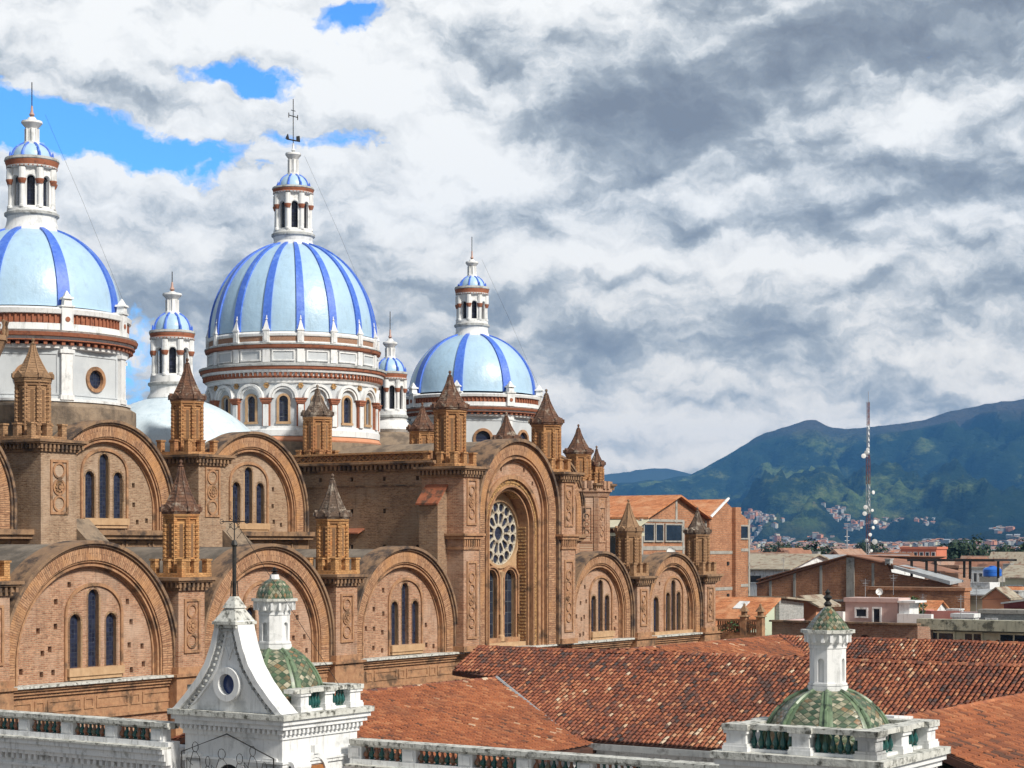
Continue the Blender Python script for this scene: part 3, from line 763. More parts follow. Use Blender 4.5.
def turret(cs, cv, zb, ze, zt, r, re, bmat, smat, base_w=1.25, merl=.55, dish=False):
    """octagonal turret: merloned base at zb, eave at ze, tip at zt"""
    r *= .87; re *= .86; base_w *= .88
    mb = MB(); ph = PI / 8; f = bmat
    mb.prism(8, cs, cv, r * .90, r * .90, zb, ze, ph)
    for k in range(8):     # corner strips with toothed edges
        a = ph + k * PI / 4; x, y = cs + r * .93 * math.cos(a), cv + r * .93 * math.sin(a)
        mb.prism(4, x, y, .11, .11, zb, ze - .12, a)
        z = zb + merl + .15; i = 0
        while z < ze - .35:
            mb.prism(4, cs + r * .89 * math.cos(a), cv + r * .89 * math.sin(a), .165, .165, z, z + .09, a + PI / 4); z += .2; i += 1
    mb.prism(8, cs, cv, r * 1.0, r * 1.0, ze - .22, ze - .10, ph); mb.prism(8, cs, cv, r * 1.08, r * 1.1, ze - .098, ze + .02, ph)
    mb.prism(8, cs, cv, r * 1.0, r * 1.0, zb + merl * .6, zb + merl * .8, ph)
    mb.cur = 1
    for k in range(8):
        mb.M = facet(cs, cv, ph + PI / 8 + k * PI / 4, r * .90 * math.cos(PI / 8))
        h0, h1 = zb + merl + .35, ze - .45
        if h1 > h0 + .3: mb.plate(rectp(-.075, .075, h0, h1), [], -.012, .05)
        mb.M = None
    t = P(mb, 'turret', [f, 'slot'])
    b = MB(); w = base_w
    b.box(cs - w, cs + w, cv - w, cv + w, zb - .02, zb + .18)
    pm = [(-1, -1), (0, -1), (1, -1), (1, 0), (1, 1), (0, 1), (-1, 1), (-1, 0)]
    for (i, j) in pm:
        x, y = cs + i * (w - .16), cv + j * (w - .16)
        b.box(x - .15, x + .15, y - .15, y + .15, zb + .181, zb + .18 + merl)
        b.box(x - .19, x + .19, y - .19, y + .19, zb + .182 + merl, zb + .27 + merl)
    P(b, 'merlon_base', f, t)
    s_ = MB(); hsp = zt - ze - .45
    s_.prism(8, cs, cv, re * .98, re, ze + .022, ze + .12, ph)
    def rs(q): return re * (.09 + .84 * (1 - q) ** 1.38)
    NS = 13
    for i in range(NS):     # courses of overlapping scales
        t0, t1 = i / NS, (i + 1) / NS
        s_.prism(8, cs, cv, rs(t0) + .035, rs(t1) + .005, ze + .121 + hsp * t0, ze + .121 + hsp * t1 - .001, ph)
    for k in range(8):
        s_.M = facet(cs, cv, ph + PI / 8 + k * PI / 4, re * .93)
        g = re * .38
        s_.plate([(-g, ze + .122), (-g * .55, ze + .30), (0, ze + .46), (g * .55, ze + .30), (g, ze + .122)], [], -.03, .16)
        s_.M = facet(cs, cv, ph + k * PI / 4, re * .98)
        s_.box(-.09, .09, -.09, .09, ze + .125, ze + .34)
        # edge ribs
        s_.M = None
        a = ph + k * PI / 4
        s_.tube([(cs + rs(q) * math.cos(a), cv + rs(q) * math.sin(a), ze + .13 + hsp * q) for q in (0, .12, .25, .42, .6, .8, 1)], .05, 4)
    P(s_, 'spire', smat, t)
    fn = MB(); zt0 = zt - .36
    fn.lathe([(0, zt0 - .03), (.10, zt0 - .03), (.06, zt0 + .03), (.13, zt0 + .09), (.05, zt0 + .15), (.05, zt0 + .2), (.09, zt0 + .26), (.07, zt0 + .34), (0, zt0 + .38)], cs, cv, 8)
    P(fn, 'finial', smat, t)
    return t
LP = [(93.5, 1.75), (104.25, 1.7), (115.45, 1.7)]
for cs, w in LP[1:]:
    pier(cs, w, -.32, 2.4, LZ, -1.5, [(-4.75, -2.55, 3, .78)])
pier(92.75, 1.7, -.32, 2.4, LZ, -1.5, [(-4.75, -2.55, 3, .78)])
pier(145.35, 1.55, -.32, 2.2, LZ, -2.0, [(-5.0, -2.9, 3, .66)])
pier(154.35, 1.5, -.32, 2.2, LZ, -2.0, [(-5.0, -2.9, 3, .66)])
for cs in (92.5, 104.25, 115.45, 145.35, 154.35):
    mb = MB(); mb.box(cs - 1.15, cs + 1.15, -.5, .9, -7.29, -5.91); mb.box(cs - 1.05, cs + 1.05, -.35, .8, GZ, -7.31)
    mb.box(cs - 1.25, cs + 1.25, -.62, .85, -5.909, LZ + .01); mb.box(cs - 1.22, cs + 1.22, -.58, .85, -7.45, -7.292)
    P(mb, 'pier_plinth', M['trimplinth'] if 'trimplinth' in M else 'brick_trim')
turret(104.95, 1, -1.45, 1.4, 3.9, .95, 1.1, 'turret', 'spire', 1.12)
turret(115.95, 1, -1.45, 1.3, 3.6, .92, 1.08, 'turret', 'spire_grey', 1.12)
turret(145.75, 1, -1.95, .75, 2.9, .9, 1.05, 'turret_old', 'spire_tan', 1.08)
turret(155.0, 1, -1.95, .7, 2.55, .9, 1.05, 'turret_old', 'spire_grey', 1.08)
# tall turret at the left end
t = turret(92.95, 1, -1.45, 8.0, 14.6, .95, 1.15, 'turret', 'spire', 1.12)
mb = MB()
mb.prism(8, 92.95, 1, 1.0, 1.3, 7.6, 8.3, PI / 8); mb.prism(8, 92.95, 1, 1.35, 1.35, 8.302, 8.5, PI / 8)
for k in range(16):
    a = k * PI / 8; mb.lathe([(.05, 8.5), (.09, 8.7), (.04, 8.9), (.10, 9.1), (0, 9.15)], 92.95 + 1.25 * math.cos(a), 1 + 1.25 * math.sin(a), 6)
P(mb, 'gallery', 'brick_trim_dark', t)

# upper piers and turrets
for cs, w, mm, sm, ze, zt in ((105.15, 2.3, 'turret_old', 'spire_tan', 8.0, 10.1), (116.0, 2.1, 'turret_up', 'spire', 7.65, 10.0), (94.3, 2.1, 'turret_up', 'spire', 7.65, 10.0)):
    pier(cs + .1, w, 9.3, 12.3, -1.5, 5.05 if cs < 110 and cs > 100 else 4.75, [(1.6, 4.0, 3, .9)], 'brick_up')
    turret(cs, 11, (5.1 if 100 < cs < 110 else 4.78), ze, zt, 1.0, 1.15, mm, sm, 1.3)
for cs in (146.7, 156.2):
    pier(cs + .1, 2.0, 9.3, 12.3, -1.5, 4.3, [(.9, 3.2, 3, .8)], 'brick_up')
turret(146.72, 11, 4.35, 6.9, 8.9, .9, 1.1, 'turret_up', 'spire', 1.15)
turret(126.92, 11, 4.7, 7.4, 9.35, .95, 1.08, 'turret_up', 'spire_grey', 1.0)
turret(137.24, 11, 4.7, 7.1, 8.95, .9, 1.12, 'turret_up', 'spire', 1.0)
# octagonal stair tower at the right end of the nave
mb = MB(); mb.prism(8, 156.2, 11.0, 1.9, 1.9, GZ, 3.4, PI / 8); mb.prism(8, 156.2, 11, 2.0, 2.15, 3.402, 3.75, PI / 8); mb.prism(8, 156.2, 11, 2.25, 2.25, 3.752, 3.95, PI / 8)
for k in range(8):
    a = PI / 8 + k * PI / 4; mb.prism(4, 156.2 + 1.88 * math.cos(a), 11 + 1.88 * math.sin(a), .22, .22, -3, 3.3, a)
    for q in (-.45, .45):
        aa = a + q * .6; mb.box(156.2 + 2.05 * math.cos(aa) - .16, 156.2 + 2.05 * math.cos(aa) + .16, 11 + 2.05 * math.sin(aa) - .16, 11 + 2.05 * math.sin(aa) + .16, 3.952, 4.5)
for k in (5, 6):
    mb.M = facet(156.2, 11, k * PI / 4, 1.9 * math.cos(PI / 8)); medal(mb, 0, 0, .3, 2.6, .66, 3); mb.M = None
P(mb, 'stair_tower', 'brick')
turret(155.9, 11, 3.96, 6.4, 8.55, 1.0, 1.2, 'turret_up', 'spire', 1.1)
turret(157.9, 10.7, 3.2, 5.6, 7.1, .55, .68, 'turret_up', 'spire', .6)
# upper walls (clerestory) between and behind the piers
mb = MB(); mb.box(80, 125.3, 10.4, 11.2, GZ, .46); mb.box(136.6, 156.5, 10.4, 11.2, GZ, .46)
P(mb, 'upper_wall', 'brick_up')
mb = MB()
for a, b in ((80, 125.2), (136.7, 156)):
    mb.box(a, b, 9.75, 10.9, .50, .748); mb.box(a, b, 9.9, 10.9, .3, .498); mb.box(a, b, 10.1, 10.9, -.75, -.6)
    s_ = a + .3
    while s_ < b - 2:
        mb.plate(rectp(s_, s_ + 1.7, -.5, .2), [rectp(s_ + .1, s_ + 1.6, -.4, .1)], 10.22, 10.3); s_ += 1.9
mb.box(80, 125.3, 10.3, 10.6, -1.6, .3)
P(mb, 'upper_ledge', 'brick_trim_dark')
# lead-grey valleys between the lower vaults, and the sloping buttress roofs beside the upper piers
mb = MB(); mb.box(80, 125.2, .9, 10.3, GZ, -2.6); mb.box(136.6, 155, .9, 10.3, GZ, -2.6)
P(mb, 'aisle_roof', 'vault')
for cs in (107.1, 117.6, 96.0):
    mb = MB(); mb.hexa([(cs - .7, 6.8, -2.5), (cs + .7, 6.8, -2.5), (cs + .7, 9.9, -2.5), (cs - .7, 9.9, -2.5), (cs - .7, 6.8, -1.2), (cs + .7, 6.8, -1.2), (cs + .7, 9.9, 1.3), (cs - .7, 9.9, 1.3)])
    P(mb, 'buttress', 'vault_dark')
# small tiled lean-to roofs
mb = MB(); mb.hexa([(142.3, 8, -1), (144.4, 8, -1), (144.4, 10.2, -1), (142.3, 10.2, -1), (142.3, 8, -.2), (144.4, 8, -.2), (144.4, 10.2, .9), (142.3, 10.2, .9)]); P(mb, 'buttress', 'vault_dark')

# transept ---------------------------------------------------------
TS0, TS1 = 125.35, 136.35
mb = MB()
holes = [rectp(1.2, 1.2, 0, 0)][:0]
# side wall faces -x: build as plate in (v,z) rotated
mb.M = Matrix.Rotation(PI / 2, 4, 'Z')      # local x -> +v, local y -> -s
hl = []
for v_ in (2.6, 4.9, 7.2, 9.5):
    for z_ in (3.7, -.1 - .0, 1.9):
        if z_ == 1.9 and v_ < 3: continue
        hl.append(rectp(v_ - .1, v_ + .1, z_ - .12, z_ + .12))
mb.plate(rectp(.9, 14.0, GZ, 4.1), hl, -(TS0 + .3), -TS0)
mb.M = None
mb.box(TS0 + .32, TS1, 1.6, 14.0, GZ, 4.1)
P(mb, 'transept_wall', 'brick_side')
mb = MB()
for (o_, za, zb_) in ((.12, 4.102, 4.20), (.34, 4.45, 4.52), (.46, 4.522, 4.64)):
    mb.box(TS0 - o_, TS1 + o_, 1.2, 14, za, zb_)
dent_row(mb, 1.3, 13.8, TS0 - .002, 4.205, 4.445, .16, .16, .28, axis='y')
mb.box(TS0 - .05, TS0 + .2, .95, 14, 3.25, 3.34)
P(mb, 'transept_cornice', 'brick_trim_dark')
mb = MB()
mb.box(TS0 - .2, TS0 + .15, 1.6, 13.8, 4.642, 4.72); mb.box(TS0 - .26, TS0 + .2, 1.6, 13.8, 5.07, 5.18)
v_ = 1.7
while v_ < 12.8:
    for q in (0, 1):
        z0, z1 = (4.72, 5.07)
        a, b = (v_, v_ + .5) if q else (v_ + .5, v_)
        mb.hexa([(TS0 - .12, a - .05, z0), (TS0 + .02, a - .05, z0), (TS0 + .02, a + .05, z0), (TS0 - .12, a + .05, z0), (TS0 - .12, b - .05, z1), (TS0 + .02, b - .05, z1), (TS0 + .02, b + .05, z1), (TS0 - .12, b + .05, z1)])
    v_ += .5
mb.cur = 1; mb.box(TS0 - .04, TS0 + .12, 1.6, 13.8, 4.721, 5.069)
P(mb, 'parapet', ['turret_up', 'brick_trim'])
mb = MB(); mb.box(TS0, TS1, 1.7, 14, 4.11, 4.60); P(mb, 'transept_roof', 'vault')
# buttress with rusty sloped cap on the transept flank, and a little awning
mb = MB(); mb.box(TS0 - 1.0, TS0, .5, 1.75, GZ, 2.1); mb.hexa([(TS0 - 1.0, .5, 2.1), (TS0, .5, 2.1), (TS0, 1.75, 2.1), (TS0 - 1.0, 1.75, 2.1), (TS0 - 1.0, .5, 2.25), (TS0, .5, 3.3), (TS0, 1.75, 3.3), (TS0 - 1.0, 1.75, 2.25)])
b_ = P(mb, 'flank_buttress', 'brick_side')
mb = MB(); mb.hexa([(TS0 - 1.15, .4, 2.17), (TS0 - .02, .4, 3.36), (TS0 - .02, 1.9, 3.36), (TS0 - 1.15, 1.9, 2.17), (TS0 - 1.15, .4, 2.27), (TS0 - .02, .4, 3.46), (TS0 - .02, 1.9, 3.46), (TS0 - 1.15, 1.9, 2.27)])
P(mb, 'sloped_cap', mottled('rust_red_cap', (.26, .075, .035), (.38, .13, .06), 3, .9, c3=(.1, .05, .03), s3=2, th3=.52), b_)
mb = MB(); mb.hexa([(TS0 - .6, 6.3, .62), (TS0, 6.3, .85), (TS0, 7.7, .85), (TS0 - .6, 7.7, .62), (TS0 - .6, 6.3, .7), (TS0, 6.3, .95), (TS0, 7.7, .95), (TS0 - .6, 7.7, .7)]); P(mb, 'small_awning', 'trimred')
# front of the transept
AC, AR, AS = 130.95, 4.15, 1.81
mb = MB(); n = 60
mb.arc(AC, AS, AR - .10, AR + .08, -.55, 1.4, leg=AS - LZ, n=n); P(mb, 'arch_coping', 'coping')
mb = MB(); mb.arc(AC, AS, AR - .85, AR - .102, -.33, 1.4, leg=AS - LZ, n=n); P(mb, 'arch_ring', 'voussoir')
mb = MB()
mb.arc(AC, AS, AR - .97, AR - .852, -.22, .8, leg=AS - LZ, n=n); mb.arc(AC, AS, AR - 1.07, AR - .972, -.36, .8, leg=AS - LZ, n=n); mb.arc(AC, AS, AR - 1.2, AR - 1.072, -.12, .8, leg=AS - LZ, n=n)
P(mb, 'arch_moulding', 'brick_trim')
PC, PR, PS = 130.72, 2.85, 1.03
mb = MB()
outer = archp(AC, AS, AR - 1.202, LZ, 50)
hol = archp(PC, PS, PR, LZ + .01, 40)
# wall between the two arches; the opening runs down to the ledge
op = [outer[0]] + outer[1:-1] + [outer[-1], (hol[-1][0], LZ)] + hol[1:-1][::-1] + [(hol[0][0], LZ)]
sm = [rectp(x - .1, x + .1, z - .12, z + .12) for (x, z) in ((128.75, 3.62), (129.75, 4.28), (132.1, 4.3), (133.0, 3.55))]
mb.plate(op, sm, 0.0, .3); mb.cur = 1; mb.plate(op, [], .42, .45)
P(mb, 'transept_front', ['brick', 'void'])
mb = MB()
mb.arc(PC, PS, PR - .14, PR + .10, -.14, .8, leg=PS - LZ, n=48); mb.arc(PC, PS, PR - .60, PR - .50, -.10, .8, leg=PS - LZ, n=48)
mb.arc(PC, PS, PR - .80, PR - .70, .14, .9, leg=PS - LZ, n=48)
mb.arc(PC, PS, PR - .72, PR - .602, .30, .95, leg=PS - LZ, n=48)
P(mb, 'portal_moulding', 'brick_trim')
mb = MB(); mb.arc(PC, PS, PR - .50, PR - .142, .0, .8, leg=PS - LZ, n=48)
L_ = 0
N_ = 64
for k in range(N_):        # carved knobs along the band
    a = PI * (k + .5) / N_; rr = PR - .32
    mb.M = Matrix.Translation((PC + rr * math.cos(a), 0, PS + rr * math.sin(a))); mb.plate(circ(0, 0, .055, 6), [], -.06, .01); mb.M = None
k = PS - .08
while k > LZ + .2:
    for sg in (-1, 1): mb.plate(circ(PC + sg * (PR - .32), k, .055, 6), [], -.06, .01)
    k -= .16
P(mb, 'carved_band', 'ornament')
# deep carved reveal
mb = MB(); mb.arc(PC + .05, PS, 2.02, 2.052, .2, 1.05, leg=PS - LZ, n=48)
for sgn in (-1, 1):
    z = LZ + .1
    while z < PS:
        x = PC + .05 + sgn * 2.0; mb.box(min(x, x - sgn * .04), max(x, x - sgn * .04), .3, .8, z, z + .09); z += .19
P(mb, 'carved_reveal', 'ornament')
RC, RZ, RR = 130.95, .66, 1.84
yi = .95
inner = [(PC + .05 - 2.05, LZ)] + archp(PC + .05, PS, 2.05, LZ, 36)[1:-1] + [(PC + .05 + 2.05, LZ)]
mb = MB(); hl = [circ(RC, RZ, RR, 40), archp(RC - .95, -1.98, .58, -5.3, 14), archp(RC + .95, -1.98, .58, -5.3, 14)]
mb.plate(inner, hl, yi, yi + .3)
P(mb, 'window_wall', 'stone')
fr = MB(); fr.arc(RC, RZ, RR - .02, RR + .16, yi - .12, yi + .1, a0=0, a1=2 * PI - 1e-4, n=60)
w_ = P(fr, 'rose_window', 'stone')
tr = MB(); holes = []
for k in range(16):
    a = 2 * PI * (k + .5) / 16; holes.append(circ(RC + 1.50 * math.cos(a), RZ + 1.50 * math.sin(a), .258, 14))
for k in range(12):
    a = 2 * PI * (k + .5) / 12
    ca, sa = math.cos(a), math.sin(a)
    def pt(r, q): return (RC + r * ca - q * sa, RZ + r * sa + q * ca)
    holes.append([pt(.56, -.09), pt(.92, -.20), pt(1.08, -.19), pt(1.19, -.08), pt(1.19, .08), pt(1.08, .19), pt(.92, .20), pt(.56, .09)])
holes.append(circ(RC, RZ, .40, 20))
for k in range(16):
    a = 2 * PI * k / 16; holes.append(circ(RC + 1.71 * math.cos(a), RZ + 1.71 * math.sin(a), .06, 6)); holes.append(circ(RC + 1.27 * math.cos(a), RZ + 1.27 * math.sin(a), .045, 6))
tr.plate(circ(RC, RZ, RR - .022, 64), holes, yi + .02, yi + .12)
P(tr, 'tracery', mottled('cream_tracery', (.44, .40, .32), (.58, .53, .44), 4, .85, c3=(.22, .17, .12), s3=2.5, th3=.56), w_)
g = MB(); g.plate(circ(RC, RZ, RR - .01, 40), [], yi + .125, yi + .16); P(g, 'pane', M['glass'], w_)
for sg in (-1, 1):
    fr = MB(); cx = RC + sg * .95
    fr.arc(cx, -1.98, .58, .70, yi - .14, yi + .1, leg=5.3 - 1.98, n=16)
    fr.arc(cx, -1.98, .70, .80, yi - .24, yi - .0, leg=2.0, n=16)
    fr.box(cx - .75, cx + .75, yi - .3, yi + .2, -5.55, -5.302)
    w_ = P(fr, 'tall_window', 'brick_trim')
    g = MB(); g.plate(archp(cx, -1.98, .576, -5.3, 12), [], yi + .16, yi + .2); P(g, 'pane', 'glass_big', w_)
mb = MB(); mb.lathe([(.2, -5.5), (.2, -5.2), (.12, -5.1), (.12, -1.9), (.2, -1.7), (.24, -1.55), (0, -1.5)], RC, yi - .16, 12)
for q in (-1, 1): mb.lathe([(.14, -5.5), (.14, -5.2), (.09, -5.1), (.09, -1.9), (.16, -1.7), (0, -1.65)], RC + q * 1.88, yi - .16, 10)
mb.box(RC - 2.0, RC + 2.0, .3, .96, LZ, -5.55)
P(mb, 'window_column', 'stone')
for cs in (125.95, 135.95):
    pier(cs, 1.5, -.62, 2.2, LZ, 4.25, [(1.2, 3.5, 3, .72), (-5.0, -1.0, 5, .72)], 'brick', capital=(-.25, .5))
turret(126.2, 1, 4.28, 7.4, 9.6, 1.0, 1.2, 'turret_up', 'spire', 1.2)
turret(136.05, 1, 4.28, 7.1, 9.25, .98, 1.18, 'turret_up', 'spire', 1.2)
mb = MB(); m_ = 34; pts = []; fs = []
for y in (1.35, 13.0):
    for k in range(m_ + 1):
        aa = PI - PI * k / m_; pts.append((AC + (AR - .02) * math.cos(aa), y, AS + (AR - .02) * math.sin(aa)))
q = m_ + 1
for k in range(q - 1): fs.append((k, k + 1, q + k + 1, q + k))
fs += [tuple(range(q)), tuple(reversed(range(q, 2 * q)))]
mb._add(pts, fs); P(mb, 'vault_roof', 'vault_dark')
# end balustrade beyond the right end of the flank
PS_ = 155.6
mb = MB(); mb.box(PS_, PS_ + .3, -3.5, 0, -6.05, -5.85); mb.box(PS_, PS_ + .3, -3.5, 0, -5.12, -4.98); mb.box(PS_ - .1, PS_ + .4, -3.6, 0, GZ, -6.051)
v_ = -3.3
while v_ < -.1:
    mb.box(PS_ + .08, PS_ + .2, v_, v_ + .07, -5.85, -5.12); mb.box(PS_ + .06, PS_ + .22, v_ - .03, v_ + .10, -5.56, -5.42); v_ += .17
for v_ in (-2.15, -3.35): mb.box(PS_ - .08, PS_ + .38, v_ - .22, v_ + .22, -6.05, -4.8)
P(mb, 'low_parapet', 'brick_trim')
for v_ in (-2.15, -3.35):
    s_ = PS_ + .15
    mb = MB(); mb.prism(4, s_, v_, .46, .36, -4.798, -4.7, PI / 4); mb.prism(4, s_, v_, .22, .22, -4.698, -4.45, PI / 4); mb.prism(4, s_, v_, .38, .08, -4.448, -4.05, PI / 4); mb.lathe([(.07, -4.06), (.09, -3.98), (0, -3.88)], s_, v_, 6)
    P(mb, 'pinnacle', 'spire_tan')

# domes ---------------------------------------------------------------
NV = 16.4
def cap_profile(R_, z0, rc, zc, n=26):
    h = (zc - z0) / math.sqrt(max(1e-6, 1 - (rc / R_) ** 2))
    t1 = math.acos(rc / R_)
    return [(R_ * math.cos(t1 * k / n), z0 + h * math.sin(t1 * k / n)) for k in range(n + 1)], h, t1
def ribs(parent, s, v, R_, z0, rc, zc, n, ph, w, name='rib', t_=.10, matn='rib'):
    prof, h, t1 = cap_profile(R_, z0, rc, zc, 20)
    for k in range(n):
        a = ph + 2 * PI * k / n
        c, s_ = math.cos(a), math.sin(a)
        pts = []; fs = []
        for i, (r, z) in enumerate(prof):
            ww = w * (.35 + .65 * (r - rc) / (R_ - rc)) / 2 * 1.05
            nr, nz = math.cos(t1 * i / 20) / R_, math.sin(t1 * i / 20) / h
            l = math.hypot(nr, nz); nr /= l; nz /= l
            for q, d in ((-ww, -.05), (-ww, t_), (ww, t_), (ww, -.05)):
                rr = r + nr * d; pts.append((s + rr * c - q * s_, v + rr * s_ + q * c, z + nz * d))
        m_ = len(prof)
        for i in range(m_ - 1):
            for j in range(4):
                j2 = (j + 1) % 4; fs.append((i * 4 + j, i * 4 + j2, i * 4 + 4 + j2, i * 4 + 4 + j))
        fs += [(0, 1, 2, 3), ((m_ - 1) * 4 + 3, (m_ - 1) * 4 + 2, (m_ - 1) * 4 + 1, (m_ - 1) * 4)]
        mb = MB(); mb._add(pts, fs); P(mb, name, matn, parent)
def lantern(parent, s, v, Z, rc, rcol, rcor, rdo, style=0):
    """Z: collar, ring, column foot, column top, cornice, dome foot, dome top, neck, cap, ball, spike"""
    zc, zr, z0, z1, zk, zd, zt, zn, zcap, zb, zs = Z
    mb = MB()
    mb.lathe([(rc * .9, zc - .25), (rc * 1.04, zc - .02), (rc * 1.02, zc + .1), (rc * .93, zc + .3), (rcol * 1.1, zr - .12), (rcol * 1.12, zr)], s, v, 40)
    mb.cur = 1; mb.lathe([(rcol * 1.12, zr), (rcol * 1.22, zr + .08), (rcol * 1.22, zr + .2), (rcol * 1.12, zr + .26)], s, v, 40)
    mb.cur = 0; mb.lathe([(rcol * 1.12, zr + .26), (rcol * 1.1, z0), (0, z0)], s, v, 40)
    L = P(mb, 'lantern', ['white', 'greycor'], parent)
    mb = MB(); ap = rcol * .93; hw = ap * math.tan(PI / 8)
    zs_ = z1 - hw * .55
    for k in range(8):
        mb.M = facet(s, v, k * PI / 4, ap)
        mb.plate(rectp(-hw, hw, z0 + .002, zk), [archp(0, zs_ - hw * .05, hw * .46, z0 + .12, 12)], 0, .16)
        mb.arc(0, zs_ - hw * .05, hw * .52, hw * .74, -.05, .0, n=12)
        mb.M = None
    for k in range(8):
        a = PI / 8 + k * PI / 4; x, y = s + rcol * 1.0 * math.cos(a), v + rcol * 1.0 * math.sin(a); r = rcol * .105
        mb.lathe([(r * 1.4, z0 + .002), (r * 1.4, z0 + .12), (r, z0 + .16), (r * .9, zs_ - .28), (r * 1.2, zs_ - .27)], x, y, 10)
        mb.cur = 1; mb.lathe([(r * 1.2, zs_ - .27), (r * 1.7, zs_ - .12), (r * 1.9, zs_ - .05), (r * 1.9, zs_)], x, y, 10); mb.cur = 0
        mb.lathe([(r * 1.7, zs_ + .001), (r * 1.6, zk - .02)], x, y, 10)
    P(mb, 'colonnade', ['white', 'trimred'], L)
    mb = MB(); mb.lathe([(ap * .70, z0 + .01), (ap * .70, zk - .05)], s, v, 24); P(mb, 'dark_core', 'glass', L)
    mb = MB(); h = zd - zk
    mb.lathe([(rcol * .95, zk), (rcol * 1.12, zk + h * .1), (rcol * 1.14, zk + h * .22)], s, v, 40)
    mb.cur = 1; mb.lathe([(rcol * 1.14, zk + h * .22), (rcor * .96, zk + h * .35), (rcor, zk + h * .6), (rcor * 1.0, zk + h * .68)], s, v, 40)
    mb.cur = 2; mb.lathe([(rcor * 1.0, zk + h * .68), (rcor * 1.03, zk + h * .75), (rcor * 1.0, zk + h * .98), (rdo * .9, zd + .03)], s, v, 40)
    mb.cur = 1
    for k in range(36):
        a = 2 * PI * k / 36; mb.M = Matrix.Translation((s, v, 0)) @ Matrix.Rotation(a, 4, 'Z'); mb.box(rcol * 1.13, rcor * .93, -.03, .03, zk + h * .08, zk + h * .20); mb.M = None
    P(mb, 'lantern_cornice', ['white', 'trimred', 'greycor'], L)
    rn = rdo * .34
    prof, _, _ = cap_profile(rdo, zd, rn, zt, 10)
    mb = MB(); mb.lathe(prof, s, v, 32); P(mb, 'small_cupola', 'domeblue', L)
    mb = MB()
    for k in range(8):
        a = PI / 8 + k * PI / 4
        mb.tube([(s + (r + .015) * math.cos(a), v + (r + .015) * math.sin(a), z) for r, z in prof], rdo * .07, 6)
        mb.lathe([(.07, zd), (.05, zd + .2), (0, zd + .32)], s + rdo * 1.12 * math.cos(a), v + rdo * 1.12 * math.sin(a), 6)
    P(mb, 'cupola_rib', 'rib', L)
    mb = MB(); q = zcap - zt
    mb.lathe([(rn * 1.3, zt - .05), (rn * 1.25, zt + .08), (rn * .92, zt + .12), (rn * .86, zn), (rn * 1.2, zn + q * .10), (rn * 1.55, zn + q * .2), (rn * 1.5, zn + q * .28), (rn * .8, zcap - q * .12), (rn * .5, zcap)], s, v, 16)
    for k in range(8):
        a = k * PI / 4; mb.prism(4, s + rn * .95 * math.cos(a), v + rn * .95 * math.sin(a), .045, .045, zt + .1, zn, a)
    P(mb, 'lantern_finial', 'white', L)
    mb = MB(); rb = rn * .42
    mb.lathe([(rn * .3, zcap - .01), (rb * .5, zcap + .04), (rb, zcap + rb * .9), (rb * .5, zcap + rb * 1.9), (.05, zb), (0, zb + .02)], s, v, 12)
    P(mb, 'finial_ball', mottled('pale_copper_ball', (.42, .25, .2), (.5, .33, .27), 3, .6) if style == 0 else 'white', L)
    mb = MB(); mb.tube([(s, v, zb - .05), (s, v, zs)], .028, 5)
    if style == 2:     # weather vane and double cross
        mb.tube([(s - .35, v + .35, 22.0), (s + .35, v - .35, 22.0)], .03, 5)
    P(mb, 'lightning_rod', 'iron', L)
    return L
def big_dome(s, v, R_, z0, rc, zc, nr, ph, label, rw):
    prof, h, t1 = cap_profile(R_, z0, rc, zc)
    mb = MB(); mb.lathe(prof, s, v, 96); d = P(mb, 'dome', 'domeblue'); d['label'] = label
    ribs(d, s, v, R_, z0, rc, zc, nr, ph, rw)
    return d
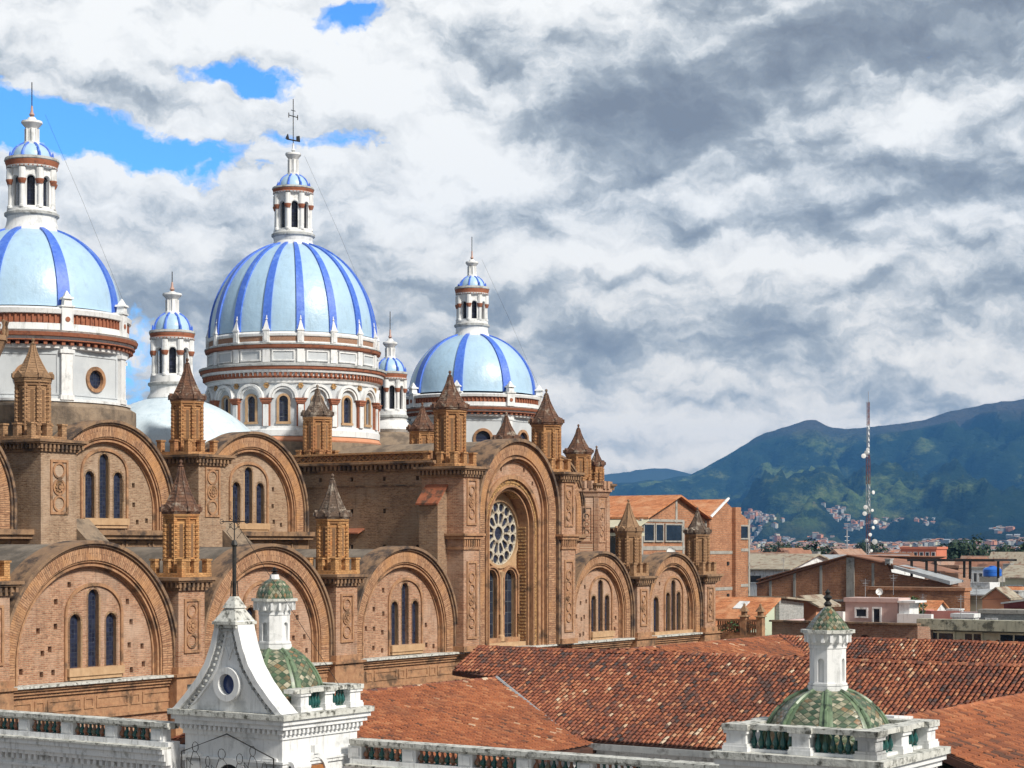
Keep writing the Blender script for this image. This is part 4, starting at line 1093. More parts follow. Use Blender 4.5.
def side_drum(d, s, v, rw, zrim, zband, zk1, zk0, zw, zb, Rd, rk, phr):
    """octagonal plaster drum with round windows"""
    c8 = math.cos(PI / 8)
    mb = MB(); apo = rw * c8 * 1.02; hw = apo * math.tan(PI / 8)
    zo = (zk0 + zw) / 2 - .12; ro = .50 * (zk0 - zw) / 2.6 * 1.0
    for k in range(8):
        mb.M = facet(s, v, k * PI / 4, apo)
        mb.plate(rectp(-hw, hw, zw, zk0 + .05), [circ(0, zo, ro, 28)], 0, .3)
        mb.plate([(-hw * .80, zw + .25), (-hw * .80, zk0 - .18), (hw * .80, zk0 - .18), (hw * .80, zw + .25)], [[(-hw * .74, zw + .33), (-hw * .74, zk0 - .26), (hw * .74, zk0 - .26), (hw * .74, zw + .33)]], -.04, -.001)
        mb.M = None
    dr = P(mb, 'drum', 'drumgrey')
    for k in range(8):
        mb = MB(); mb.M = facet(s, v, PI / 8 + k * PI / 4, rw)
        mb.box(-.30, .30, -.16, .5, zw + .002, zk0 - .002); mb.box(-.38, .38, -.22, .5, zk0 - .2, zk0 - .02); mb.box(-.36, .36, -.2, .5, zw + .004, zw + .25)
        P(mb, 'pilaster', 'white', dr)
    for k in range(8):
        mb = MB(); mb.M = facet(s, v, k * PI / 4, apo); mb.arc(0, zo, ro - .01, ro + .17, -.1, .1, a0=0, a1=2 * PI - 1e-4, n=32)
        o_ = P(mb, 'round_window', 'brick_trim', dr)
        mb = MB(); mb.M = facet(s, v, k * PI / 4, apo); mb.plate(circ(0, zo, ro, 24), [], .12, .16); P(mb, 'pane', 'glass', o_)
    mb = MB(); mb.lathe([(rw * .9, zb + .6), (rw * 1.03, zb + .62), (rw * 1.03, zw + .05), (rw * .9, zw + .06)], s, v, 64)
    P(mb, 'drum_ledge', 'white', dr)
    mb = MB(); mb.lathe([(rk * 1.0, zb - 2.5), (rk * 1.0, zb + .35), (rk * .99, zb + .4), (rk * .92, zb + .62)], s, v, 64); P(mb, 'drum_base', 'vault_dark', dr)
    mb = MB(); H = zk1 - zk0
    mb.cur = 0; mb.lathe([(rw * .95, zk0), (rw * 1.01, zk0 + H * .05), (rw * 1.01, zk0 + H * .25)], s, v, 64)
    mb.cur = 1
    nd = 72
    for k in range(nd):
        a = 2 * PI * k / nd; mb.M = Matrix.Translation((s, v, 0)) @ Matrix.Rotation(a, 4, 'Z'); mb.box(rw * 1.0, rk * .97, -.09, .09, zk0 + H * .22, zk0 + H * .42); mb.M = None
    mb.lathe([(rw * 1.0, zk0 + H * .421), (rk * .99, zk0 + H * .44), (rk * .99, zk0 + H * .50)], s, v, 64)
    mb.cur = 0; mb.lathe([(rk * .97, zk0 + H * .501), (rk * .98, zk0 + H * .66)], s, v, 64)
    mb.cur = 1; mb.lathe([(rk * .98, zk0 + H * .661), (rk * 1.01, zk0 + H * .68), (rk * 1.02, zk0 + H * .88), (rk * 1.0, zk0 + H * .9)], s, v, 64)
    mb.cur = 2; mb.lathe([(rk * 1.0, zk0 + H * .901), (rk * 1.01, zk1), (rk * .94, zk1 + .05)], s, v, 64)
    P(mb, 'drum_cornice', ['white', 'trimred', 'greycor'], dr)
    mb = MB(); rp = Rd * 1.09; H = zrim - zk1
    mb.cur = 0; mb.lathe([(rp, zk1 + .02), (rp, zk1 + H * .32)], s, v, 64)
    mb.cur = 1; mb.lathe([(rp * .985, zk1 + H * .30), (rp * .985, zk1 + H * .72)], s, v, 64)
    mb.cur = 0
    for k in range(112):
        a = 2 * PI * k / 112; mb.M = Matrix.Translation((s, v, 0)) @ Matrix.Rotation(a, 4, 'Z'); mb.cur = 1; mb.box(rp * .98, rp * 1.0, -.05, .05, zk1 + H * .32, zk1 + H * .70); mb.M = None
    mb.cur = 0; mb.lathe([(rp * .98, zk1 + H * .70), (rp * 1.02, zk1 + H * .73), (rp * 1.03, zk1 + H * .92), (rp * 1.0, zrim), (Rd * .98, zrim + .03)], s, v, 64)
    P(mb, 'parapet_ring', ['white', 'trimred'], dr)
    for k in range(8):
        mb = MB(); mb.M = facet(s, v, phr + k * PI / 4, rp)
        mb.box(-.30, .30, -.16, .3, zk1 + .03, zrim + .02); mb.box(-.36, .36, -.22, .35, zrim + .022, zrim + .10)
        mb.prism(4, 0, 0, .3, .26, zrim + .102, zrim + .42, PI / 4); mb.prism(4, 0, 0, .4, .36, zrim + .422, zrim + .52, PI / 4); mb.prism(4, 0, 0, .26, .03, zrim + .522, zrim + .85, PI / 4)
        mb.cur = 1; mb.plate(circ(0, (zk1 + zrim) / 2, .13, 12), [], -.19, -.155)
        P(mb, 'pedestal', ['white', 'trimred'], dr)
    return dr
PH8 = -PI / 2 + PI / 8
# left dome
d = big_dome(110.0, NV, 4.6, 12.05, 1.45, 16.4, 8, PH8, 'pale blue tiled dome nearest the left edge, with eight wide ribs', .62)
lantern(d, 110.0, NV, (16.35, 17.15, 17.55, 19.30, 19.65, 20.25, 21.05, 21.85, 22.45, 23.05, 24.30), 1.45, 1.16, 1.38, 1.05)
side_drum(d, 110.0, NV, 4.95, 11.95, 11.1, 10.75, 9.85, 7.3, 6.6, 4.6, 5.38, PH8)
# right dome
d = big_dome(150.45, NV, 4.4, 10.45, 1.23, 14.6, 8, PH8, 'pale blue tiled dome farthest to the right, with eight wide ribs', .60)
lantern(d, 150.45, NV, (14.55, 15.20, 15.65, 17.05, 17.45, 18.05, 18.80, 19.50, 20.00, 20.60, 21.60), 1.23, 1.02, 1.2, .87)
side_drum(d, 150.45, NV, 4.5, 10.3, 9.9, 9.42, 8.72, 6.0, 5.2, 4.4, 4.87, PH8)
# central dome
CS = 131.15
d = big_dome(CS, NV, 5.1, 12.65, 1.28, 18.42, 16, 0.0, 'largest blue dome at the middle, with sixteen narrow cobalt ribs', .46)
lantern(d, CS, NV, (18.37, 18.92, 19.32, 21.12, 21.57, 22.02, 22.82, 23.77, 24.22, 24.77, 27.52), 1.28, 1.1, 1.27, .93, style=1)
mb = MB()
# weather vane arrow and cross above the central lantern
mb.tube([(CS - .5, NV + .1, 24.97), (CS + .5, NV - .1, 24.97)], .045, 5); mb.plate([(CS - .62, 24.97), (CS - .42, 25.3), (CS - .3, 24.97), (CS - .42, 25.0)], [], NV + .05, NV + .12); mb.plate([(CS + .25, 25.02), (CS + .55, 24.98), (CS + .5, 25.32), (CS + .25, 25.26)], [], NV - .1, NV - .03)
mb.tube([(CS - .42, NV, 26.45), (CS + .42, NV, 26.45)], .03, 5); mb.tube([(CS - .2, NV, 26.8), (CS + .2, NV, 26.8)], .025, 5)
for q in (-.42, .42): mb.tube([(CS + q, NV, 26.3), (CS + q, NV, 26.6)], .03, 5)
P(mb, 'weather_vane', 'iron', d)
mb = MB(); n16 = 16; rA = 5.18; apo = rA * math.cos(PI / 16); hw = apo * math.tan(PI / 16)
for k in range(16):
    mb.M = facet(CS, NV, PI / 16 + k * PI / 8, apo)
    mb.plate(rectp(-hw, hw, 7.0, 9.7), [archp(0, 8.55, .27, 7.28, 12)], 0, .3)
    mb.M = None
dr = P(mb, 'drum', 'drumgrey')
for k in range(16):
    a = PI / 16 + k * PI / 8
    mb = MB(); mb.M = facet(CS, NV, a, apo)
    mb.arc(0, 8.55, .27, .40, -.08, .05, leg=1.25, n=14); mb.box(-.44, .44, -.12, .05, 7.15, 7.29)
    w_ = P(mb, 'window', 'stone', dr)
    mb = MB(); mb.M = facet(CS, NV, a, apo); mb.plate(archp(0, 8.55, .268, 7.29, 10), [], .14, .17); P(mb, 'pane', 'glass', w_)
mb = MB()
for k in range(16):
    mb.M = facet(CS, NV, PI / 16 + k * PI / 8, apo)
    mb.arc(0, 8.68, .56, .68, -.18, .0, n=18); mb.arc(0, 8.68, .70, .86, -.26, .0, n=18)
    mb.M = facet(CS, NV, k * PI / 8, rA)
    mb.box(-.16, .16, -.19, .2, 7.02, 8.30)
    mb.cur = 1; mb.box(-.24, .24, -.12, .2, 7.02, 8.35); mb.box(-.30, .30, -.26, .2, 8.45, 8.60); mb.box(-.24, .24, -.22, .2, 8.352, 8.448); mb.box(-.34, .34, -.30, .2, 8.602, 8.68)
    mb.cur = 2; mb.plate(circ(0, 9.42, .14, 8), [], -.06, .05)
    for q in range(6): mb.plate(circ(.12 * math.cos(q * PI / 3), 9.42 + .12 * math.sin(q * PI / 3), .06, 6), [], -.09, .05)
    mb.cur = 0
    mb.M = None
P(mb, 'arcade', ['white', 'trimred', 'ornament'], dr)
mb = MB(); mb.lathe([(rA * .95, 6.42), (5.32, 6.45), (5.34, 6.8), (5.28, 6.85), (5.26, 7.02), (5.0, 7.04)], CS, NV, 96); P(mb, 'drum_ledge', 'white', dr)
mb = MB(); mb.lathe([(5.5, 3.0), (5.5, 6.1), (5.42, 6.2)], CS, NV, 96); mb.cur = 1; mb.lathe([(5.5, 6.1), (5.42, 6.2), (5.3, 6.41)], CS, NV, 96); P(mb, 'drum_base', ['vault_dark', 'adobe'], dr)
mb = MB()
mb.cur = 0; mb.lathe([(5.1, 9.55), (5.24, 9.6), (5.26, 9.78), (5.40, 9.86)], CS, NV, 96)
mb.cur = 1; mb.lathe([(5.40, 9.861), (5.42, 9.98)], CS, NV, 96)
for k in range(112):
    a = 2 * PI * k / 112; mb.M = Matrix.Translation((CS, NV, 0)) @ Matrix.Rotation(a, 4, 'Z'); mb.box(5.38, 5.52, -.07, .07, 9.96, 10.16); mb.M = None
mb.cur = 0; mb.lathe([(5.40, 9.98), (5.42, 10.18), (5.56, 10.2), (5.60, 10.34)], CS, NV, 96)
mb.cur = 1; mb.lathe([(5.60, 10.341), (5.68, 10.38), (5.70, 10.52), (5.68, 10.54)], CS, NV, 96)
mb.cur = 2; mb.lathe([(5.68, 10.541), (5.76, 10.56), (5.76, 10.68), (5.2, 10.78)], CS, NV, 96)
mb.cur = 0; mb.lathe([(5.14, 10.75), (5.14, 11.7)], CS, NV, 96)
mb.cur = 1; mb.lathe([(5.14, 11.62), (5.36, 11.68), (5.40, 11.80), (5.36, 11.84)], CS, NV, 96); mb.cur = 2; mb.lathe([(5.36, 11.841), (5.42, 11.86), (5.42, 11.92), (5.2, 11.95)], CS, NV, 96)
mb.cur = 0; mb.lathe([(5.17, 11.94), (5.17, 12.05)], CS, NV, 96)
mb.cur = 3; mb.lathe([(5.15, 12.04), (5.15, 12.36)], CS, NV, 96)
mb.cur = 0; mb.lathe([(5.17, 12.34), (5.22, 12.38), (5.24, 12.5), (5.1, 12.62), (4.95, 12.66)], CS, NV, 96)
P(mb, 'drum_cornice', ['white', 'trimred', 'greycor', 'lattice'], dr)
for k in range(16):
    mb = MB(); mb.M = facet(CS, NV, PI / 16 + k * PI / 8, 5.13)
    mb.plate(rectp(-.68, .68, 10.88, 11.52), [rectp(-.60, .60, 10.96, 11.44)], -.09, .02)
    mb.cur = 1; mb.plate(rectp(-.60, .60, 10.96, 11.44), [], -.03, .0)
    P(mb, 'attic_panel', ['white', 'drumgrey'], dr)
    mb = MB(); mb.M = facet(CS, NV, k * PI / 8, 5.14)
    mb.box(-.21, .21, -.12, .1, 10.8, 11.60)
    mb.box(-.19, .19, -.16, .15, 11.96, 12.66); mb.box(-.10, .10, -.20, -.161, 12.05, 12.6); mb.box(-.23, .23, -.2, .19, 12.662, 12.74)
    mb.prism(4, 0, 0, .25, .05, 12.742, 13.3, PI / 4); mb.lathe([(.04, 13.3), (.09, 13.36), (.04, 13.43), (.03, 13.55), (0, 13.6)], 0, 0, 6)
    P(mb, 'pinnacle', 'white', dr)
# two low vault domes with lanterns between
prof = [(6.6 * math.cos(t), 1.15 + 7.3 * math.sin(t)) for t in [R(35 + 45 * k / 24) for k in range(25)]]
prof = [(5.4, 3.6)] + prof
mb = MB(); mb.lathe(prof, 120.5, NV, 64); d = P(mb, 'low_dome', 'domepale'); d['label'] = 'low white-blue dome half hidden behind the upper arch'
lantern(d, 120.5, NV, (8.35, 9.0, 9.6, 11.25, 11.65, 12.2, 13.2, 14.0, 14.45, 15.0, 15.6), 1.35, 1.12, 1.28, 1.06)
prof = [(5.2 * math.cos(t), 1.2 + 6.4 * math.sin(t)) for t in [R(2 + 78 * k / 24) for k in range(25)]]
mb = MB(); mb.lathe(prof, 141.0, NV, 64); d = P(mb, 'low_dome', 'vault_dark'); d['label'] = 'low grey brown dome between the central and right domes'
lantern(d, 141.0, NV, (7.6, 8.3, 8.8, 10.5, 10.85, 11.4, 12.3, 13.0, 13.6, 14.2, 15.4), 1.4, .98, 1.12, .93)
mb = MB(); mb.box(95, 158, 12.5, 20.3, GZ, 3.4); P(mb, 'nave_core', 'vault_dark')

# ================================================================== OLD CONVENT WITH CLAY TILE ROOFS
def tile_roof(parent, name, poly, z0, ref, fall, slope, mat='tile', pitch=.225, row=.29, seed=1, cap=None, label=None, base='pan'):
    """poly: outline (s,v); height z0 on the line through ref square to fall; rows of half-round cover tiles over dark pans"""
    rnd = random.Random(seed)
    fx, fy = fall; l = math.hypot(fx, fy); fx /= l; fy /= l; gx, gy = -fy, fx
    def zz(x, y): return z0 - slope * ((x - ref[0]) * fx + (y - ref[1]) * fy)
    mb = MB()
    n = len(poly)
    top = [(x, y, zz(x, y)) for x, y in poly]; bot = [(x, y, zz(x, y) - .22) for x, y in poly]
    mb._add(top + bot, [tuple(range(n)), tuple(reversed(range(n, 2 * n)))] + [(i, (i + 1) % n, n + (i + 1) % n, n + i) for i in range(n)])
    mb.cur = 1
    A = [(x - ref[0]) * gx + (y - ref[1]) * gy for x, y in poly]; B = [(x - ref[0]) * fx + (y - ref[1]) * fy for x, y in poly]
    cs = math.cos(math.atan(slope)); rr = row * cs
    a = min(A) + pitch / 2; r_ = pitch * .34
    ang = [PI * k / 4 for k in range(5)]
    while a < max(A):
        b = min(B) + rnd.uniform(-.03, .03)
        wob = rnd.uniform(-.012, .012)
        while b < max(B):
            cx, cy = ref[0] + gx * a + fx * (b + rr / 2), ref[1] + gy * a + fy * (b + rr / 2)
            if inpoly(cx, cy, poly):
                j = rnd.uniform(-.015, .015) + wob; sk = rnd.uniform(-.012, .012); lift = rnd.uniform(0, .014); q = r_ * rnd.uniform(.92, 1.06)
                sag = .075 * noise.noise(Vector((cx * .22, cy * .22, seed + 3.3))) + .03 * noise.noise(Vector((cx * .9, cy * .9, seed)))
                if rnd.random() < .02: sk += rnd.uniform(-.06, .06); lift += .03
                pts = []
                for (bb, dz, rs) in ((b - .02, .018, .88), (b + rr + .03, .05 + lift, 1.0)):
                    for t in ang:
                        aa = a + j + sk * (1 if bb > b else -1) - q * rs * math.cos(t)
                        x = ref[0] + gx * aa + fx * bb; y = ref[1] + gy * aa + fy * bb
                        pts.append((x, y, zz(x, y) + .06 + sag + dz + q * rs * .85 * math.sin(t)))
                nf = len(mb.f)
                mb._add(pts, [(k, k + 1, 6 + k, 5 + k) for k in range(4)] + [(5, 6, 7, 8, 9)])
                # colour of each tile: clustered ageing plus a random firing colour
                c = .47 + .34 * noise.noise(Vector((cx * .35, cy * .35, seed))) + rnd.gauss(0, .19)
                for k in range(5): mb.tint[nf + k] = max(0, min(1, c))
            b += rr
        a += pitch
    o = mb.build(name, [base, mat], parent, smooth=50, fixn=False)
    if label: o['label'] = label
    return o, zz
def cap_line(parent, pts, mat='tile', r=.13, name='ridge_tiles', seed=0):
    rnd = random.Random(seed); mb = MB()
    for p, q in zip(pts, pts[1:]):
        p = Vector(p); q = Vector(q); L = (q - p).length; n = max(1, int(L / .36)); d = (q - p) / n
        side = Vector((-d.y, d.x, 0)).normalized()
        for k in range(n):
            a = p + d * k; b = p + d * (k + 1.08); vs = []
            rq = r * rnd.uniform(.9, 1.1)
            for c, rs in ((a, .88), (b, 1.0)):
                for t in range(6):
                    th = PI * t / 5; vs.append(tuple(c + side * (rq * rs * math.cos(th)) + Vector((0, 0, rq * rs * math.sin(th)))))
            nf = len(mb.f); mb._add(vs, [(t, t + 1, 7 + t, 6 + t) for t in range(5)] + [(5, 4, 3, 2, 1, 0), (6, 7, 8, 9, 10, 11)])
            c = min(1, max(0, rnd.gauss(.5, .2)))
            for t in range(7): mb.tint[nf + t] = c
    return mb.build(name, mat, parent, smooth=50, fixn=False)
conv = root('convent', 'old convent around a courtyard under wide mottled clay tile roofs', 'convent', 115, -20)
SL = .45
r1, z1 = tile_roof(conv, 'roof', [(116.8, -7.4), (116.8, -62), (109.4, -62), (109.4, -17.0), (114.1, -10.4), (114.6, -7.4)], -5.0, (116.8, 0), (-1, 0), SL, seed=1, label='broad main slope of mottled dark and orange tiles')
cap_line(r1, [(116.8, -7.4, -4.98), (116.8, -62, -4.98)], seed=2)
r1b, _ = tile_roof(conv, 'roof', [(116.82, -7.4), (124, -7.4), (124, -62), (116.82, -62)], -5.02, (116.8, 0), (1, 0), SL, seed=11, pitch=.5, row=.6)
r2, z2 = tile_roof(conv, 'roof', [(98.0, -10.3), (113.9, -10.3), (109.5, -17.1), (109.5, -18.5), (98.0, -18.5)], -6.27, (0, -10.3), (0, -1), .28, seed=3, label='smaller lower slope of reddish tiles at the left', mat='tile_new', pitch=.22)
cap_line(r2, [(98.0, -10.3, -6.24), (113.9, -10.3, -6.24)], seed=4)
r2b, _ = tile_roof(conv, 'roof', [(98.0, -10.28), (113.9, -10.28), (113.9, -4.5), (98.0, -4.5)], -6.27, (0, -10.3), (0, 1), .35, seed=13, pitch=.3, row=.5)
mb = MB()       # grey flashing along the valley
for (a, b) in (((114.0, -10.35), (109.45, -17.2)),):
    mb.tube([(a[0], a[1], z1(*a) + .10), (b[0], b[1], z1(*b) + .14)], .09, 6)
P2 = lambda mb, n, m, par=None: mb.build(n, m, par or conv)
P2(mb, 'flashing', 'zinc')
r3, z3 = tile_roof(conv, 'roof', [(124.0, -13.1), (138.3, -13.1), (133.2, -18.2), (124.0, -18.2)], -5.2, (0, -13.1), (0, -1), .30, seed=5, mat='tile_new', label='orange tile slope beside the cathedral wall', pitch=.225)
tile_roof(conv, 'roof', [(117.2, -13.1), (124, -13.1), (124, -18.2), (119.5, -18.2)], -5.2, (0, -13.1), (0, -1), .30, seed=15, mat='tile_new', pitch=.225)
cap_line(r3, [(117.2, -13.1, -5.17), (138.3, -13.1, -5.17)], seed=6)
tile_roof(conv, 'roof', [(116.9, -13.05), (138.3, -13.05), (138.3, -8.6), (116.9, -8.6)], -5.22, (0, -13.1), (0, 1), .35, seed=16, pitch=.4, row=.5)
r4, z4 = tile_roof(conv, 'roof', [(138.3, -13.1), (138.3, -64), (131.5, -64), (131.5, -20), (133.0, -18.4)], -5.2, (138.3, 0), (-1, 0), SL, seed=7, label='rear slope of regular tile rows behind the main ridge')
cap_line(r4, [(138.3, -13.1, -5.17), (138.3, -64, -5.17)], seed=8)
tile_roof(conv, 'roof', [(138.32, -13.1), (144, -13.1), (144, -64), (138.32, -64)], -5.22, (138.3, 0), (1, 0), SL, seed=17, pitch=.5, row=.6)
cap_line(r4, [(138.25, -13.2, -5.1), (133.1, -18.3, z3(133.1, -18.3) + .06)], seed=9)
r5, z5 = tile_roof(conv, 'roof', [(90.5, -39.2), (116.6, -39.2), (116.6, -47), (90.5, -47)], -5.06, (0, -39.2), (0, -1), .36, seed=10, mat='tile_new', pitch=.22, label='bright orange tile slope at the lower right corner')
cap_line(r5, [(91.3, -39.2, -5.03), (116.6, -39.2, -5.03)], 'tile_new', seed=12)
tile_roof(conv, 'roof', [(90.5, -39.18), (116.6, -39.18), (116.6, -34), (90.5, -34)], -5.08, (0, -39.2), (0, 1), .5, seed=18, pitch=.4, row=.5)
mb = MB(); mb.hexa([(90.6, -39.6, -5.1), (92.0, -39.6, -5.1), (92.0, -38.9, -5.1), (90.6, -38.9, -5.1), (90.6, -39.6, -4.78), (92.0, -39.6, -4.88), (92.0, -38.9, -4.88), (90.6, -38.9, -4.78)])
P2(mb, 'mortar_block', 'white_old')
# walls below the eaves
mb = MB()
ho = [archp(110.0 * 0 + q, -10.1, .95, -12.6, 12) for q in (20.6, 24.2, 27.8, 31.4, 35.0, 38.6)]
mb.M = Matrix.Rotation(PI / 2, 4, 'Z') @ Matrix.Scale(-1, 4, (1, 0, 0))
mb.plate(rectp(17.3, 62, GZ, -8.45), ho, -110.2, -109.95)
mb.M = None
mb.box(112.4, 112.6, -62, -17.3, GZ, -8.0)
mb.box(123.3, 123.8, -62, -7.5, GZ, -8.3)
mb.box(131.9, 132.3, -64, -19, GZ, -8.3); mb.box(143.2, 143.6, -64, -13.2, GZ, -8.0)
mb.box(98.2, 109.6, -17.9, -17.6, GZ, -8.55); mb.box(98.2, 113.6, -5.2, -4.9, GZ, -8.3); mb.box(98.3, 98.5, -17.6, -5.0, GZ, -8.2)
mb.box(90.8, 91.1, -46.6, -34.4, GZ, -7.9); mb.box(91, 109.9, -46.4, -46.1, GZ, -7.8); mb.box(91, 109.9, -35, -34.7, GZ, -7.8)
mb.box(113, 138, -8.9, -8.7, GZ, -6.9)
P2(mb, 'wall', 'white_old')
mb = MB(); mb.box(109.3, 109.42, -62, -17.2, -8.56, -8.42); mb.box(109.2, 109.3, -62, -17.2, -8.62, -8.36)
P2(mb, 'gutter', 'greycor')
mb = MB(); mb.box(111.6, 111.7, -60, -17.5, -16, -8.3); P2(mb, 'dark_gallery', 'void')
mb = MB(); mb.box(113.0, 138.0, -62, -18.5, -8.6, -8.5); P2(mb, 'courtyard_canopy', 'oldzinc')

# ================================================================== WHITE CHURCH (foreground)
ch = root('church', 'whitewashed colonial church front with curled gable, balustrades and two small tiled cupolas', 'church', 82.3, -30)
def C(mb, n, m, par=None, **k): return mb.build(n, m, par or ch, **k)
# baluster prototype, set along each rail
def baluster_profile(h, w=.075):
    return [(w * .75, 0), (w * .75, .04 * h), (w * .45, .08 * h), (w * .9, .22 * h), (w * 1.05, .34 * h), (w * .8, .5 * h), (w * .42, .68 * h), (w * .38, .84 * h), (w * .7, .92 * h), (w * .7, h)]
def bal_row(par, p0, p1, n, z0, h, mat='greenglaze', w=.075):
    out_ = []
    for k in range(n):
        t = (k + .5) / n; s = p0[0] + (p1[0] - p0[0]) * t; v = p0[1] + (p1[1] - p0[1]) * t
        mb = MB(); mb.lathe(baluster_profile(h, w), 0, 0, 8)
        mb.v = [(x + s, y + v, z + z0) for x, y, z in mb.v]
        out_.append(C(mb, 'baluster', mat if not callable(mat) else mat(k), par))
    return out_
def post(mb, s, v, w, z0, z1, flare=True):
    mb.box(s - w / 2, s + w / 2, v - w / 2, v + w / 2, z0, z1)
    if flare:
        for (e, a, b) in ((.07, z0 + .002, z0 + .12), (.05, z0 + .121, z0 + .18), (.05, z1 - .09, z1 - .002)):
            mb.box(s - w / 2 - e, s + w / 2 + e, v - w / 2 - e, v + w / 2 + e, a, b)
def tower_top(s0, s1, v0, v1, zt, zr, nm, rows, cen, Zd, Zl, hole=True):
    """cornice, low balustrade and cupola of one bell tower. zt ledge top, zr rail top"""
    sc0, vc0 = (s0 + s1) / 2, (v0 + v1) / 2
    mb = MB(); mb.box(s0, s1, v0, v1, GZ, zt - .62)
    wl = C(mb, 'tower_wall', 'white')
    mb = MB()
    for (e, a, b) in ((.06, zt - 1.55, zt - 1.45), (.10, zt - 1.449, zt - 1.38), (.05, zt - .74, zt - .62), (.22, zt - .44, zt - .30), (.30, zt - .299, zt - .16)):
        mb.box(s0 - e, s1 + e, v0 - e, v1 + e, a, b)
    mb.box(s0 - .08, s1 + .08, v0 - .08, v1 + .08, zt - .619, zt - .441)
    mb.cur = 1
    mb.box(s0 - .38, s1 + .38, v0 - .38, v1 + .38, zt - .159, zt)
    mb.cur = 0
    dent_row(mb, s0 - .1, s1 + .1, v0 - .078, zt - .58, zt - .45, .09, .10, .10)
    dent_row(mb, v0 - .1, v1 + .1, s0 - .078, zt - .58, zt - .45, .09, .10, .10, axis='y')
    C(mb, 'tower_cornice', ['white', 'grime_cap'], wl)
    return wl
def dome_gored(par, s, v, r, z0, z1, ph, rib_w=.09, mat='diamond', lab=None):
    mb = MB(); N = 8; m_ = 10; h = z1 - z0
    for g in range(N):
        a0 = ph + g * 2 * PI / N; a1 = a0 + 2 * PI / N
        for i in range(m_):
            t0 = PI / 2 * i / m_ * .93; t1 = PI / 2 * (i + 1) / m_ * .93
            for j in range(4):
                b0 = a0 + (a1 - a0) * j / 4; b1 = a0 + (a1 - a0) * (j + 1) / 4
                def pt(t, b):
                    f = math.cos(PI / N) / math.cos(b - (a0 + a1) / 2); f = 1 + (f - 1) * .7
                    return (s + r * math.cos(t) * f * math.cos(b), v + r * math.cos(t) * f * math.sin(b), z0 + h / math.sin(PI / 2 * .93) * math.sin(t))
                def uu(t, q): return ((q - 2) * 1.15 * math.cos(t) + g * 8, t * 8.5)
                mb._add([pt(t0, b0), pt(t0, b1), pt(t1, b1), pt(t1, b0)], [(0, 1, 2, 3)], [(uu(t0, j), uu(t0, j + 1), uu(t1, j + 1), uu(t1, j))])
    d = C(mb, 'tiled_dome', mat, par, smooth=30, fixn=False)
    if lab: d['label'] = lab
    mb = MB()
    for g in range(N):
        a = ph + g * 2 * PI / N
        mb.tube([(s + (r + .01) * math.cos(t) * math.cos(a), v + (r + .01) * math.cos(t) * math.sin(a), z0 + h / math.sin(PI / 2 * .93) * math.sin(t) + .0) for t in [PI / 2 * .93 * q / 12 for q in range(13)]], rib_w * .5, 6)
    C(mb, 'dome_ribs', 'greenrib', d)
    for g in range(N):
        a = ph + g * 2 * PI / N; c, s_ = math.cos(a), math.sin(a); pts = []; fs = []
        for q in range(13):
            t = PI / 2 * .93 * q / 12; w_ = .17 * (.35 + .65 * math.cos(t)); rr = (r + .012) * math.cos(t); z = z0 + h / math.sin(PI / 2 * .93) * math.sin(t) + .004
            for k in (-w_, 0, w_): pts.append((s + (rr - abs(k) * .30) * c - k * s_, v + (rr - abs(k) * .30) * s_ + k * c, z))
        for q in range(12): fs += [(q * 3, q * 3 + 1, q * 3 + 4, q * 3 + 3), (q * 3 + 1, q * 3 + 2, q * 3 + 5, q * 3 + 4)]
        m2 = MB(); m2._add(pts, fs); C(m2, 'rib_band', 'greenrib', d, fixn=False)
    return d
# --- right tower
wlR = tower_top(79.85, 83.15, -43.55, -40.05, -4.75, -4.21, 'right', None, None, None, None)
def rail(par, a, b, zt, zr, posts, w=.5, capm='grime_cap'):
    """posts at the given fractions; balusters between them"""
    L = math.hypot(b[0] - a[0], b[1] - a[1]); dx, dy = (b[0] - a[0]) / L, (b[1] - a[1]) / L
    ax = abs(dx) > .5
    mb = MB()
    for f in posts: post(mb, a[0] + dx * L * f, a[1] + dy * L * f, w, zt + .002, zr - .12)
    e = .13
    x0, x1 = min(a[0], b[0]), max(a[0], b[0]); y0, y1 = min(a[1], b[1]), max(a[1], b[1])
    if ax: mb.box(x0, x1, y0 - .14, y0 + .14, zt + .003, zt + .07)
    else: mb.box(x0 - .14, x0 + .14, y0, y1, zt + .003, zt + .07)
    r_ = C(mb, 'balustrade', 'white', par)
    mb = MB(); q = w / 2 + .06
    if ax: mb.box(x0 - q, x1 + q, y0 - .2, y0 + .2, zr - .119, zr)
    else: mb.box(x0 - .2, x0 + .2, y0 - q, y1 + q, zr - .119, zr)
    for f in posts:
        cx, cy = a[0] + dx * L * f, a[1] + dy * L * f; mb.box(cx - q - .02, cx + q + .02, cy - q - .02, cy + q + .02, zr - .13, zr + .006)
    C(mb, 'hand_rail', capm, r_)
    return r_
def fill(par, a, b, posts, w, zt, zr, n, mat):
    L = math.hypot(b[0] - a[0], b[1] - a[1]); dx, dy = (b[0] - a[0]) / L, (b[1] - a[1]) / L
    for f0, f1 in zip(posts, posts[1:]):
        g0 = L * f0 + w / 2 + .04; g1 = L * f1 - w / 2 - .04
        bal_row(par, (a[0] + dx * g0, a[1] + dy * g0), (a[0] + dx * g1, a[1] + dy * g1), n, zt + .07, zr - zt - .19, mat)
zt, zr = -4.75, -4.12
pR = [0, .5, 1]
a_, b_ = (80.0, -43.4), (80.0, -40.2)
q_ = rail(ch, a_, b_, zt, zr, pR, .42); fill(q_, a_, b_, pR, .42, zt, zr, 6, 'greenglaze')
a_, b_ = (80.0, -43.4), (83.0, -43.4)
q_ = rail(ch, a_, b_, zt, zr - .002, pR, .42); fill(q_, a_, b_, pR, .42, zt, zr, 4, 'greenglaze')
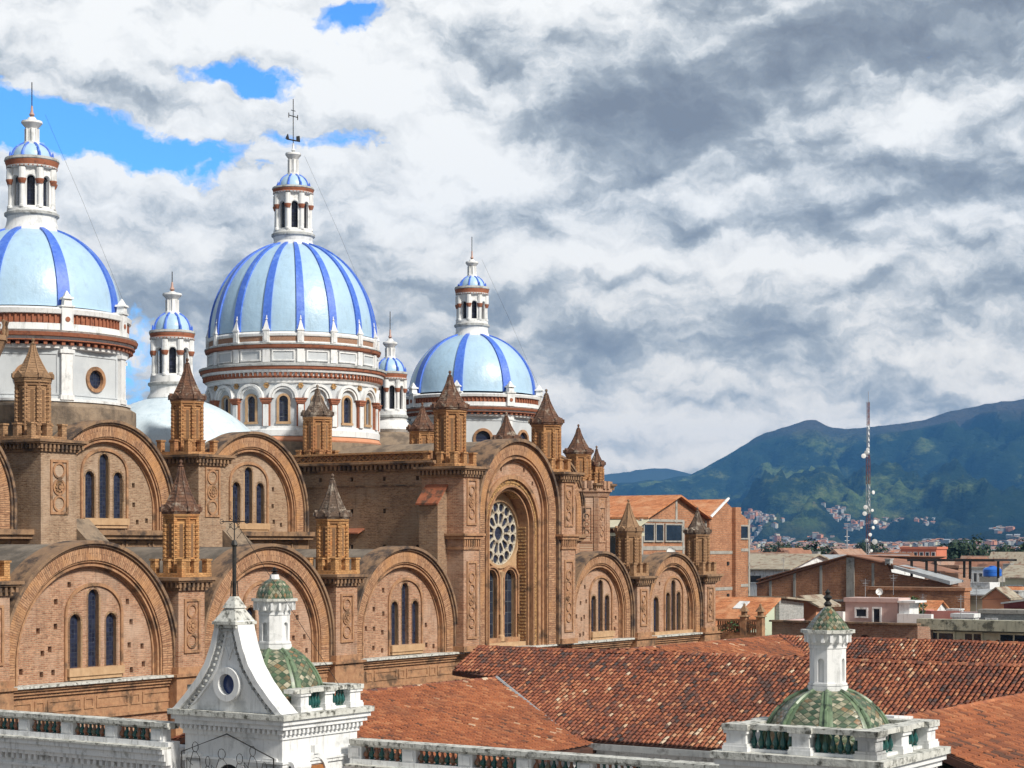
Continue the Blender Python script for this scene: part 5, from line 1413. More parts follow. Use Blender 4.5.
a_, b_ = (83.0, -43.4), (83.0, -40.2)
q_ = rail(ch, a_, b_, zt, zr - .004, pR, .5); fill(q_, a_, b_, pR, .5, zt, zr, 3, 'greenglaze')
a_, b_ = (80.0, -40.2), (83.0, -40.2)
q_ = rail(ch, a_, b_, zt, zr - .006, pR, .5)
# --- left tower
zt2, zr2 = -4.90, -4.22
wlL = tower_top(82.62, 86.1, -24.12, -20.32, zt2, zr2, 'left', None, None, None, None)
a_, b_ = (83.3, -24.0), (85.85, -24.0)
q_ = rail(ch, a_, b_, zt2, zr2, [.10, .54, 1], .36); fill(q_, a_, b_, [.10, .54, 1], .36, zt2, zr2, 5, 'greenglaze')
a_, b_ = (85.85, -24.0), (85.85, -20.4)
q_ = rail(ch, a_, b_, zt2, zr2 - .003, pR, .5)
a_, b_ = (83.3, -20.4), (85.85, -20.4)
q_ = rail(ch, a_, b_, zt2, zr2 - .006, pR, .5)
# curled gable on the left tower
gc = -22.2
half = [(2.12, 0), (2.04, .05), (1.64, .42), (1.18, .9), (.83, 1.38), (.60, 1.9), (.45, 2.4), (.40, 2.66)]
zb = zt2 + .004
def prof(k, dz=0): return [(gc + x * k, zb + z) for x, z in half]
left = [(gc - x, zb + z) for x, z in half]; right = [(gc + x, zb + z) for x, z in half]
mb = MB()
MG = Matrix(((0, 1, 0, 0), (1, 0, 0, 0), (0, 0, 1, 0), (0, 0, 0, 1)))      # plate x -> v, depth -> s
mb.M = MG
mb.plate(left + right[::-1], [circ(gc, zb + .80, .31, 24)], 82.5, 82.98)
o_g = C(mb, 'gable', 'white')
mb = MB(); mb.M = MG
# raised curved border both sides, and flat top band
def off(side, d0, d1):
    A = [(gc + side * (x - d0 * .9), zb + z - d0 * .45) for x, z in half]; B = [(gc + side * (x - d1 * .9), zb + max(0.0, z - d1 * .45)) for x, z in half]
    return A + B[::-1]
for side in (-1, 1):
    mb.plate(off(side, -.03, .16), [], 82.34, 83.08)
    mb.plate(off(side, .34, .40), [], 82.44, 82.52)
C(mb, 'gable_border', 'white', o_g)
for side in (-1, 1):
    for i in range(len(half) - 1):
        (x0, z0), (x1, z1_) = half[i], half[i + 1]; L = math.hypot(x1 - x0, z1_ - z0); n = max(1, int(L / .17))
        for k in range(n):
            t = (k + .5) / n; x = x0 + (x1 - x0) * t - .25; z = z0 + (z1_ - z0) * t - .1
            if z < .05: continue
            cy = gc + side * x
            mb = MB(); mb.box(82.36, 82.52, cy - .035, cy + .035, zb + z - .035, zb + z + .035); C(mb, 'dentil', 'greycor', o_g)
mb = MB(); mb.box(82.36, 82.52, gc - .24, gc + .24, zb + 2.36, zb + 2.44)
C(mb, 'dentil_band', 'greycor', o_g)
mb = MB(); mb.M = MG; mb.arc(gc, zb + .80, .31, .50, 82.34, 82.55, a0=0, a1=2 * PI - 1e-4, n=40)
oc = C(mb, 'round_window', 'white', o_g)
mb = MB(); mb.M = MG; mb.plate(circ(gc, zb + .80, .32, 24), [], 82.56, 82.6); C(mb, 'pane', mottled('deep_blue_window', (.012, .03, .12), (.02, .05, .18), 2, .25), oc)
mb = MB(); mb.M = MG     # carved drop ornament
mb.plate([(gc - .16, zb + 2.2), (gc + .16, zb + 2.2), (gc + .2, zb + 1.9), (gc + .1, zb + 1.75), (gc, zb + 1.5), (gc - .1, zb + 1.75), (gc - .2, zb + 1.9)], [[(gc - .12, zb + 2.16), (gc + .12, zb + 2.16), (gc + .15, zb + 1.92), (gc + .07, zb + 1.78), (gc, zb + 1.58), (gc - .07, zb + 1.78), (gc - .15, zb + 1.92)]], 82.46, 82.52)
C(mb, 'drop_ornament', 'white', o_g)
mb = MB()
zc = zb + 2.62
mb.box(82.24, 83.18, gc - .46, gc + .46, zc - .06, zc + .03); mb.box(82.29, 83.13, gc - .42, gc + .42, zc - .16, zc - .062)
def frus(x0, x1, y0, y1, z0, X0, X1, Y0, Y1, z1_): mb.hexa([(x0, y0, z0), (x1, y0, z0), (x1, y1, z0), (x0, y1, z0), (X0, Y0, z1_), (X1, Y0, z1_), (X1, Y1, z1_), (X0, Y1, z1_)])
frus(82.27, 83.15, gc - .43, gc + .43, zc + .031, 82.5, 82.92, gc - .2, gc + .2, zc + .42)
frus(82.45, 82.97, gc - .25, gc + .25, zc + .422, 82.62, 82.8, gc - .09, gc + .09, zc + .76)
C(mb, 'gable_cap', 'grime_cap', o_g)
mb = MB(); s_, v_ = 82.71, gc; z = zc + .72
for (i, j) in ((-.08, -.08), (.08, -.08), (.08, .08), (-.08, .08)): mb.tube([(s_ + i, v_ + j, z), (s_ + i * .7, v_ + j * .7, z + .5)], .015, 4)
mb.tube([(s_, v_, z), (s_, v_, z + 1.5)], .06, 8); mb.tube([(s_, v_, z + 1.5), (s_, v_, z + 3.0)], .018, 5)
mb.lathe([(.06, z + 1.5), (.1, z + 1.56), (.05, z + 1.7)], s_, v_, 8)
zc2 = z + 2.25
mb.tube([(s_, v_ - .5, zc2), (s_, v_ + .5, zc2)], .016, 5)
for q in (-1, 1):   # scrollwork of the iron cross
    for zz_ in (-1, 1):
        mb.tube([(s_, v_ + q * (.08 + .16 * t / 6 + .08 * math.sin(t)), zc2 + zz_ * (.05 + .07 * (1 - math.cos(t)))) for t in range(7)], .010, 4)
    mb.tube([(s_, v_ + q * (.5 + .07 * math.cos(t * PI / 4)), zc2 + .07 * math.sin(t * PI / 4)) for t in range(9)], .010, 4)
    mb.tube([(s_, v_ + q * .1, z + 1.75), (s_, v_ + q * .3, z + 1.95), (s_, v_ + q * .16, z + 2.1), (s_, v_, z + 2.0)], .010, 4)
mb.tube([(s_, v_, z + 2.3), (84.9, v_ - 2.2 + .0, zb + .7)], .008, 4)
C(mb, 'iron_cross', 'iron', o_g)
# cupolas
def cupola(s, v, zl0, r, z1, zfl0, zfl1, zcap, zfin, rbody, ph, cap_dome, lab):
    d = dome_gored(ch, s, v, r, zl0, z1, ph, .10, lab=lab)
    mb = MB(); mb.prism(8, s, v, rbody * 1.12, rbody * 1.12, z1 - .12, z1 + .04, PI / 8)
    apo = rbody * math.cos(PI / 8); hw = apo * math.tan(PI / 8)
    mb.prism(8, s, v, rbody * .8, rbody * .8, z1, zfl0, PI / 8)
    hB = zfl0 - z1
    for k in range(8):
        mb.M = facet(s, v, k * PI / 4, apo)
        if k % 2 == 0: mb.plate(rectp(-hw, hw, z1 + .041, zfl0), [archp(0, z1 + hB * .62, hw * .5, z1 + hB * .14, 8)], 0, .1)
        else: mb.box(-hw, hw, 0, .1, z1 + .041, zfl0)
        mb.M = None
    mb.prism(8, s, v, rbody * 1.08, rbody * 1.08, z1 + hB * .06, z1 + hB * .11, PI / 8)
    mb.prism(8, s, v, rbody * 1.05, rbody * 1.05, zfl0 - .06, zfl0 + .001, PI / 8)
    mb.prism(8, s, v, rbody * 1.02, rbody * 1.38, zfl0 + .002, zfl1 - .08, PI / 8)
    for k in range(16):
        a = k * PI / 8 + PI / 16; x = rbody * 1.30; mb.M = Matrix.Translation((s, v, 0)) @ Matrix.Rotation(a, 4, 'Z'); mb.box(rbody * 1.02, x, -.035, .035, zfl0 + .08, zfl1 - .09); mb.M = None
    mb.cur = 1; mb.prism(8, s, v, rbody * 1.5, rbody * 1.5, zfl1 - .078, zfl1, PI / 8)
    l = C(mb, 'cupola_lantern', ['white', 'grime_cap'], d)
    mb = MB(); N = 8; m_ = 6
    rc = rbody * 1.12; prof = [(rc * (math.cos(PI / 2 * q / m_) if cap_dome else (1 - q / m_) ** .92 * (1 + .08 * math.sin(PI * q / m_))) + .04, zfl1 + (zcap - zfl1) * (math.sin(PI / 2 * q / m_) if cap_dome else q / m_)) for q in range(m_ + 1)]
    for i in range(m_):
        for g in range(8):
            a0, a1 = g * PI / 4 + PI / 8, (g + 1) * PI / 4 + PI / 8
            (r0, za), (r1, zb_) = prof[i], prof[i + 1]
            mb._add([(s + r0 * math.cos(a0), v + r0 * math.sin(a0), za), (s + r0 * math.cos(a1), v + r0 * math.sin(a1), za), (s + r1 * math.cos(a1), v + r1 * math.sin(a1), zb_), (s + r1 * math.cos(a0), v + r1 * math.sin(a0), zb_)], [(0, 1, 2, 3)],
                    [((-1.6 * r0 / rc, g * 5 + i * .8), (1.6 * r0 / rc, g * 5 + i * .8), (1.6 * r1 / rc, g * 5 + i * .8 + .8), (-1.6 * r1 / rc, g * 5 + i * .8 + .8))])
    C(mb, 'lantern_cap', 'diamond', l, smooth=30, fixn=False)
    mb = MB(); h = zfin - zcap
    if cap_dome: mb.prism(8, s, v, .16, .13, zcap - .03, zcap + h * .35, 0); h0 = zcap + h * .35
    else: h0 = zcap - .02
    k = C(mb, 'cap_plinth', 'white', l) if cap_dome else None
    mb = MB(); hh = zfin - h0
    mb.lathe([(.07, h0), (.10, h0 + hh * .12), (.04, h0 + hh * .3), (.11, h0 + hh * .5), (.04, h0 + hh * .66), (.07, h0 + hh * .8), (0, zfin)], s, v, 10)
    C(mb, 'finial', 'iron', l)
    return d
cupola(81.5, -41.7, -4.75, 1.50, -3.32, -2.34, -1.97, -1.41, -1.02, .42, PI / 8, False, 'green and cream diamond tiled cupola standing nearest')
cupola(84.6, -22.12, -4.9, 1.60, -3.04, -2.05, -1.62, -1.02, -.66, .49, PI / 8, True, 'green mottled tiled cupola behind the curled gable')
# long balustrades and the wall under them
def long_rail(s, v0, v1, zr, first, period, lab=None):
    zt = zr - .72
    mb = MB(); mb.box(s, s + 1.2, v0, v1, GZ, zt - .55)
    for (e, a, b) in ((.06, zt - .95, zt - .87), (.20, zt - .549, zt - .42), (.28, zt - .419, zt - .2), (.36, zt - .199, zt - .06)): mb.box(s - e, s + 1.2, v0, v1, a, b)
    dent_row(mb, v0 + .05, v1 - .05, s - .002, zt - .72, zt - .56, .13, .13, .14, axis='y')
    mb.box(s - .1, s + .4, v0, v1, zt - .059, zt + .14)
    w = C(mb, 'parapet_wall', 'white_old')
    mb = MB(); mb.box(s - .14, s + .42, v0, v1, zr - .13, zr); mb.box(s - .08, s + .36, v0, v1, zr - .19, zr - .131)
    mb.box(s - .42, s + .02, v0, v1, zt - .058, zt + .0)
    C(mb, 'hand_rail', 'grime_cap', w)
    return w, zt
wA, ztA = long_rail(82.35, -19.98, -2.0, -5.34, 0, 1.95)
wB, ztB = long_rail(85.4, -62.0, -24.47, -5.82, 0, 2.0)
cnt = 0
def panels(w, s, zt, zr, vstart, vend, per, pw):
    global cnt
    v = vstart
    mb = MB(); ps = []
    while v > vend:
        mb = MB(); mb.box(s - .02, s + .30, v - pw / 2, v + pw / 2, zt + .141, zr - .191)
        mb.box(s - .07, s - .021, v - pw / 2 + .08, v + pw / 2 - .08, zt + .2, zr - .25)
        C(mb, 'rail_post', 'white', w)
        ps.append(v); v -= per
    for a, b in zip(ps, ps[1:]):
        px = G(s, (a + b) / 2, zr)
        x = 512 + 1917 * px.x / px.y
        if x < -30 or x > 760: continue
        n = 8
        for k in range(n):
            t = (k + .5) / n; vv = a - pw / 2 + (b + pw / 2 - (a - pw / 2)) * t
            m2 = MB(); m2.lathe(baluster_profile(zr - .19 - zt - .14, .105), 0, 0, 8)
            m2.v = [(q[0] + s + .14, q[1] + vv, q[2] + zt + .14) for q in m2.v]
            C(m2, 'baluster', 'greenglaze' if k % 2 else 'orangeglaze', w); cnt += 1
panels(wA, 82.35, ztA, -5.34, -4.0, -20.2, 1.93, .52)
panels(wB, 85.4, ztB, -5.82, -24.6, -43, 2.02, .5)
# doors, wall mouldings and the wire figures on the front of the left tower
mb = MB(); mb.box(84.0 - .45, 84.0 + .45, -24.18, -24.08, -9.5, -6.5); dB = C(mb, 'door', 'wood', wlL)
mb = MB()
mb.M = Matrix.Translation((0, -24.12, 0)); mb.arc(84.0, -6.72, .46, .62, -.12, .0, leg=2.5, n=10); mb.box(83.9, 84.1, -.16, -.0, -6.15, -5.9); mb.M = None
C(mb, 'door_surround', 'white', dB)
mb = MB(); mb.M = MG; mb.plate(archp(gc, -6.95, .5, -9.5, 12), [], 82.56, 82.618); o_ = C(mb, 'window', 'void', wlL)
mb = MB(); mb.M = MG; mb.arc(gc, -6.95, .5, .68, 82.48, 82.62, leg=2.2, n=14); C(mb, 'window_surround', 'white', o_)
mb = MB(); mb.box(82.22, 82.3, -21.4, -20.4, -6.4, -5.75) if False else None
for (a, b) in ((-23.95, -23.4), (-21.0, -20.45)):
    mb = MB(); mb.box(82.56, 82.62, a, b, -6.9, -6.2); C(mb, 'wall_panel', 'white', wlL)
mb = MB(); mb.lathe([(.05, -.2), (.18, -.2), (.2, .1), (.16, .25), (.19, .6), (.14, .7), (0, .72)], 0, 0, 12)
mb.v = [(82.95 + z * .9, -24.28 + y, -6.45 + x) for x, y, z in mb.v]; C(mb, 'scroll_bracket', 'white', wlL)
wire = []
zA = -5.55
mb = MB(); sW = 82.38
mb.tube([(sW, gc + 1.85, -9.2), (sW, gc + 1.8, zA - .62), (sW, gc, zA), (sW, gc - 1.8, zA - .62), (sW, gc - 1.85, -9.2)], .022, 5)
rnd = random.Random(5)
for (c, w_, h0) in ((gc + 1.25, .22, -6.15), (gc + .75, .16, -6.55), (gc + .2, .26, -6.3), (gc - .5, .22, -6.4), (gc - 1.0, .2, -6.15), (gc - 1.45, .16, -6.6)):
    mb.tube([(sW, c + w_ * .55 * math.cos(t * PI / 6), h0 + .15 + .15 * math.sin(t * PI / 6)) for t in range(13)], .011, 4)
    mb.tube([(sW, c - w_ * 1.2, h0 - 1.8), (sW, c - w_ * 1.05, h0 - .7), (sW, c - w_ * .8, h0 - .15), (sW, c - w_ * .2, h0 + .0), (sW, c + w_ * .4, h0), (sW, c + w_ * .9, h0 - .3), (sW, c + w_ * 1.1, h0 - .9), (sW, c + w_ * 1.3, h0 - 1.8)], .011, 4)
    mb.tube([(sW, c + w_ * .5, h0 - .4), (sW, c + w_ * 1.6, h0 - .2), (sW, c + w_ * 1.5, h0 - .7)], .010, 4)
o = root('wire_figures', 'outline of standing figures bent from thin dark wire, fixed to the white tower front', 'wire ornament', 82.38, gc, -9.3)
mb.build('wire_outline', 'iron', o)

# ================================================================== CITY BEHIND
def win(par, M_, x0, x1, z0, z1, frame='conc', depth=.12, div=0):
    mb = MB(); mb.M = M_
    mb.plate(rectp(x0 - .12, x1 + .12, z0 - .12, z1 + .12), [rectp(x0, x1, z0, z1)], -.06, .04)
    for k in range(div):
        x = x0 + (x1 - x0) * (k + 1) / (div + 1); mb.box(x - .05, x + .05, -.05, .03, z0 + .001, z1 - .001)
    w = mb.build('window', frame, par)
    mb = MB(); mb.M = M_; mb.box(x0 + .001, x1 - .001, -.02, .03, z0 + .001, z1 - .001) ; mb.build('pane', 'darkglass', w)
    return w
FS = lambda s: Matrix.Translation((s, 0, 0)) @ Matrix.Rotation(-PI / 2, 4, 'Z')      # facade facing -s: local x = -v
FV = lambda v: Matrix.Translation((0, v, 0))                                       # facade facing -v: local x = s
# big raw brick building right of the cathedral
b1 = root('brick_building', 'tall raw brick building with orange tile roof and concrete frame, behind the cathedral turrets', 'building', 180, 18)
mb = MB()
mb.box(170.7, 181.6, 14.4, 30, GZ, 1.8)
mb.plate([(170.7, 1.8), (171.2, 2.2), (176.4, 3.85), (181.6, 2.1), (181.6, 1.8)], [], 14.4, 14.8)
mb.plate([(181.62, GZ), (181.62, 2.2), (184.5, 3.65), (187.3, 2.5), (187.3, GZ)], [], 14.1, 30)
mb.plate([(187.32, GZ), (187.32, 3.0), (189.75, 2.1), (189.75, GZ)], [], 14.5, 30)
mb.box(185.7, 186.7, 13.75, 14.6, GZ, 3.2)
mb.build('wall', 'citybrick', b1)
mb = MB()
for z in (-.25, -3.3, -6.4): mb.box(170.66, 181.58, 14.36, 14.5, z - .16, z + .16); mb.box(181.7, 187.2, 14.06, 14.2, z - .5, z - .25); mb.box(187.9, 189.72, 14.46, 14.6, z - .3, z - .05)
for s_ in (170.85, 177.6, 181.45): mb.box(s_ - .16, s_ + .16, 14.34, 14.5, GZ, 2.0)
mb.box(176.3, 176.6, 14.35, 14.5, 1.8, 3.7); mb.box(170.7, 177.6, 14.33, 14.5, 1.85, 2.05)
mb.box(189.5, 189.8, 14.44, 14.6, GZ, 2.2)
mb.build('concrete_frame', 'conc', b1)
mb = MB()
mb.hexa([(171.0, 13.9, 2.05), (176.4, 13.9, 3.9), (176.4, 30, 3.9), (171, 30, 2.05), (171.0, 13.9, 2.2), (176.4, 13.9, 4.05), (176.4, 30, 4.05), (171, 30, 2.2)])
mb.hexa([(176.4, 13.9, 3.9), (181.8, 13.9, 2.1), (181.8, 30, 2.1), (176.4, 30, 3.9), (176.4, 13.9, 4.05), (181.8, 13.9, 2.25), (181.8, 30, 2.25), (176.4, 30, 4.05)])
mb.hexa([(181.2, 13.8, 2.2), (184.5, 13.8, 3.7), (184.5, 30, 3.7), (181.2, 30, 2.2), (181.2, 13.8, 2.35), (184.5, 13.8, 3.85), (184.5, 30, 3.85), (181.2, 30, 2.35)])
rf = mb.build('roof', 'tileflat', b1)
mb = MB(); mb.hexa([(169.4, 13.9, 1.3), (171.1, 13.9, 1.9), (171.1, 30, 1.9), (169.4, 30, 1.3), (169.4, 13.9, 1.4), (171.1, 13.9, 2.02), (171.1, 30, 2.02), (169.4, 30, 1.4)]); mb.box(169.5, 170.6, 14, 29, .7, .95)
mb.build('eave', 'cream', b1)
mb = MB(); mb.tube([(181.3, 13.8, 2.3), (184.5, 13.8, 3.92)], .12, 5); mb.build('verge', 'white_old', rf)
for (a, b, z0, z1_) in ((173.0, 174.1, .35, 1.6), (174.6, 177.2, .35, 1.6)): win(b1, FV(14.33), a, b, z0, z1_, div=0)
win(b1, FV(14.33), 171.1, 172.6, .35, 1.6)
win(b1, FV(14.45), 187.95, 189.3, .6, 1.6)
for v_ in (15.5, 19.5, 23.5, 27): win(b1, FS(170.65), -v_ - 1.9, -v_ + .2 + .8, -1.0, .55, 'white_old', div=1)
for v_ in (17.0, 21.2): win(b1, FS(170.65), -v_ - 1.2, -v_ + .2, -3.6, -1.8, 'white_old')
mb = MB()
for (s_, z) in ((184.9, -1.7), (184.9, -4.4)): mb.box(s_ - .15, s_ + .15, 14.0, 14.12, z, z + .3)
mb.build('vent', 'void', b1)
def dish(name, lab, s, v, z, r, aim, grp=None):
    o = root(name, lab, 'satellite dish', s, v, z - r - .25, group=grp)
    mb = MB(); prof = [(r * math.sin(t), r * .28 * (1 - math.cos(t)) * 1.6) for t in [PI / 2 * k / 6 for k in range(7)]]
    mb.lathe(prof, 0, 0, 20); mb.lathe([(p[0], p[1] - .03) for p in prof], 0, 0, 20)
    q = Vector(aim).normalized().to_track_quat('Z', 'Y').to_matrix().to_4x4()
    mb.v = [tuple(Matrix.Translation((s, v, z)) @ q @ Vector(p)) for p in mb.v]
    mb.build('reflector', 'dishwhite', o)
    mb = MB(); a = Vector(aim).normalized(); c = Vector((s, v, z)); mb.tube([c - a * .05, c - a * .2, (s, v, z - r - .2)], .04, 5); mb.tube([c, c + a * r * .8], .025, 5); mb.build('mount', 'steel', o)
    return o
dish('satellite_dish', 'large white dish fixed to the brick wall between two turrets', 174.4, 13.9, -.75, .55, (-.25, -1, .2))
# white sheet-metal penthouse tank on that roof, and one on the far side
def small_box(name, lab, cat, s, v, z0, w, d, h, m, top=None, group=None):
    o = root(name, lab, cat, s, v, z0, group=group)
    mb = MB(); mb.box(s - w / 2, s + w / 2, v - d / 2, v + d / 2, z0 + .15, z0 + h); mb.box(s - w / 2 - .06, s + w / 2 + .06, v - d / 2 - .06, v + d / 2 + .06, z0 + h + .002, z0 + h + .1)
    mb.build('body', m, o)
    mb = MB()
    for i in (-1, 1):
        for j in (-1, 1): mb.box(s + i * w * .4 - .06, s + i * w * .4 + .06, v + j * d * .4 - .06, v + j * d * .4 + .06, z0, z0 + .149)
    mb.build('feet', 'conc', o); return o
small_box('roof_tank', 'pale square tank standing on the orange roof of the tall brick building', 'water tank', 176.5, 24, 4.0, 1.4, 1.4, 1.0, 'white_old')
small_box('roof_tank', 'pale tank showing just right of the octagonal turret', 'water tank', 171.5, 19.5, 2.1, 1.0, 1.0, 1.7, 'white_old')

# long gabled brick warehouse wall
b2 = root('brick_warehouse', 'long low gabled brick warehouse with concrete posts in its wall', 'warehouse', 215, 10)
mb = MB(); mb.M = FS(211.8)
mb.plate([(-24.7, GZ), (-24.7, -3.9), (-23.8, -3.3), (-14.9, -1.1), (-11.0, -1.75), (-10.7, -2.5), (-10.68, -2.6), (-1.5, -4.3), (-1.5, GZ)], [], 0, .4); mb.M = None
mb.plate
mb.box(212.2, 236, 24.2, 24.7, GZ, -3.4)
mb.build('wall', 'citybrick', b2)
mb = MB(); mb.M = FS(211.8)
for x in (-23.2, -20.6, -17.8, -12.4): mb.box(x - .13, x + .13, -.05, .1, -9, -1.2 - abs(x + 14.9) * .22)
mb.box(-15.1, -14.3, -.12, .1, -6.2, -1.2)
mb.box(-24.6, -10.8, -.06, .1, -5.45, -5.25); mb.box(-10.2, -1.6, -.06, .1, -4.35, -4.2)
mb.build('concrete_frame', 'conc', b2)
mb = MB(); mb.M = FS(211.8)
mb.tube([(-24.7, -.1, -3.85), (-14.9, -.1, -1.02), (-10.9, -.1, -1.7)], .12, 5)
mb.hexa([(-24.6, -.3, -3.5), (-14.9, -.3, -1.02), (-14.9, 26, -1.3), (-24.6, 26, -3.4), (-24.6, -.3, -3.4), (-14.9, -.3, -.92), (-14.9, 26, -1.2), (-24.6, 26, -3.3)])
mb.hexa([(-14.9, -.3, -1.02), (-8.5, -.3, -2.3), (-8.5, 16, -3.0), (-14.9, 16, -1.6), (-14.9, -.3, -.92), (-8.5, -.3, -2.2), (-8.5, 16, -2.9), (-14.9, 16, -1.5)])
mb.build('roof', 'towntile', b2)
mb = MB(); mb.M = FS(211.4); mb.hexa([(-10.0, -.5, -2.2), (-4.4, -.5, -3.7), (-4.4, 3, -3.5), (-10.0, 3, -2.0), (-10.0, -.5, -1.95), (-4.4, -.5, -3.35), (-4.4, 3, -3.3), (-10.0, 3, -1.9)])
mb.build('canopy', 'zinc', b2)
small_box('roof_tank', 'small dark framed box on the end of the warehouse roof', 'vent', 211.6, 10.7, -1.9, .7, .5, .5, 'greycor')
# black steel frame standing on it
sf = root('steel_frame', 'dark open steel frame standing on the warehouse roof', 'steel frame', 214, 6, -3)
for (s_, v_) in ((213.9, 9.4), (213.9, 7.9), (213.9, 7.0), (213.9, 3.6), (219.9, 6.4), (219.9, 3.0)):
    mb = MB(); mb.box(s_, s_ + .2, v_ - .1, v_ + .1, -3.2, -1.55); mb.build('post', 'iron', sf)
mb = MB(); mb.box(213.85, 214.15, 1.2, 9.8, -1.55, -1.35); mb.box(219.85, 220.15, 1.2, 9.8, -1.55, -1.35)
for v_ in (1.4, 3.6, 7, 9.4): mb.box(214.15, 219.85, v_ - .08, v_ + .08, -1.53, -1.37)
mb.build('beams', 'iron', sf)

def simple_house(name, lab, s0, s1, v0, v1, ze, zr, wm, rm, axis='v', z0=GZ, over=.4, wins=(), group=None, cat='house', hgt=None):
    """gable house; ridge along v or s"""
    o = root(name, lab, cat, (s0 + s1) / 2, (v0 + v1) / 2, group=group)
    mb = MB(); mb.box(s0, s1, v0, v1, z0, ze)
    if zr > ze:
        if axis == 's': mb.M = FS(s0); mb.plate([(-v1, ze + .001), (-(v0 + v1) / 2, zr), (-v0, ze + .001)], [], .02, s1 - s0 - .02)
        else: mb.plate([(s0, ze + .001), ((s0 + s1) / 2, zr), (s1, ze + .001)], [], v0 + .02, v1 - .02)
        mb.M = None
    mb.build('wall', wm, o)
    mb = MB(); t = .14; e = over
    if zr > ze:
        k = (zr - ze)
        if axis == 's':
            m_ = (v0 + v1) / 2; d = k / ((v1 - v0) / 2) * e
            for (a, b) in ((v0 - e, m_), (v1 + e, m_)):
                mb.hexa([(s0 - e, a, ze - d), (s1 + e, a, ze - d), (s1 + e, b, zr), (s0 - e, b, zr), (s0 - e, a, ze - d + t), (s1 + e, a, ze - d + t), (s1 + e, b, zr + t), (s0 - e, b, zr + t)])
        else:
            m_ = (s0 + s1) / 2; d = k / ((s1 - s0) / 2) * e
            for (a, b) in ((s0 - e, m_), (s1 + e, m_)):
                mb.hexa([(a, v0 - e, ze - d), (b, v0 - e, zr), (b, v1 + e, zr), (a, v1 + e, ze - d), (a, v0 - e, ze - d + t), (b, v0 - e, zr + t), (b, v1 + e, zr + t), (a, v1 + e, ze - d + t)])
    else: mb.box(s0 - .1, s1 + .1, v0 - .1, v1 + .1, ze + .002, ze + .3)
    mb.build('roof', rm, o)
    for (side, a, b, c, d_) in wins:
        win(o, FS(s0 - .03) if side == 's' else FV(v0 - .03), a, b, c, d_, 'white_old')
    return o
# orange roofed house with mint gable, just right of the cathedral's end
b = root('house', 'mint green gabled house with a bright orange roof, right of the pinnacled parapet', 'house', 159, 1)
mb = MB(); mb.plate([(156.6, GZ), (156.6, -6.15), (161.9, -3.9), (161.9, GZ)], [], -1.4, -1.1); mb.box(156.6, 156.9, -1.1, 3.2, GZ, -6.2); mb.box(161.6, 161.9, -1.1, 3.2, GZ, -4.1); mb.plate([(156.6, GZ), (156.6, -6.15), (161.9, -3.9), (161.9, GZ)], [], 2.9, 3.2); mb.build('wall', 'mint', b)
mb = MB(); mb.hexa([(155.9, -1.8, -6.45), (162.1, -1.8, -3.83), (162.1, 3.4, -3.83), (155.9, 3.4, -6.45), (155.9, -1.8, -6.3), (162.1, -1.8, -3.68), (162.1, 3.4, -3.68), (155.9, 3.4, -6.3)]); rf = mb.build('roof', 'tileflat', b)
mb = MB(); mb.hexa([(160.2, .2, -4.46), (161.3, .2, -4.0), (161.3, 1.0, -4.0), (160.2, 1.0, -4.46), (160.2, .2, -4.40), (161.3, .2, -3.94), (161.3, 1.0, -3.94), (160.2, 1.0, -4.40)]); mb.build('skylight', 'white', rf)
b = root('brick_annexe', 'grey block and pale pink annexe wall beside the mint gabled house', 'house', 163.6, -2.3)
mb = MB(); mb.plate([(161.92, -5.25), (161.92, -3.82), (165.9, -4.15), (165.9, -5.25)], [], -1.75, -1.45); mb.build('block_wall', 'greyblock', b); mb = MB(); mb.box(161.92, 165.8, -1.85, -1.46, GZ, -5.27); mb.build('pink_wall', 'pinkpale', b)
mb = MB(); mb.hexa([(162.12, -2.2, -3.72), (167.2, -2.2, -4.1), (167.2, .8, -4.1), (162.12, .8, -3.72), (162.12, -2.2, -3.6), (167.2, -2.2, -3.98), (167.2, .8, -3.98), (162.12, .8, -3.6)]); mb.build('roof', 'oldzinc', b)
mb = MB(); mb.box(162.6, 163.4, 1.2, 1.9, -4.65, -4.53)
simple_house('house', 'low orange walled shed with a small dark gable behind the near cupola', 167.9, 171, -1.8, .5, -4.35, -3.8, 'adobe', 'oldzinc', axis='s')
simple_house('house', 'pale pink flat roofed house with one dark window and a door', 165.6, 167.6, -9.0, -5.1, -4.0, -4.0, 'pink', 'pink', wins=(('s', 5.95, 6.7, -5.0, -4.5), ('s', 7.25, 7.7, -5.6, -4.45)))
b = root('white_parapet', 'white stair head and low terrace wall beside the pink house', 'wall', 166, -10.5)
mb = MB(); mb.box(165.5, 167.2, -9.9, -9.12, GZ, -4.0); mb.box(165.3, 167.4, -10.4, -9.10, -3.99, -3.85); mb.box(165.2, 165.6, -11.6, -9.12, -6.5, -4.75); mb.box(165.2, 165.6, -5.09, -3.4, -6.5, -4.7); mb.build('wall', 'white', b)
dish('satellite_dish', 'small white dish on the roof of the pale pink house', 166.2, -7.4, -3.3, .25, (-1, -.4, .3))
simple_house('house', 'small old brown tile roof between the white stair head and the salmon parapet', 191, 195, -1.6, 1.9, -5.7, -4.75, 'white_old', 'tileflat', axis='v', over=.2)
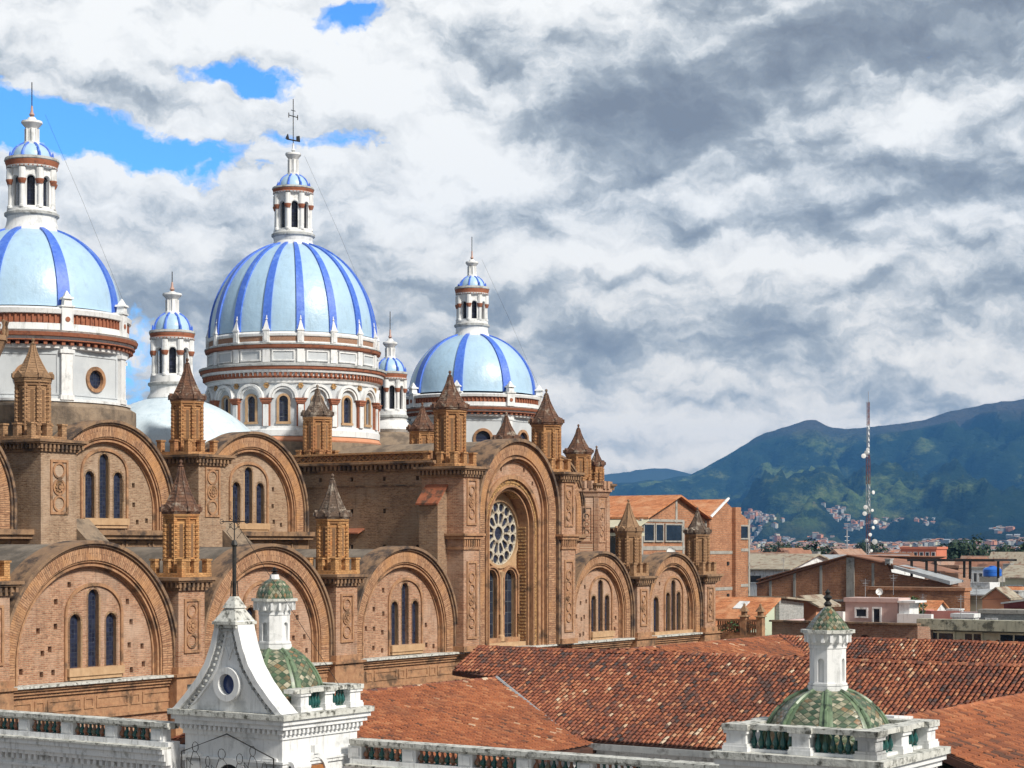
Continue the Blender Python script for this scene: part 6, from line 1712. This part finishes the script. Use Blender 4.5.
# old brick front with small arches
b5 = root('arched_brick_house', 'dark old brick facade with a row of small arches, in front of the pink house', 'house', 161, -9)
mb = MB(); mb.M = FS(159.2)
mb.plate(rectp(2.5, 13.0, GZ, -5.25), [archp(x, -6.38, .42, -8, 10) for x in (5.4, 6.7, 8.0, 9.3)] + [rectp(10.6, 12.4, -6.5, -6.25)], 0, .4)
mb.cur = 1; mb.plate(rectp(2.6, 12.9, GZ, -5.4), [], .6, .7); mb.M = None
mb.cur = 0; mb.box(159.65, 165, -13, -2.5, GZ, -5.5)
mb.build('wall', ['oldbrick', 'void'], b5)
mb = MB(); mb.box(158.95, 159.7, -13.05, -2.4, -5.248, -5.13); mb.build('roof_edge', 'coping', b5)
mb = MB(); mb.box(159.75, 165.1, -12.95, -2.5, -5.498, -5.42); mb.build('flat_roof', 'oldbrick', b5)
# long yellowish block
b6 = root('long_flat_block', 'long cream two storey block with a stained mossy concrete parapet', 'building', 164, -22)
mb = MB(); mb.box(162.0, 172, -42, -12.1, GZ, -5.75); mb.build('wall', 'cream', b6)
mb = MB(); mb.box(161.4, 162.4, -42, -12.05, -5.62, -4.92); mb.build('parapet', 'copingrail', b6)
mb = MB(); mb.box(162.5, 172, -42, -12.2, -5.74, -5.3); mb.build('flat_roof', 'conc', b6)
for (a, b_) in ((12.3, 14.4), (15.2, 16.3), (17.6, 19.4), (20.0, 23), (24, 27), (28, 31)):
    win(b6, FS(161.95), a, b_, -7.2, -5.85, 'cream', div=1)
mb = MB(); mb.box(161.3, 162, -15, -12.4, -6.42, -6.30); mb.box(161.3, 162, -27, -18.9, -6.42, -6.30); mb.build('sills', 'white_old', b6)
# terrace with salmon parapet
b7 = root('salmon_terrace', 'curved salmon pink parapet round a roof terrace', 'terrace wall', 176, -8)
mb = MB(); pts = [(184.5, -4.2), (183.0, -3.8), (182.4, -4.9), (182.4, -7.3)]
for (p, q) in zip(pts, pts[1:]):
    d = Vector((q[0] - p[0], q[1] - p[1], 0)); n_ = Vector((-d.y, d.x, 0)).normalized() * .12
    P0 = Vector((p[0], p[1], 0)); Q0 = Vector((q[0], q[1], 0))
    mb.hexa([tuple(P0 - n_ + Vector((0, 0, -9))), tuple(Q0 - n_ + Vector((0, 0, -9))), tuple(Q0 + n_ + Vector((0, 0, -9))), tuple(P0 + n_ + Vector((0, 0, -9))),
             tuple(P0 - n_ + Vector((0, 0, -5.1))), tuple(Q0 - n_ + Vector((0, 0, -5.1))), tuple(Q0 + n_ + Vector((0, 0, -5.1))), tuple(P0 + n_ + Vector((0, 0, -5.1)))])
mb.build('parapet', 'salmon', b7)
mb = MB(); mb.box(182.3, 182.5, -9.6, -7.32, -9, -5.12); mb.build('pink_wall', 'pinkpale', b7)
mb = MB(); mb.box(182.5, 186, -9.6, -4, GZ, -6.3); mb.build('floor_slab', 'conc', b7)
# assorted roofs to the right
simple_house('house', 'brown brick block with a flat top, left of the white house with small windows', 231.5, 235, 11.3, 14.6, -2.4, -2.4, 'oldbrick', 'oldbrick')
simple_house('house', 'long brown brick wall under a thin concrete edge, below the steel frame', 206.0, 207.5, 1.2, 10.5, -4.15, -4.15, 'citybrick', 'citybrick')
simple_house('house', 'small orange gabled house right of the long brick wall', 204.8, 207.6, -3.4, -.9, -4.75, -3.85, 'adobe', 'oldzinc', axis='s', over=.15)
simple_house('house', 'beige house with a grey sheet roof beside the small orange brick gable', 208.5, 214, -.6, 3.0, -4.6, -4.2, 'cream', 'zinc', axis='v', over=.2)
simple_house('house', 'dark red sheet metal shed with a pale sloping roof at the right edge', 196.1, 199, -11.5, -5.9, -4.9, -4.5, 'redmetal', 'zinc', axis='s', over=.2)
simple_house('house', 'dark weathered timber shed under the red shed', 193, 195.6, -11.5, -6.0, -5.6, -5.6, 'greyblock', 'oldzinc')
simple_house('house', 'cream house with a wide grey green roof and two windows at the right edge', 268.9, 280, 6.0, 20.3, -4.0, -2.6, 'cream', 'oldzinc', axis='v', over=.4, wins=(('s', -19.2, -17.2, -6.3, -5.0), ('s', -16.2, -15.2, -6.8, -5.0), ('s', -13, -11, -6.3, -5.0)))
simple_house('house', 'white house with a row of small windows beside the blue tank', 256.6, 260, 16.9, 20.5, -2.9, -2.9, 'white_old', 'conc', wins=tuple(('s', -20.2 + k * .68, -19.8 + k * .68, -4.3, -3.3) for k in range(5)))
simple_house('house', 'terracotta building with a red tiled balcony roof in front of the cream house', 234.9, 239, -2.0, 8.0, -5.3, -4.5, 'adobe', 'tileflat', axis='v', over=.3, wins=(('s', -7.5, -5.8, -7.2, -6.2), ('s', -5, -3.5, -7.2, -6.2)))
simple_house('house', 'low grey walled block with one window, behind the long cream block', 180.1, 181.5, -14, -9.6, -5.15, -5.15, 'greyblock', 'conc', wins=(('s', 10.2, 10.9, -6.2, -5.6),))
simple_house('house', 'low white box with a dark opening on the terrace behind the cream block', 176.0, 177.2, -10.6, -9.0, -5.35, -5.35, 'white_old', 'white_old', wins=(('s', 9.4, 10.2, -6.0, -5.55),))
simple_house('house', 'whitewashed lean-to house with a yellow sheet roof, right of the tall brick building', 226, 240, 28.0, 37.5, -2.6, -1.1, 'white_old', 'oldzinc', axis='v', wins=(('s', -33, -31.2, -4.0, -3.3), ('s', -30.6, -29.2, -4.0, -3.3)))
simple_house('house', 'grey zinc roofed hall behind the brick warehouse', 250, 262, 27, 40, -2.4, -1.3, 'white_old', 'zinc', axis='v')
# blue water tank
o = root('water_tank', 'round blue plastic water tank on a roof at the right', 'water tank', 249, 13.9, -4.15)
mb = MB(); s_, v_, z = 236.5, 6.0, -3.55; s_, v_ = 249.0, 13.9; z = -3.55
mb.lathe([(0, z), (.95, z), (1.05, z + .1), (1.05, z + .35), (1.0, z + .4), (1.05, z + .45), (1.05, z + .8), (.8, z + 1.0), (.35, z + 1.12), (.35, z + 1.2), (0, z + 1.22)], s_, v_, 20); mb.build('tank', 'blueplastic', o)
mb = MB(); mb.box(s_ - 1.1, s_ + 1.1, v_ - 1.1, v_ + 1.1, z - .6, z - .002); mb.build('stand', 'conc', o)
# coral apartment block farther off
def block(name, lab, s, v, w, d, z1_, m, floors, cols, group=None, cat='apartment block'):
    o = root(name, lab, cat, s, v, group=group)
    mb = MB(); mb.box(s, s + d, v - w, v, GZ - 4, z1_); mb.box(s - .2, s + d + .2, v - w - .2, v + .2, z1_ + .002, z1_ + .5); mb.build('wall', m, o)
    for f in range(floors):
        for c in range(cols):
            x0 = -v + w * (c + .25) / cols; win(o, FS(s - .03), x0, x0 + w / cols * .5, z1_ - 1.9 - f * 2.8 - .2, z1_ - .7 - f * 2.8, 'white_old')
    return o
block('apartment_block', 'coral red apartment block far off, left of the dark trees', 430, 98.5, 8, 6, -.9, 'coral', 3, 6)
block('apartment_block', 'coral apartment block cut by the right edge of the picture', 520, 96, 14, 8, -.9, 'coral', 2, 5)
block('apartment_block', 'taller white apartment block among far roofs left of the mast', 560, 235, 13, 10, -.2, 'white_old', 2, 5)

# ---- radio mast
mast = root('radio_mast', 'tall thin lattice radio mast carrying many white dishes', 'mast', 320.8, 59.4)
rt = Vector((320.8, 59.4))
mb = MB(); mb.cur = 0
zb_, zt_ = -18.0, 22.4; nseg = 44
def mp(k, z): w = .34 if z < 14 else .22; return (rt.x + w * math.cos(k * 2.094 + .3), rt.y + w * math.sin(k * 2.094 + .3), z)
for i in range(nseg):
    z0_, z1_ = zb_ + (zt_ - zb_) * i / nseg, zb_ + (zt_ - zb_) * (i + 1) / nseg
    mb.cur = (i // 5) % 2
    for k in range(3):
        mb.tube([mp(k, z0_), mp(k, z1_)], .05, 4)
        mb.tube([mp(k, z0_), mp(k + 1, z1_)], .028, 3); mb.tube([mp(k + 1, z0_), mp(k, z0_)], .028, 3)
mb.build('lattice', ['mastred', 'steel'], mast)
mb = MB(); mb.tube([(rt.x, rt.y, zt_), (rt.x, rt.y, zt_ + 1.6)], .04, 4); mb.build('lightning_rod', 'steel', mast)
rnd = random.Random(9)
for (dz, side, r) in ((13.9, -.9, .55), (14.4, -.35, .5), (14.9, -.2, .4), (8.2, .5, .45), (5.9, -.55, .5), (4.9, -.7, .5), (3.6, .9, .5), (2.7, .5, .38), (1.6, .1, .4), (.7, -.3, .42), (.5, .9, .62), (-2.3, -.2, .4), (-2.5, .5, .36), (-4.3, .1, .34), (5.4, .4, .34), (-.9, .3, .34), (-3.3, -.2, .34), (-5.3, .3, .36)):
    # directions across the line of sight: right = (GA,-GB) in grid terms
    r *= .68
    cs_, cv_ = rt.x + side * GA * 1.0 - .5, rt.y - side * GB * 1.0 - .35
    mb = MB(); mb.lathe([(0, 0), (r * .6, .03), (r, .12), (r, .26), (0, .3)], 0, 0, 14)
    aim = Vector((-1 + rnd.uniform(-.7, .7), -.6 + rnd.uniform(-.8, .8), 0)).normalized()
    q = aim.to_track_quat('Z', 'Y').to_matrix().to_4x4()
    mb.v = [tuple(Matrix.Translation((cs_, cv_, dz)) @ q @ Vector(p)) for p in mb.v]
    mb.tube([(cs_, cv_, dz), (rt.x, rt.y, dz)], .04, 4)
    mb.build('dish', 'dishwhite', mast)
mb = MB(); mb.box(rt.x - 1.6, rt.x + 1.0, rt.y - 1.6, rt.y + .8, GZ, -2.6); mb.build('equipment_cabin', 'cream', mast)

# ---- far town: individual houses, then the rest as one mass
def inst(o, s, v, z, rz, sx, sy, sz):
    c = copy_tree(o); c.location = G(s, v, z); c.rotation_euler = (0, 0, ROT + rz); c.scale = (sx, sy, sz); return c
protos = []
kinds = [('white_old', 'towntile', 'white walled orange roofed'), ('cream', 'oldzinc', 'cream walled tin roofed'), ('oldbrick', 'towntile', 'brown brick tile roofed'), ('adobe', 'towntile', 'ochre walled tile roofed'), ('white', 'zinc', 'white walled grey roofed'), ('citybrick', 'oldbrick', 'raw brick dark roofed')]
town = []
rnd = random.Random(21)
def ground_z(x, Y): return terr(x / Y, Y)
spots = []
tries = 0
while len(spots) < 290 and tries < 40000:
    tries += 1
    Y = 262 * (1 / (1 - rnd.random() * .80)) ** .62
    if Y > 700: continue
    px = rnd.uniform(742, 1045)
    X = (px - 512) / 1917 * Y
    if any(abs(X - a) < 6.2 and abs(Y - b) < 9 for a, b in spots): continue
    spots.append((X, Y))
def proto_house(k):
    wm, rm, nm = kinds[k]
    o = root('town_house', 'small ' + nm + ' house in the far town', 'house', 0, 0, GZ, group=nm + ' houses of the far town')
    mb = MB(); W_, D_, H_ = 4.5, 6.0, 8.0
    mb.box(-W_, W_, -D_, D_, GZ, GZ + H_)
    flat = k in (4,)
    if not flat: mb.plate([(-W_, GZ + H_ + .001), (0, GZ + H_ + 1.6), (W_, GZ + H_ + .001)], [], -D_ + .02, D_ - .02)
    w = mb.build('wall', wm, o)
    mb = MB()
    for sd in (-1, 1):
        mb.M = Matrix.Rotation(0 if sd < 0 else PI, 4, 'Z')
        for c in (-2.6, 0, 2.6):
            for f in (4.9, 1.9): mb.box(c - .55, c + .55, -D_ - .04, -D_ + .02, GZ + f + .2, GZ + f + 1.5)
        mb.M = Matrix.Rotation(PI / 2 * sd, 4, 'Z')
        for c in (-4, -1.3, 1.3, 4): mb.box(c - .5, c + .5, -W_ - .04, -W_ + .02, GZ + 5.1, GZ + 6.4)
    mb.build('windows', 'darkglass', w)
    mb = MB()
    if flat: mb.box(-W_ - .2, W_ + .2, -D_ - .2, D_ + .2, GZ + H_ + .002, GZ + H_ + .4)
    else:
        for q in (-1, 1): mb.hexa([(q * (W_ + .6), -D_ - .5, GZ + H_ - .2), (0, -D_ - .5, GZ + H_ + 1.62), (0, D_ + .5, GZ + H_ + 1.62), (q * (W_ + .6), D_ + .5, GZ + H_ - .2), (q * (W_ + .6), -D_ - .5, GZ + H_), (0, -D_ - .5, GZ + H_ + 1.82), (0, D_ + .5, GZ + H_ + 1.82), (q * (W_ + .6), D_ + .5, GZ + H_)])
    mb.build('roof', rm, o)
    return o
protos = [proto_house(k) for k in range(6)]
used = [False] * 6
for i, (X, Y) in enumerate(spots):
    k = rnd.choice((0, 0, 1, 2, 2, 3, 4, 5, 5, 0))
    o = protos[k] if not used[k] else copy_tree(protos[k]); used[k] = True
    o.location = (X, Y, ground_z(X, Y) + EYE - (.0)); o.rotation_euler = (0, 0, ROT + rnd.choice((0, PI / 2)) + rnd.uniform(-.15, .15))
    sz = rnd.uniform(.85, 1.35) * (1 + .55 * max(0, min(1, (560 - Y) / 260))); o.scale = (rnd.uniform(.5, .85), rnd.uniform(.5, .85), sz)
# mass of farther houses (flat town and foot of the hills)
def mass_houses(name, n, seed, test, mats, sxy=(3.5, 6.5), hh=(5, 9)):
    rnd = random.Random(seed); mb = MB(); c = 0; t = 0
    while c < n and t < n * 30:
        t += 1
        X, Y = test(rnd)
        if X is None: continue
        z = terr(X / Y, Y); a = rnd.choice((0, PI / 2)) + ROT + rnd.uniform(-.4, .4)
        w, d, h = rnd.uniform(*sxy), rnd.uniform(*sxy), rnd.uniform(*hh)
        mb.M = Matrix.Translation((X, Y, z + EYE)) @ Matrix.Rotation(a, 4, 'Z')
        mb.cur = rnd.choice((0, 0, 1, 2, 0)); mb.box(-w, w, -d, d, -6, h)
        mb.cur = rnd.choice((3, 3, 4, 3, 3, 5))
        for q in (-1, 1): mb.hexa([(q * (w + .4), -d - .4, h - .1), (0, -d - .4, h + 1.7), (0, d + .4, h + 1.7), (q * (w + .4), d + .4, h - .1), (q * (w + .4), -d - .4, h + .1), (0, -d - .4, h + 1.9), (0, d + .4, h + 1.9), (q * (w + .4), d + .4, h + .1)])
        c += 1
    mb.M = None
    o = mb.build(name, mats, None, smooth=0); tagit(o, kind='stuff'); return o
mm = ['greyblock', 'cream', 'adobe', 'oldbrick', 'zinc', 'tileflat']
def t_flat(r):
    Y = 640 / (1 - r.random() * .81); px = r.uniform(640, 1080); return (px - 512) / 1917 * Y, Y
mass_houses('distant_town', 3600, 4, t_flat, mm)
def t_hill(r):
    Y = r.uniform(3400, 5700); px = r.uniform(640, 1080); X = (px - 512) / 1917 * Y
    d = noise.noise(Vector((X / 170, Y / 420, 2.2))) + .5 * noise.noise(Vector((X / 45, Y / 90, 5)))
    lim = -.12 if px < 850 else .16
    if px > 940: lim = .26
    yy = 545 - terr(X / Y, Y) * 1917 / Y
    if d < lim + max(0, 545 - yy) * .006 or yy < (503 if px < 860 else 520): return None, None
    return X, Y
mass_houses('hillside_houses', 2600, 5, t_hill, mm, (4.0, 6.5), (5, 8))

# ---- trees in the town
def make_tree(name, lab, H_, Rr, seed, leaf, grp, nl=900, tall=1.0, lsz=.32):
    rnd = random.Random(seed)
    o = bpy.data.objects.new(name, None); COL.objects.link(o); ORG[o.name] = (0, 0, 0); tagit(o, lab, 'tree', grp)
    mb = MB(); mb.tube([(0, 0, -1), (.1, .05, H_ * .3), (-.1, .1, H_ * .6), (0, 0, H_ * .85)], Rr * .07, 7)
    for k in range(6):
        a = k * 1.1; mb.tube([(0, 0, H_ * (.35 + .06 * k)), (Rr * .6 * math.cos(a), Rr * .6 * math.sin(a), H_ * (.5 + .07 * k))], Rr * .03, 5)
    mb.build('trunk', 'bark', o)
    mb = MB(); cl = []
    for k in range(26):
        th = rnd.uniform(0, 2 * PI); u = rnd.uniform(-.7, 1); rr = Rr * rnd.uniform(.45, .95) * math.sqrt(max(.1, 1 - u * u))
        cl.append((rr * math.cos(th), rr * math.sin(th), H_ * (.62 + .32 * u * tall), Rr * rnd.uniform(.22, .42)))
    for k in range(nl):
        cx, cy, cz, cr = rnd.choice(cl)
        d = Vector((rnd.gauss(0, 1), rnd.gauss(0, 1), rnd.gauss(0, 1))).normalized() * cr * rnd.uniform(.6, 1.1)
        p = Vector((cx, cy, cz)) + d; n_ = (d.normalized() + Vector((rnd.uniform(-.6, .6), rnd.uniform(-.6, .6), rnd.uniform(-.2, .8)))).normalized()
        a = n_.orthogonal().normalized() * lsz * rnd.uniform(.7, 1.5); b = n_.cross(a).normalized() * lsz * rnd.uniform(.5, 1.2)
        mb._add([tuple(p - a), tuple(p - b * .6), tuple(p + a), tuple(p + b)], [(0, 1, 2, 3)])
    mb.build('crown', leaf, o, smooth=0, fixn=False)
    return o
tA = make_tree('broadleaf_tree', 'dark rounded tree among the far roofs, one of a loose row', 10, 4.5, 1, 'leafdark', 'dark trees among the far roofs', nl=2600, lsz=.26)
tpos = [(805, 420, 1.1), (812, 430, 1.3), (822, 425, 1.2), (832, 440, 1.0), (795, 450, .9), (950, 480, 1.2), (958, 490, 1.0), (968, 470, 1.35), (976, 480, 1.25), (990, 500, 1.0), (999, 490, .95), (1018, 420, 1.3), (900, 620, 1.0), (780, 640, 1.2), (1008, 620, 1.1), (862, 560, 1.0), (870, 700, 1.2), (1034, 420, 1.2)]
for i, (px, Y, k) in enumerate(tpos):
    t_ = tA if i == 0 else copy_tree(tA)
    t_.location = ((px - 512) / 1917 * Y, Y, 0); t_.rotation_euler = (0, 0, i * 1.3); t_.scale = (k * 1.25, k * 1.25, k * 1.55 + (Y - 420) * .0010)
tB = make_tree('garden_shrub', 'grey green shrub on the terrace beside the salmon parapet', 2.2, 1.0, 5, 'greenleaf', None, nl=350, lsz=.10); tB['category'] = 'shrub'
tB.location = G(178, -5.2, -6.2); tB.scale = (1, 1, 1)
tC = make_tree('garden_shrub', 'low green plants behind the pinnacled parapet', 1.0, 1.0, 6, 'greenleaf', None, nl=300, lsz=.09); tC['category'] = 'shrub'
tC.location = G(156.3, -1.4, -6.0); tC.scale = (1.4, 1, .8)
# roof aerials
def aerial(s, v, z, h, lab):
    mb = MB(); mb.tube([(s, v, z), (s, v, z + h)], .025, 4)
    for k in range(4): mb.tube([(s, v - .35 + .05 * k, z + h - .1 - .12 * k), (s, v + .35 - .05 * k, z + h - .1 - .12 * k)], .015, 4)
    mb.tube([(s - .4, v, z + h - .3), (s + .3, v, z + h - .3)], .015, 4)
    o = mb.build('aerial', 'steel', None, org=(s, v, z)); tagit(o, lab, 'aerial')
aerial(174.8, -7.2, -5.2, 1.6, 'thin television aerial above the salmon parapet')
aerial(167.0, -6.0, -3.7, 1.3, 'thin television aerial on the pale pink house')
aerial(166.0, -13.4, -5.3, 1.9, 'thin television aerial on the flat cream block')
# small far mast
mb = MB(); pz = [(0, 0)]
X, Y = (847 - 512) / 1917 * 900, 900
s_, v_ = GA * (X + GD) + GB * Y, -GB * (X + GD) + GA * Y
mb.tube([(s_, v_, GZ), (s_, v_, 7)], .35, 4); mb.tube([(s_, v_, 7), (s_, v_, 9)], .12, 4)
for k in range(6): mb.tube([(s_ - .8, v_ + .8, -6 + k * 2), (s_ + .8, v_ - .8, -6 + k * 2)], .12, 4)
o = mb.build('small_mast', 'steel', None, org=(s_, v_, GZ)); tagit(o, 'short pale far mast left of the tall radio mast', 'mast')

# ---- air between here and the mountains
HAZE = True
if HAZE:
    mb = MB(); mb.box(-14000, 14000, -300, 12800, -260, 790)
    me = bpy.data.meshes.new('haze'); me.from_pydata(mb.v, [], mb.f)
    o = bpy.data.objects.new('haze', me); COL.objects.link(o); o['kind'] = 'stuff'; o.display_type = 'WIRE'
    m = bpy.data.materials.new('haze_air'); m.use_nodes = True; t = NT(m.node_tree)
    for n in list(t.n): t.n.remove(n)
    pv = t.new('ShaderNodeVolumePrincipled', {'Color': (.14, .45, 1.0, 1), 'Density': 6.2e-5, 'Anisotropy': 0.0})
    t.new('ShaderNodeOutputMaterial', {'Volume': pv.outputs[0]})
    me.materials.append(m)

# ---- roof clutter in the near town: tanks, chimneys, aerials, wires
rnd = random.Random(77)
def px_at(px, Y): 
    X = (px - 512) / 1917 * Y
    return GA * (X + GD) + GB * Y, -GB * (X + GD) + GA * Y
clut = [(905, 222, -3.7, 'black'), (934, 236, -3.4, 'white_old'), (948, 262, -3.2, 'blueplastic'), (968, 300, -3.0, 'white_old'), (1008, 262, -2.7, 'greycor'), (776, 214, -2.6, 'white_old'), (816, 300, -1.2, 'greycor'), (888, 300, -2.2, 'white_old'), (1016, 175, -4.3, 'greycor'), (955, 152, -5.4, 'white_old')]
words = {0: 'short dark vent box on a roof just right of the warehouse canopy', 1: 'pale water tank above the long brown brick wall', 2: 'small blue tank standing among roofs left of the white windowed house', 3: 'pale tank over the roofs behind the white windowed house', 4: 'grey tank on the ridge of the cream house', 5: 'pale box on the yellow sheet roof beside the tall brick building', 6: 'grey vent on the zinc hall roof', 7: 'pale roof box behind the steel frame', 8: 'grey box on the dark red shed', 9: 'small white box on the salmon terrace'}
for i, (px, Y, z, m) in enumerate(clut):
    s_, v_ = px_at(px, Y)
    small_box('roof_box', words[i], 'roof box', s_, v_, z - .7, 1.0 + .4 * (i % 3), 1.0, .75 + .2 * (i % 2), 'iron' if m == 'black' else m)
for i, (px, Y, z, h, lab) in enumerate(((940, 200, -3.8, 2.4, 'thin aerial over the brown brick block'), (1002, 185, -4.2, 2.2, 'tall thin aerial beside the dark red shed'), (783, 190, -3.0, 1.8, 'thin aerial at the left end of the brick warehouse'), (976, 150, -5.1, 1.8, 'thin aerial on the blush terrace wall'), (893, 138, -3.3, 1.2, 'small aerial over the white stair head'))):
    s_, v_ = px_at(px, Y); aerial(s_, v_, z - .3, h + .3, lab)
def wire(name, lab, a, b, sag):
    mb = MB(); a = Vector(a); b = Vector(b); pts = []
    for k in range(13):
        t = k / 12; p = a.lerp(b, t); p.z -= sag * 4 * t * (1 - t); pts.append(tuple(p))
    mb.tube(pts, .018, 4); o = mb.build(name, 'iron', None, org=tuple(a)); tagit(o, lab, 'cable')
sa = px_at(931, 160); sb = px_at(1040, 150)
wire('cable', 'dark cable slung across the terrace behind the cream block', (sa[0], sa[1], -4.2), (sb[0], sb[1], -3.9), .35)
sa = px_at(906, 190); sb = px_at(990, 200)
wire('cable', 'thin cable crossing in front of the long brown brick wall', (sa[0], sa[1], -4.5), (sb[0], sb[1], -4.4), .3)
# lightning rod wires down the big domes
for (s_, v_, za, zb_, r_, nm) in ((110.0, NV, 22.6, 12.2, 4.9, 'left'), (131.15, NV, 24.0, 12.9, 5.3, 'middle'), (150.45, NV, 20.0, 10.6, 4.7, 'right')):
    a0 = -1.0
    mb = MB(); mb.tube([(s_ + .7 * math.cos(a0), v_ + .7 * math.sin(a0), za), (s_ + (r_ * .55) * math.cos(a0), v_ + (r_ * .55) * math.sin(a0), (za + zb_) / 2 + .6), (s_ + r_ * 1.0 * math.cos(a0), v_ + r_ * 1.0 * math.sin(a0), zb_ + .4)], .007, 3)
    P(mb, 'earth_wire', 'iron')
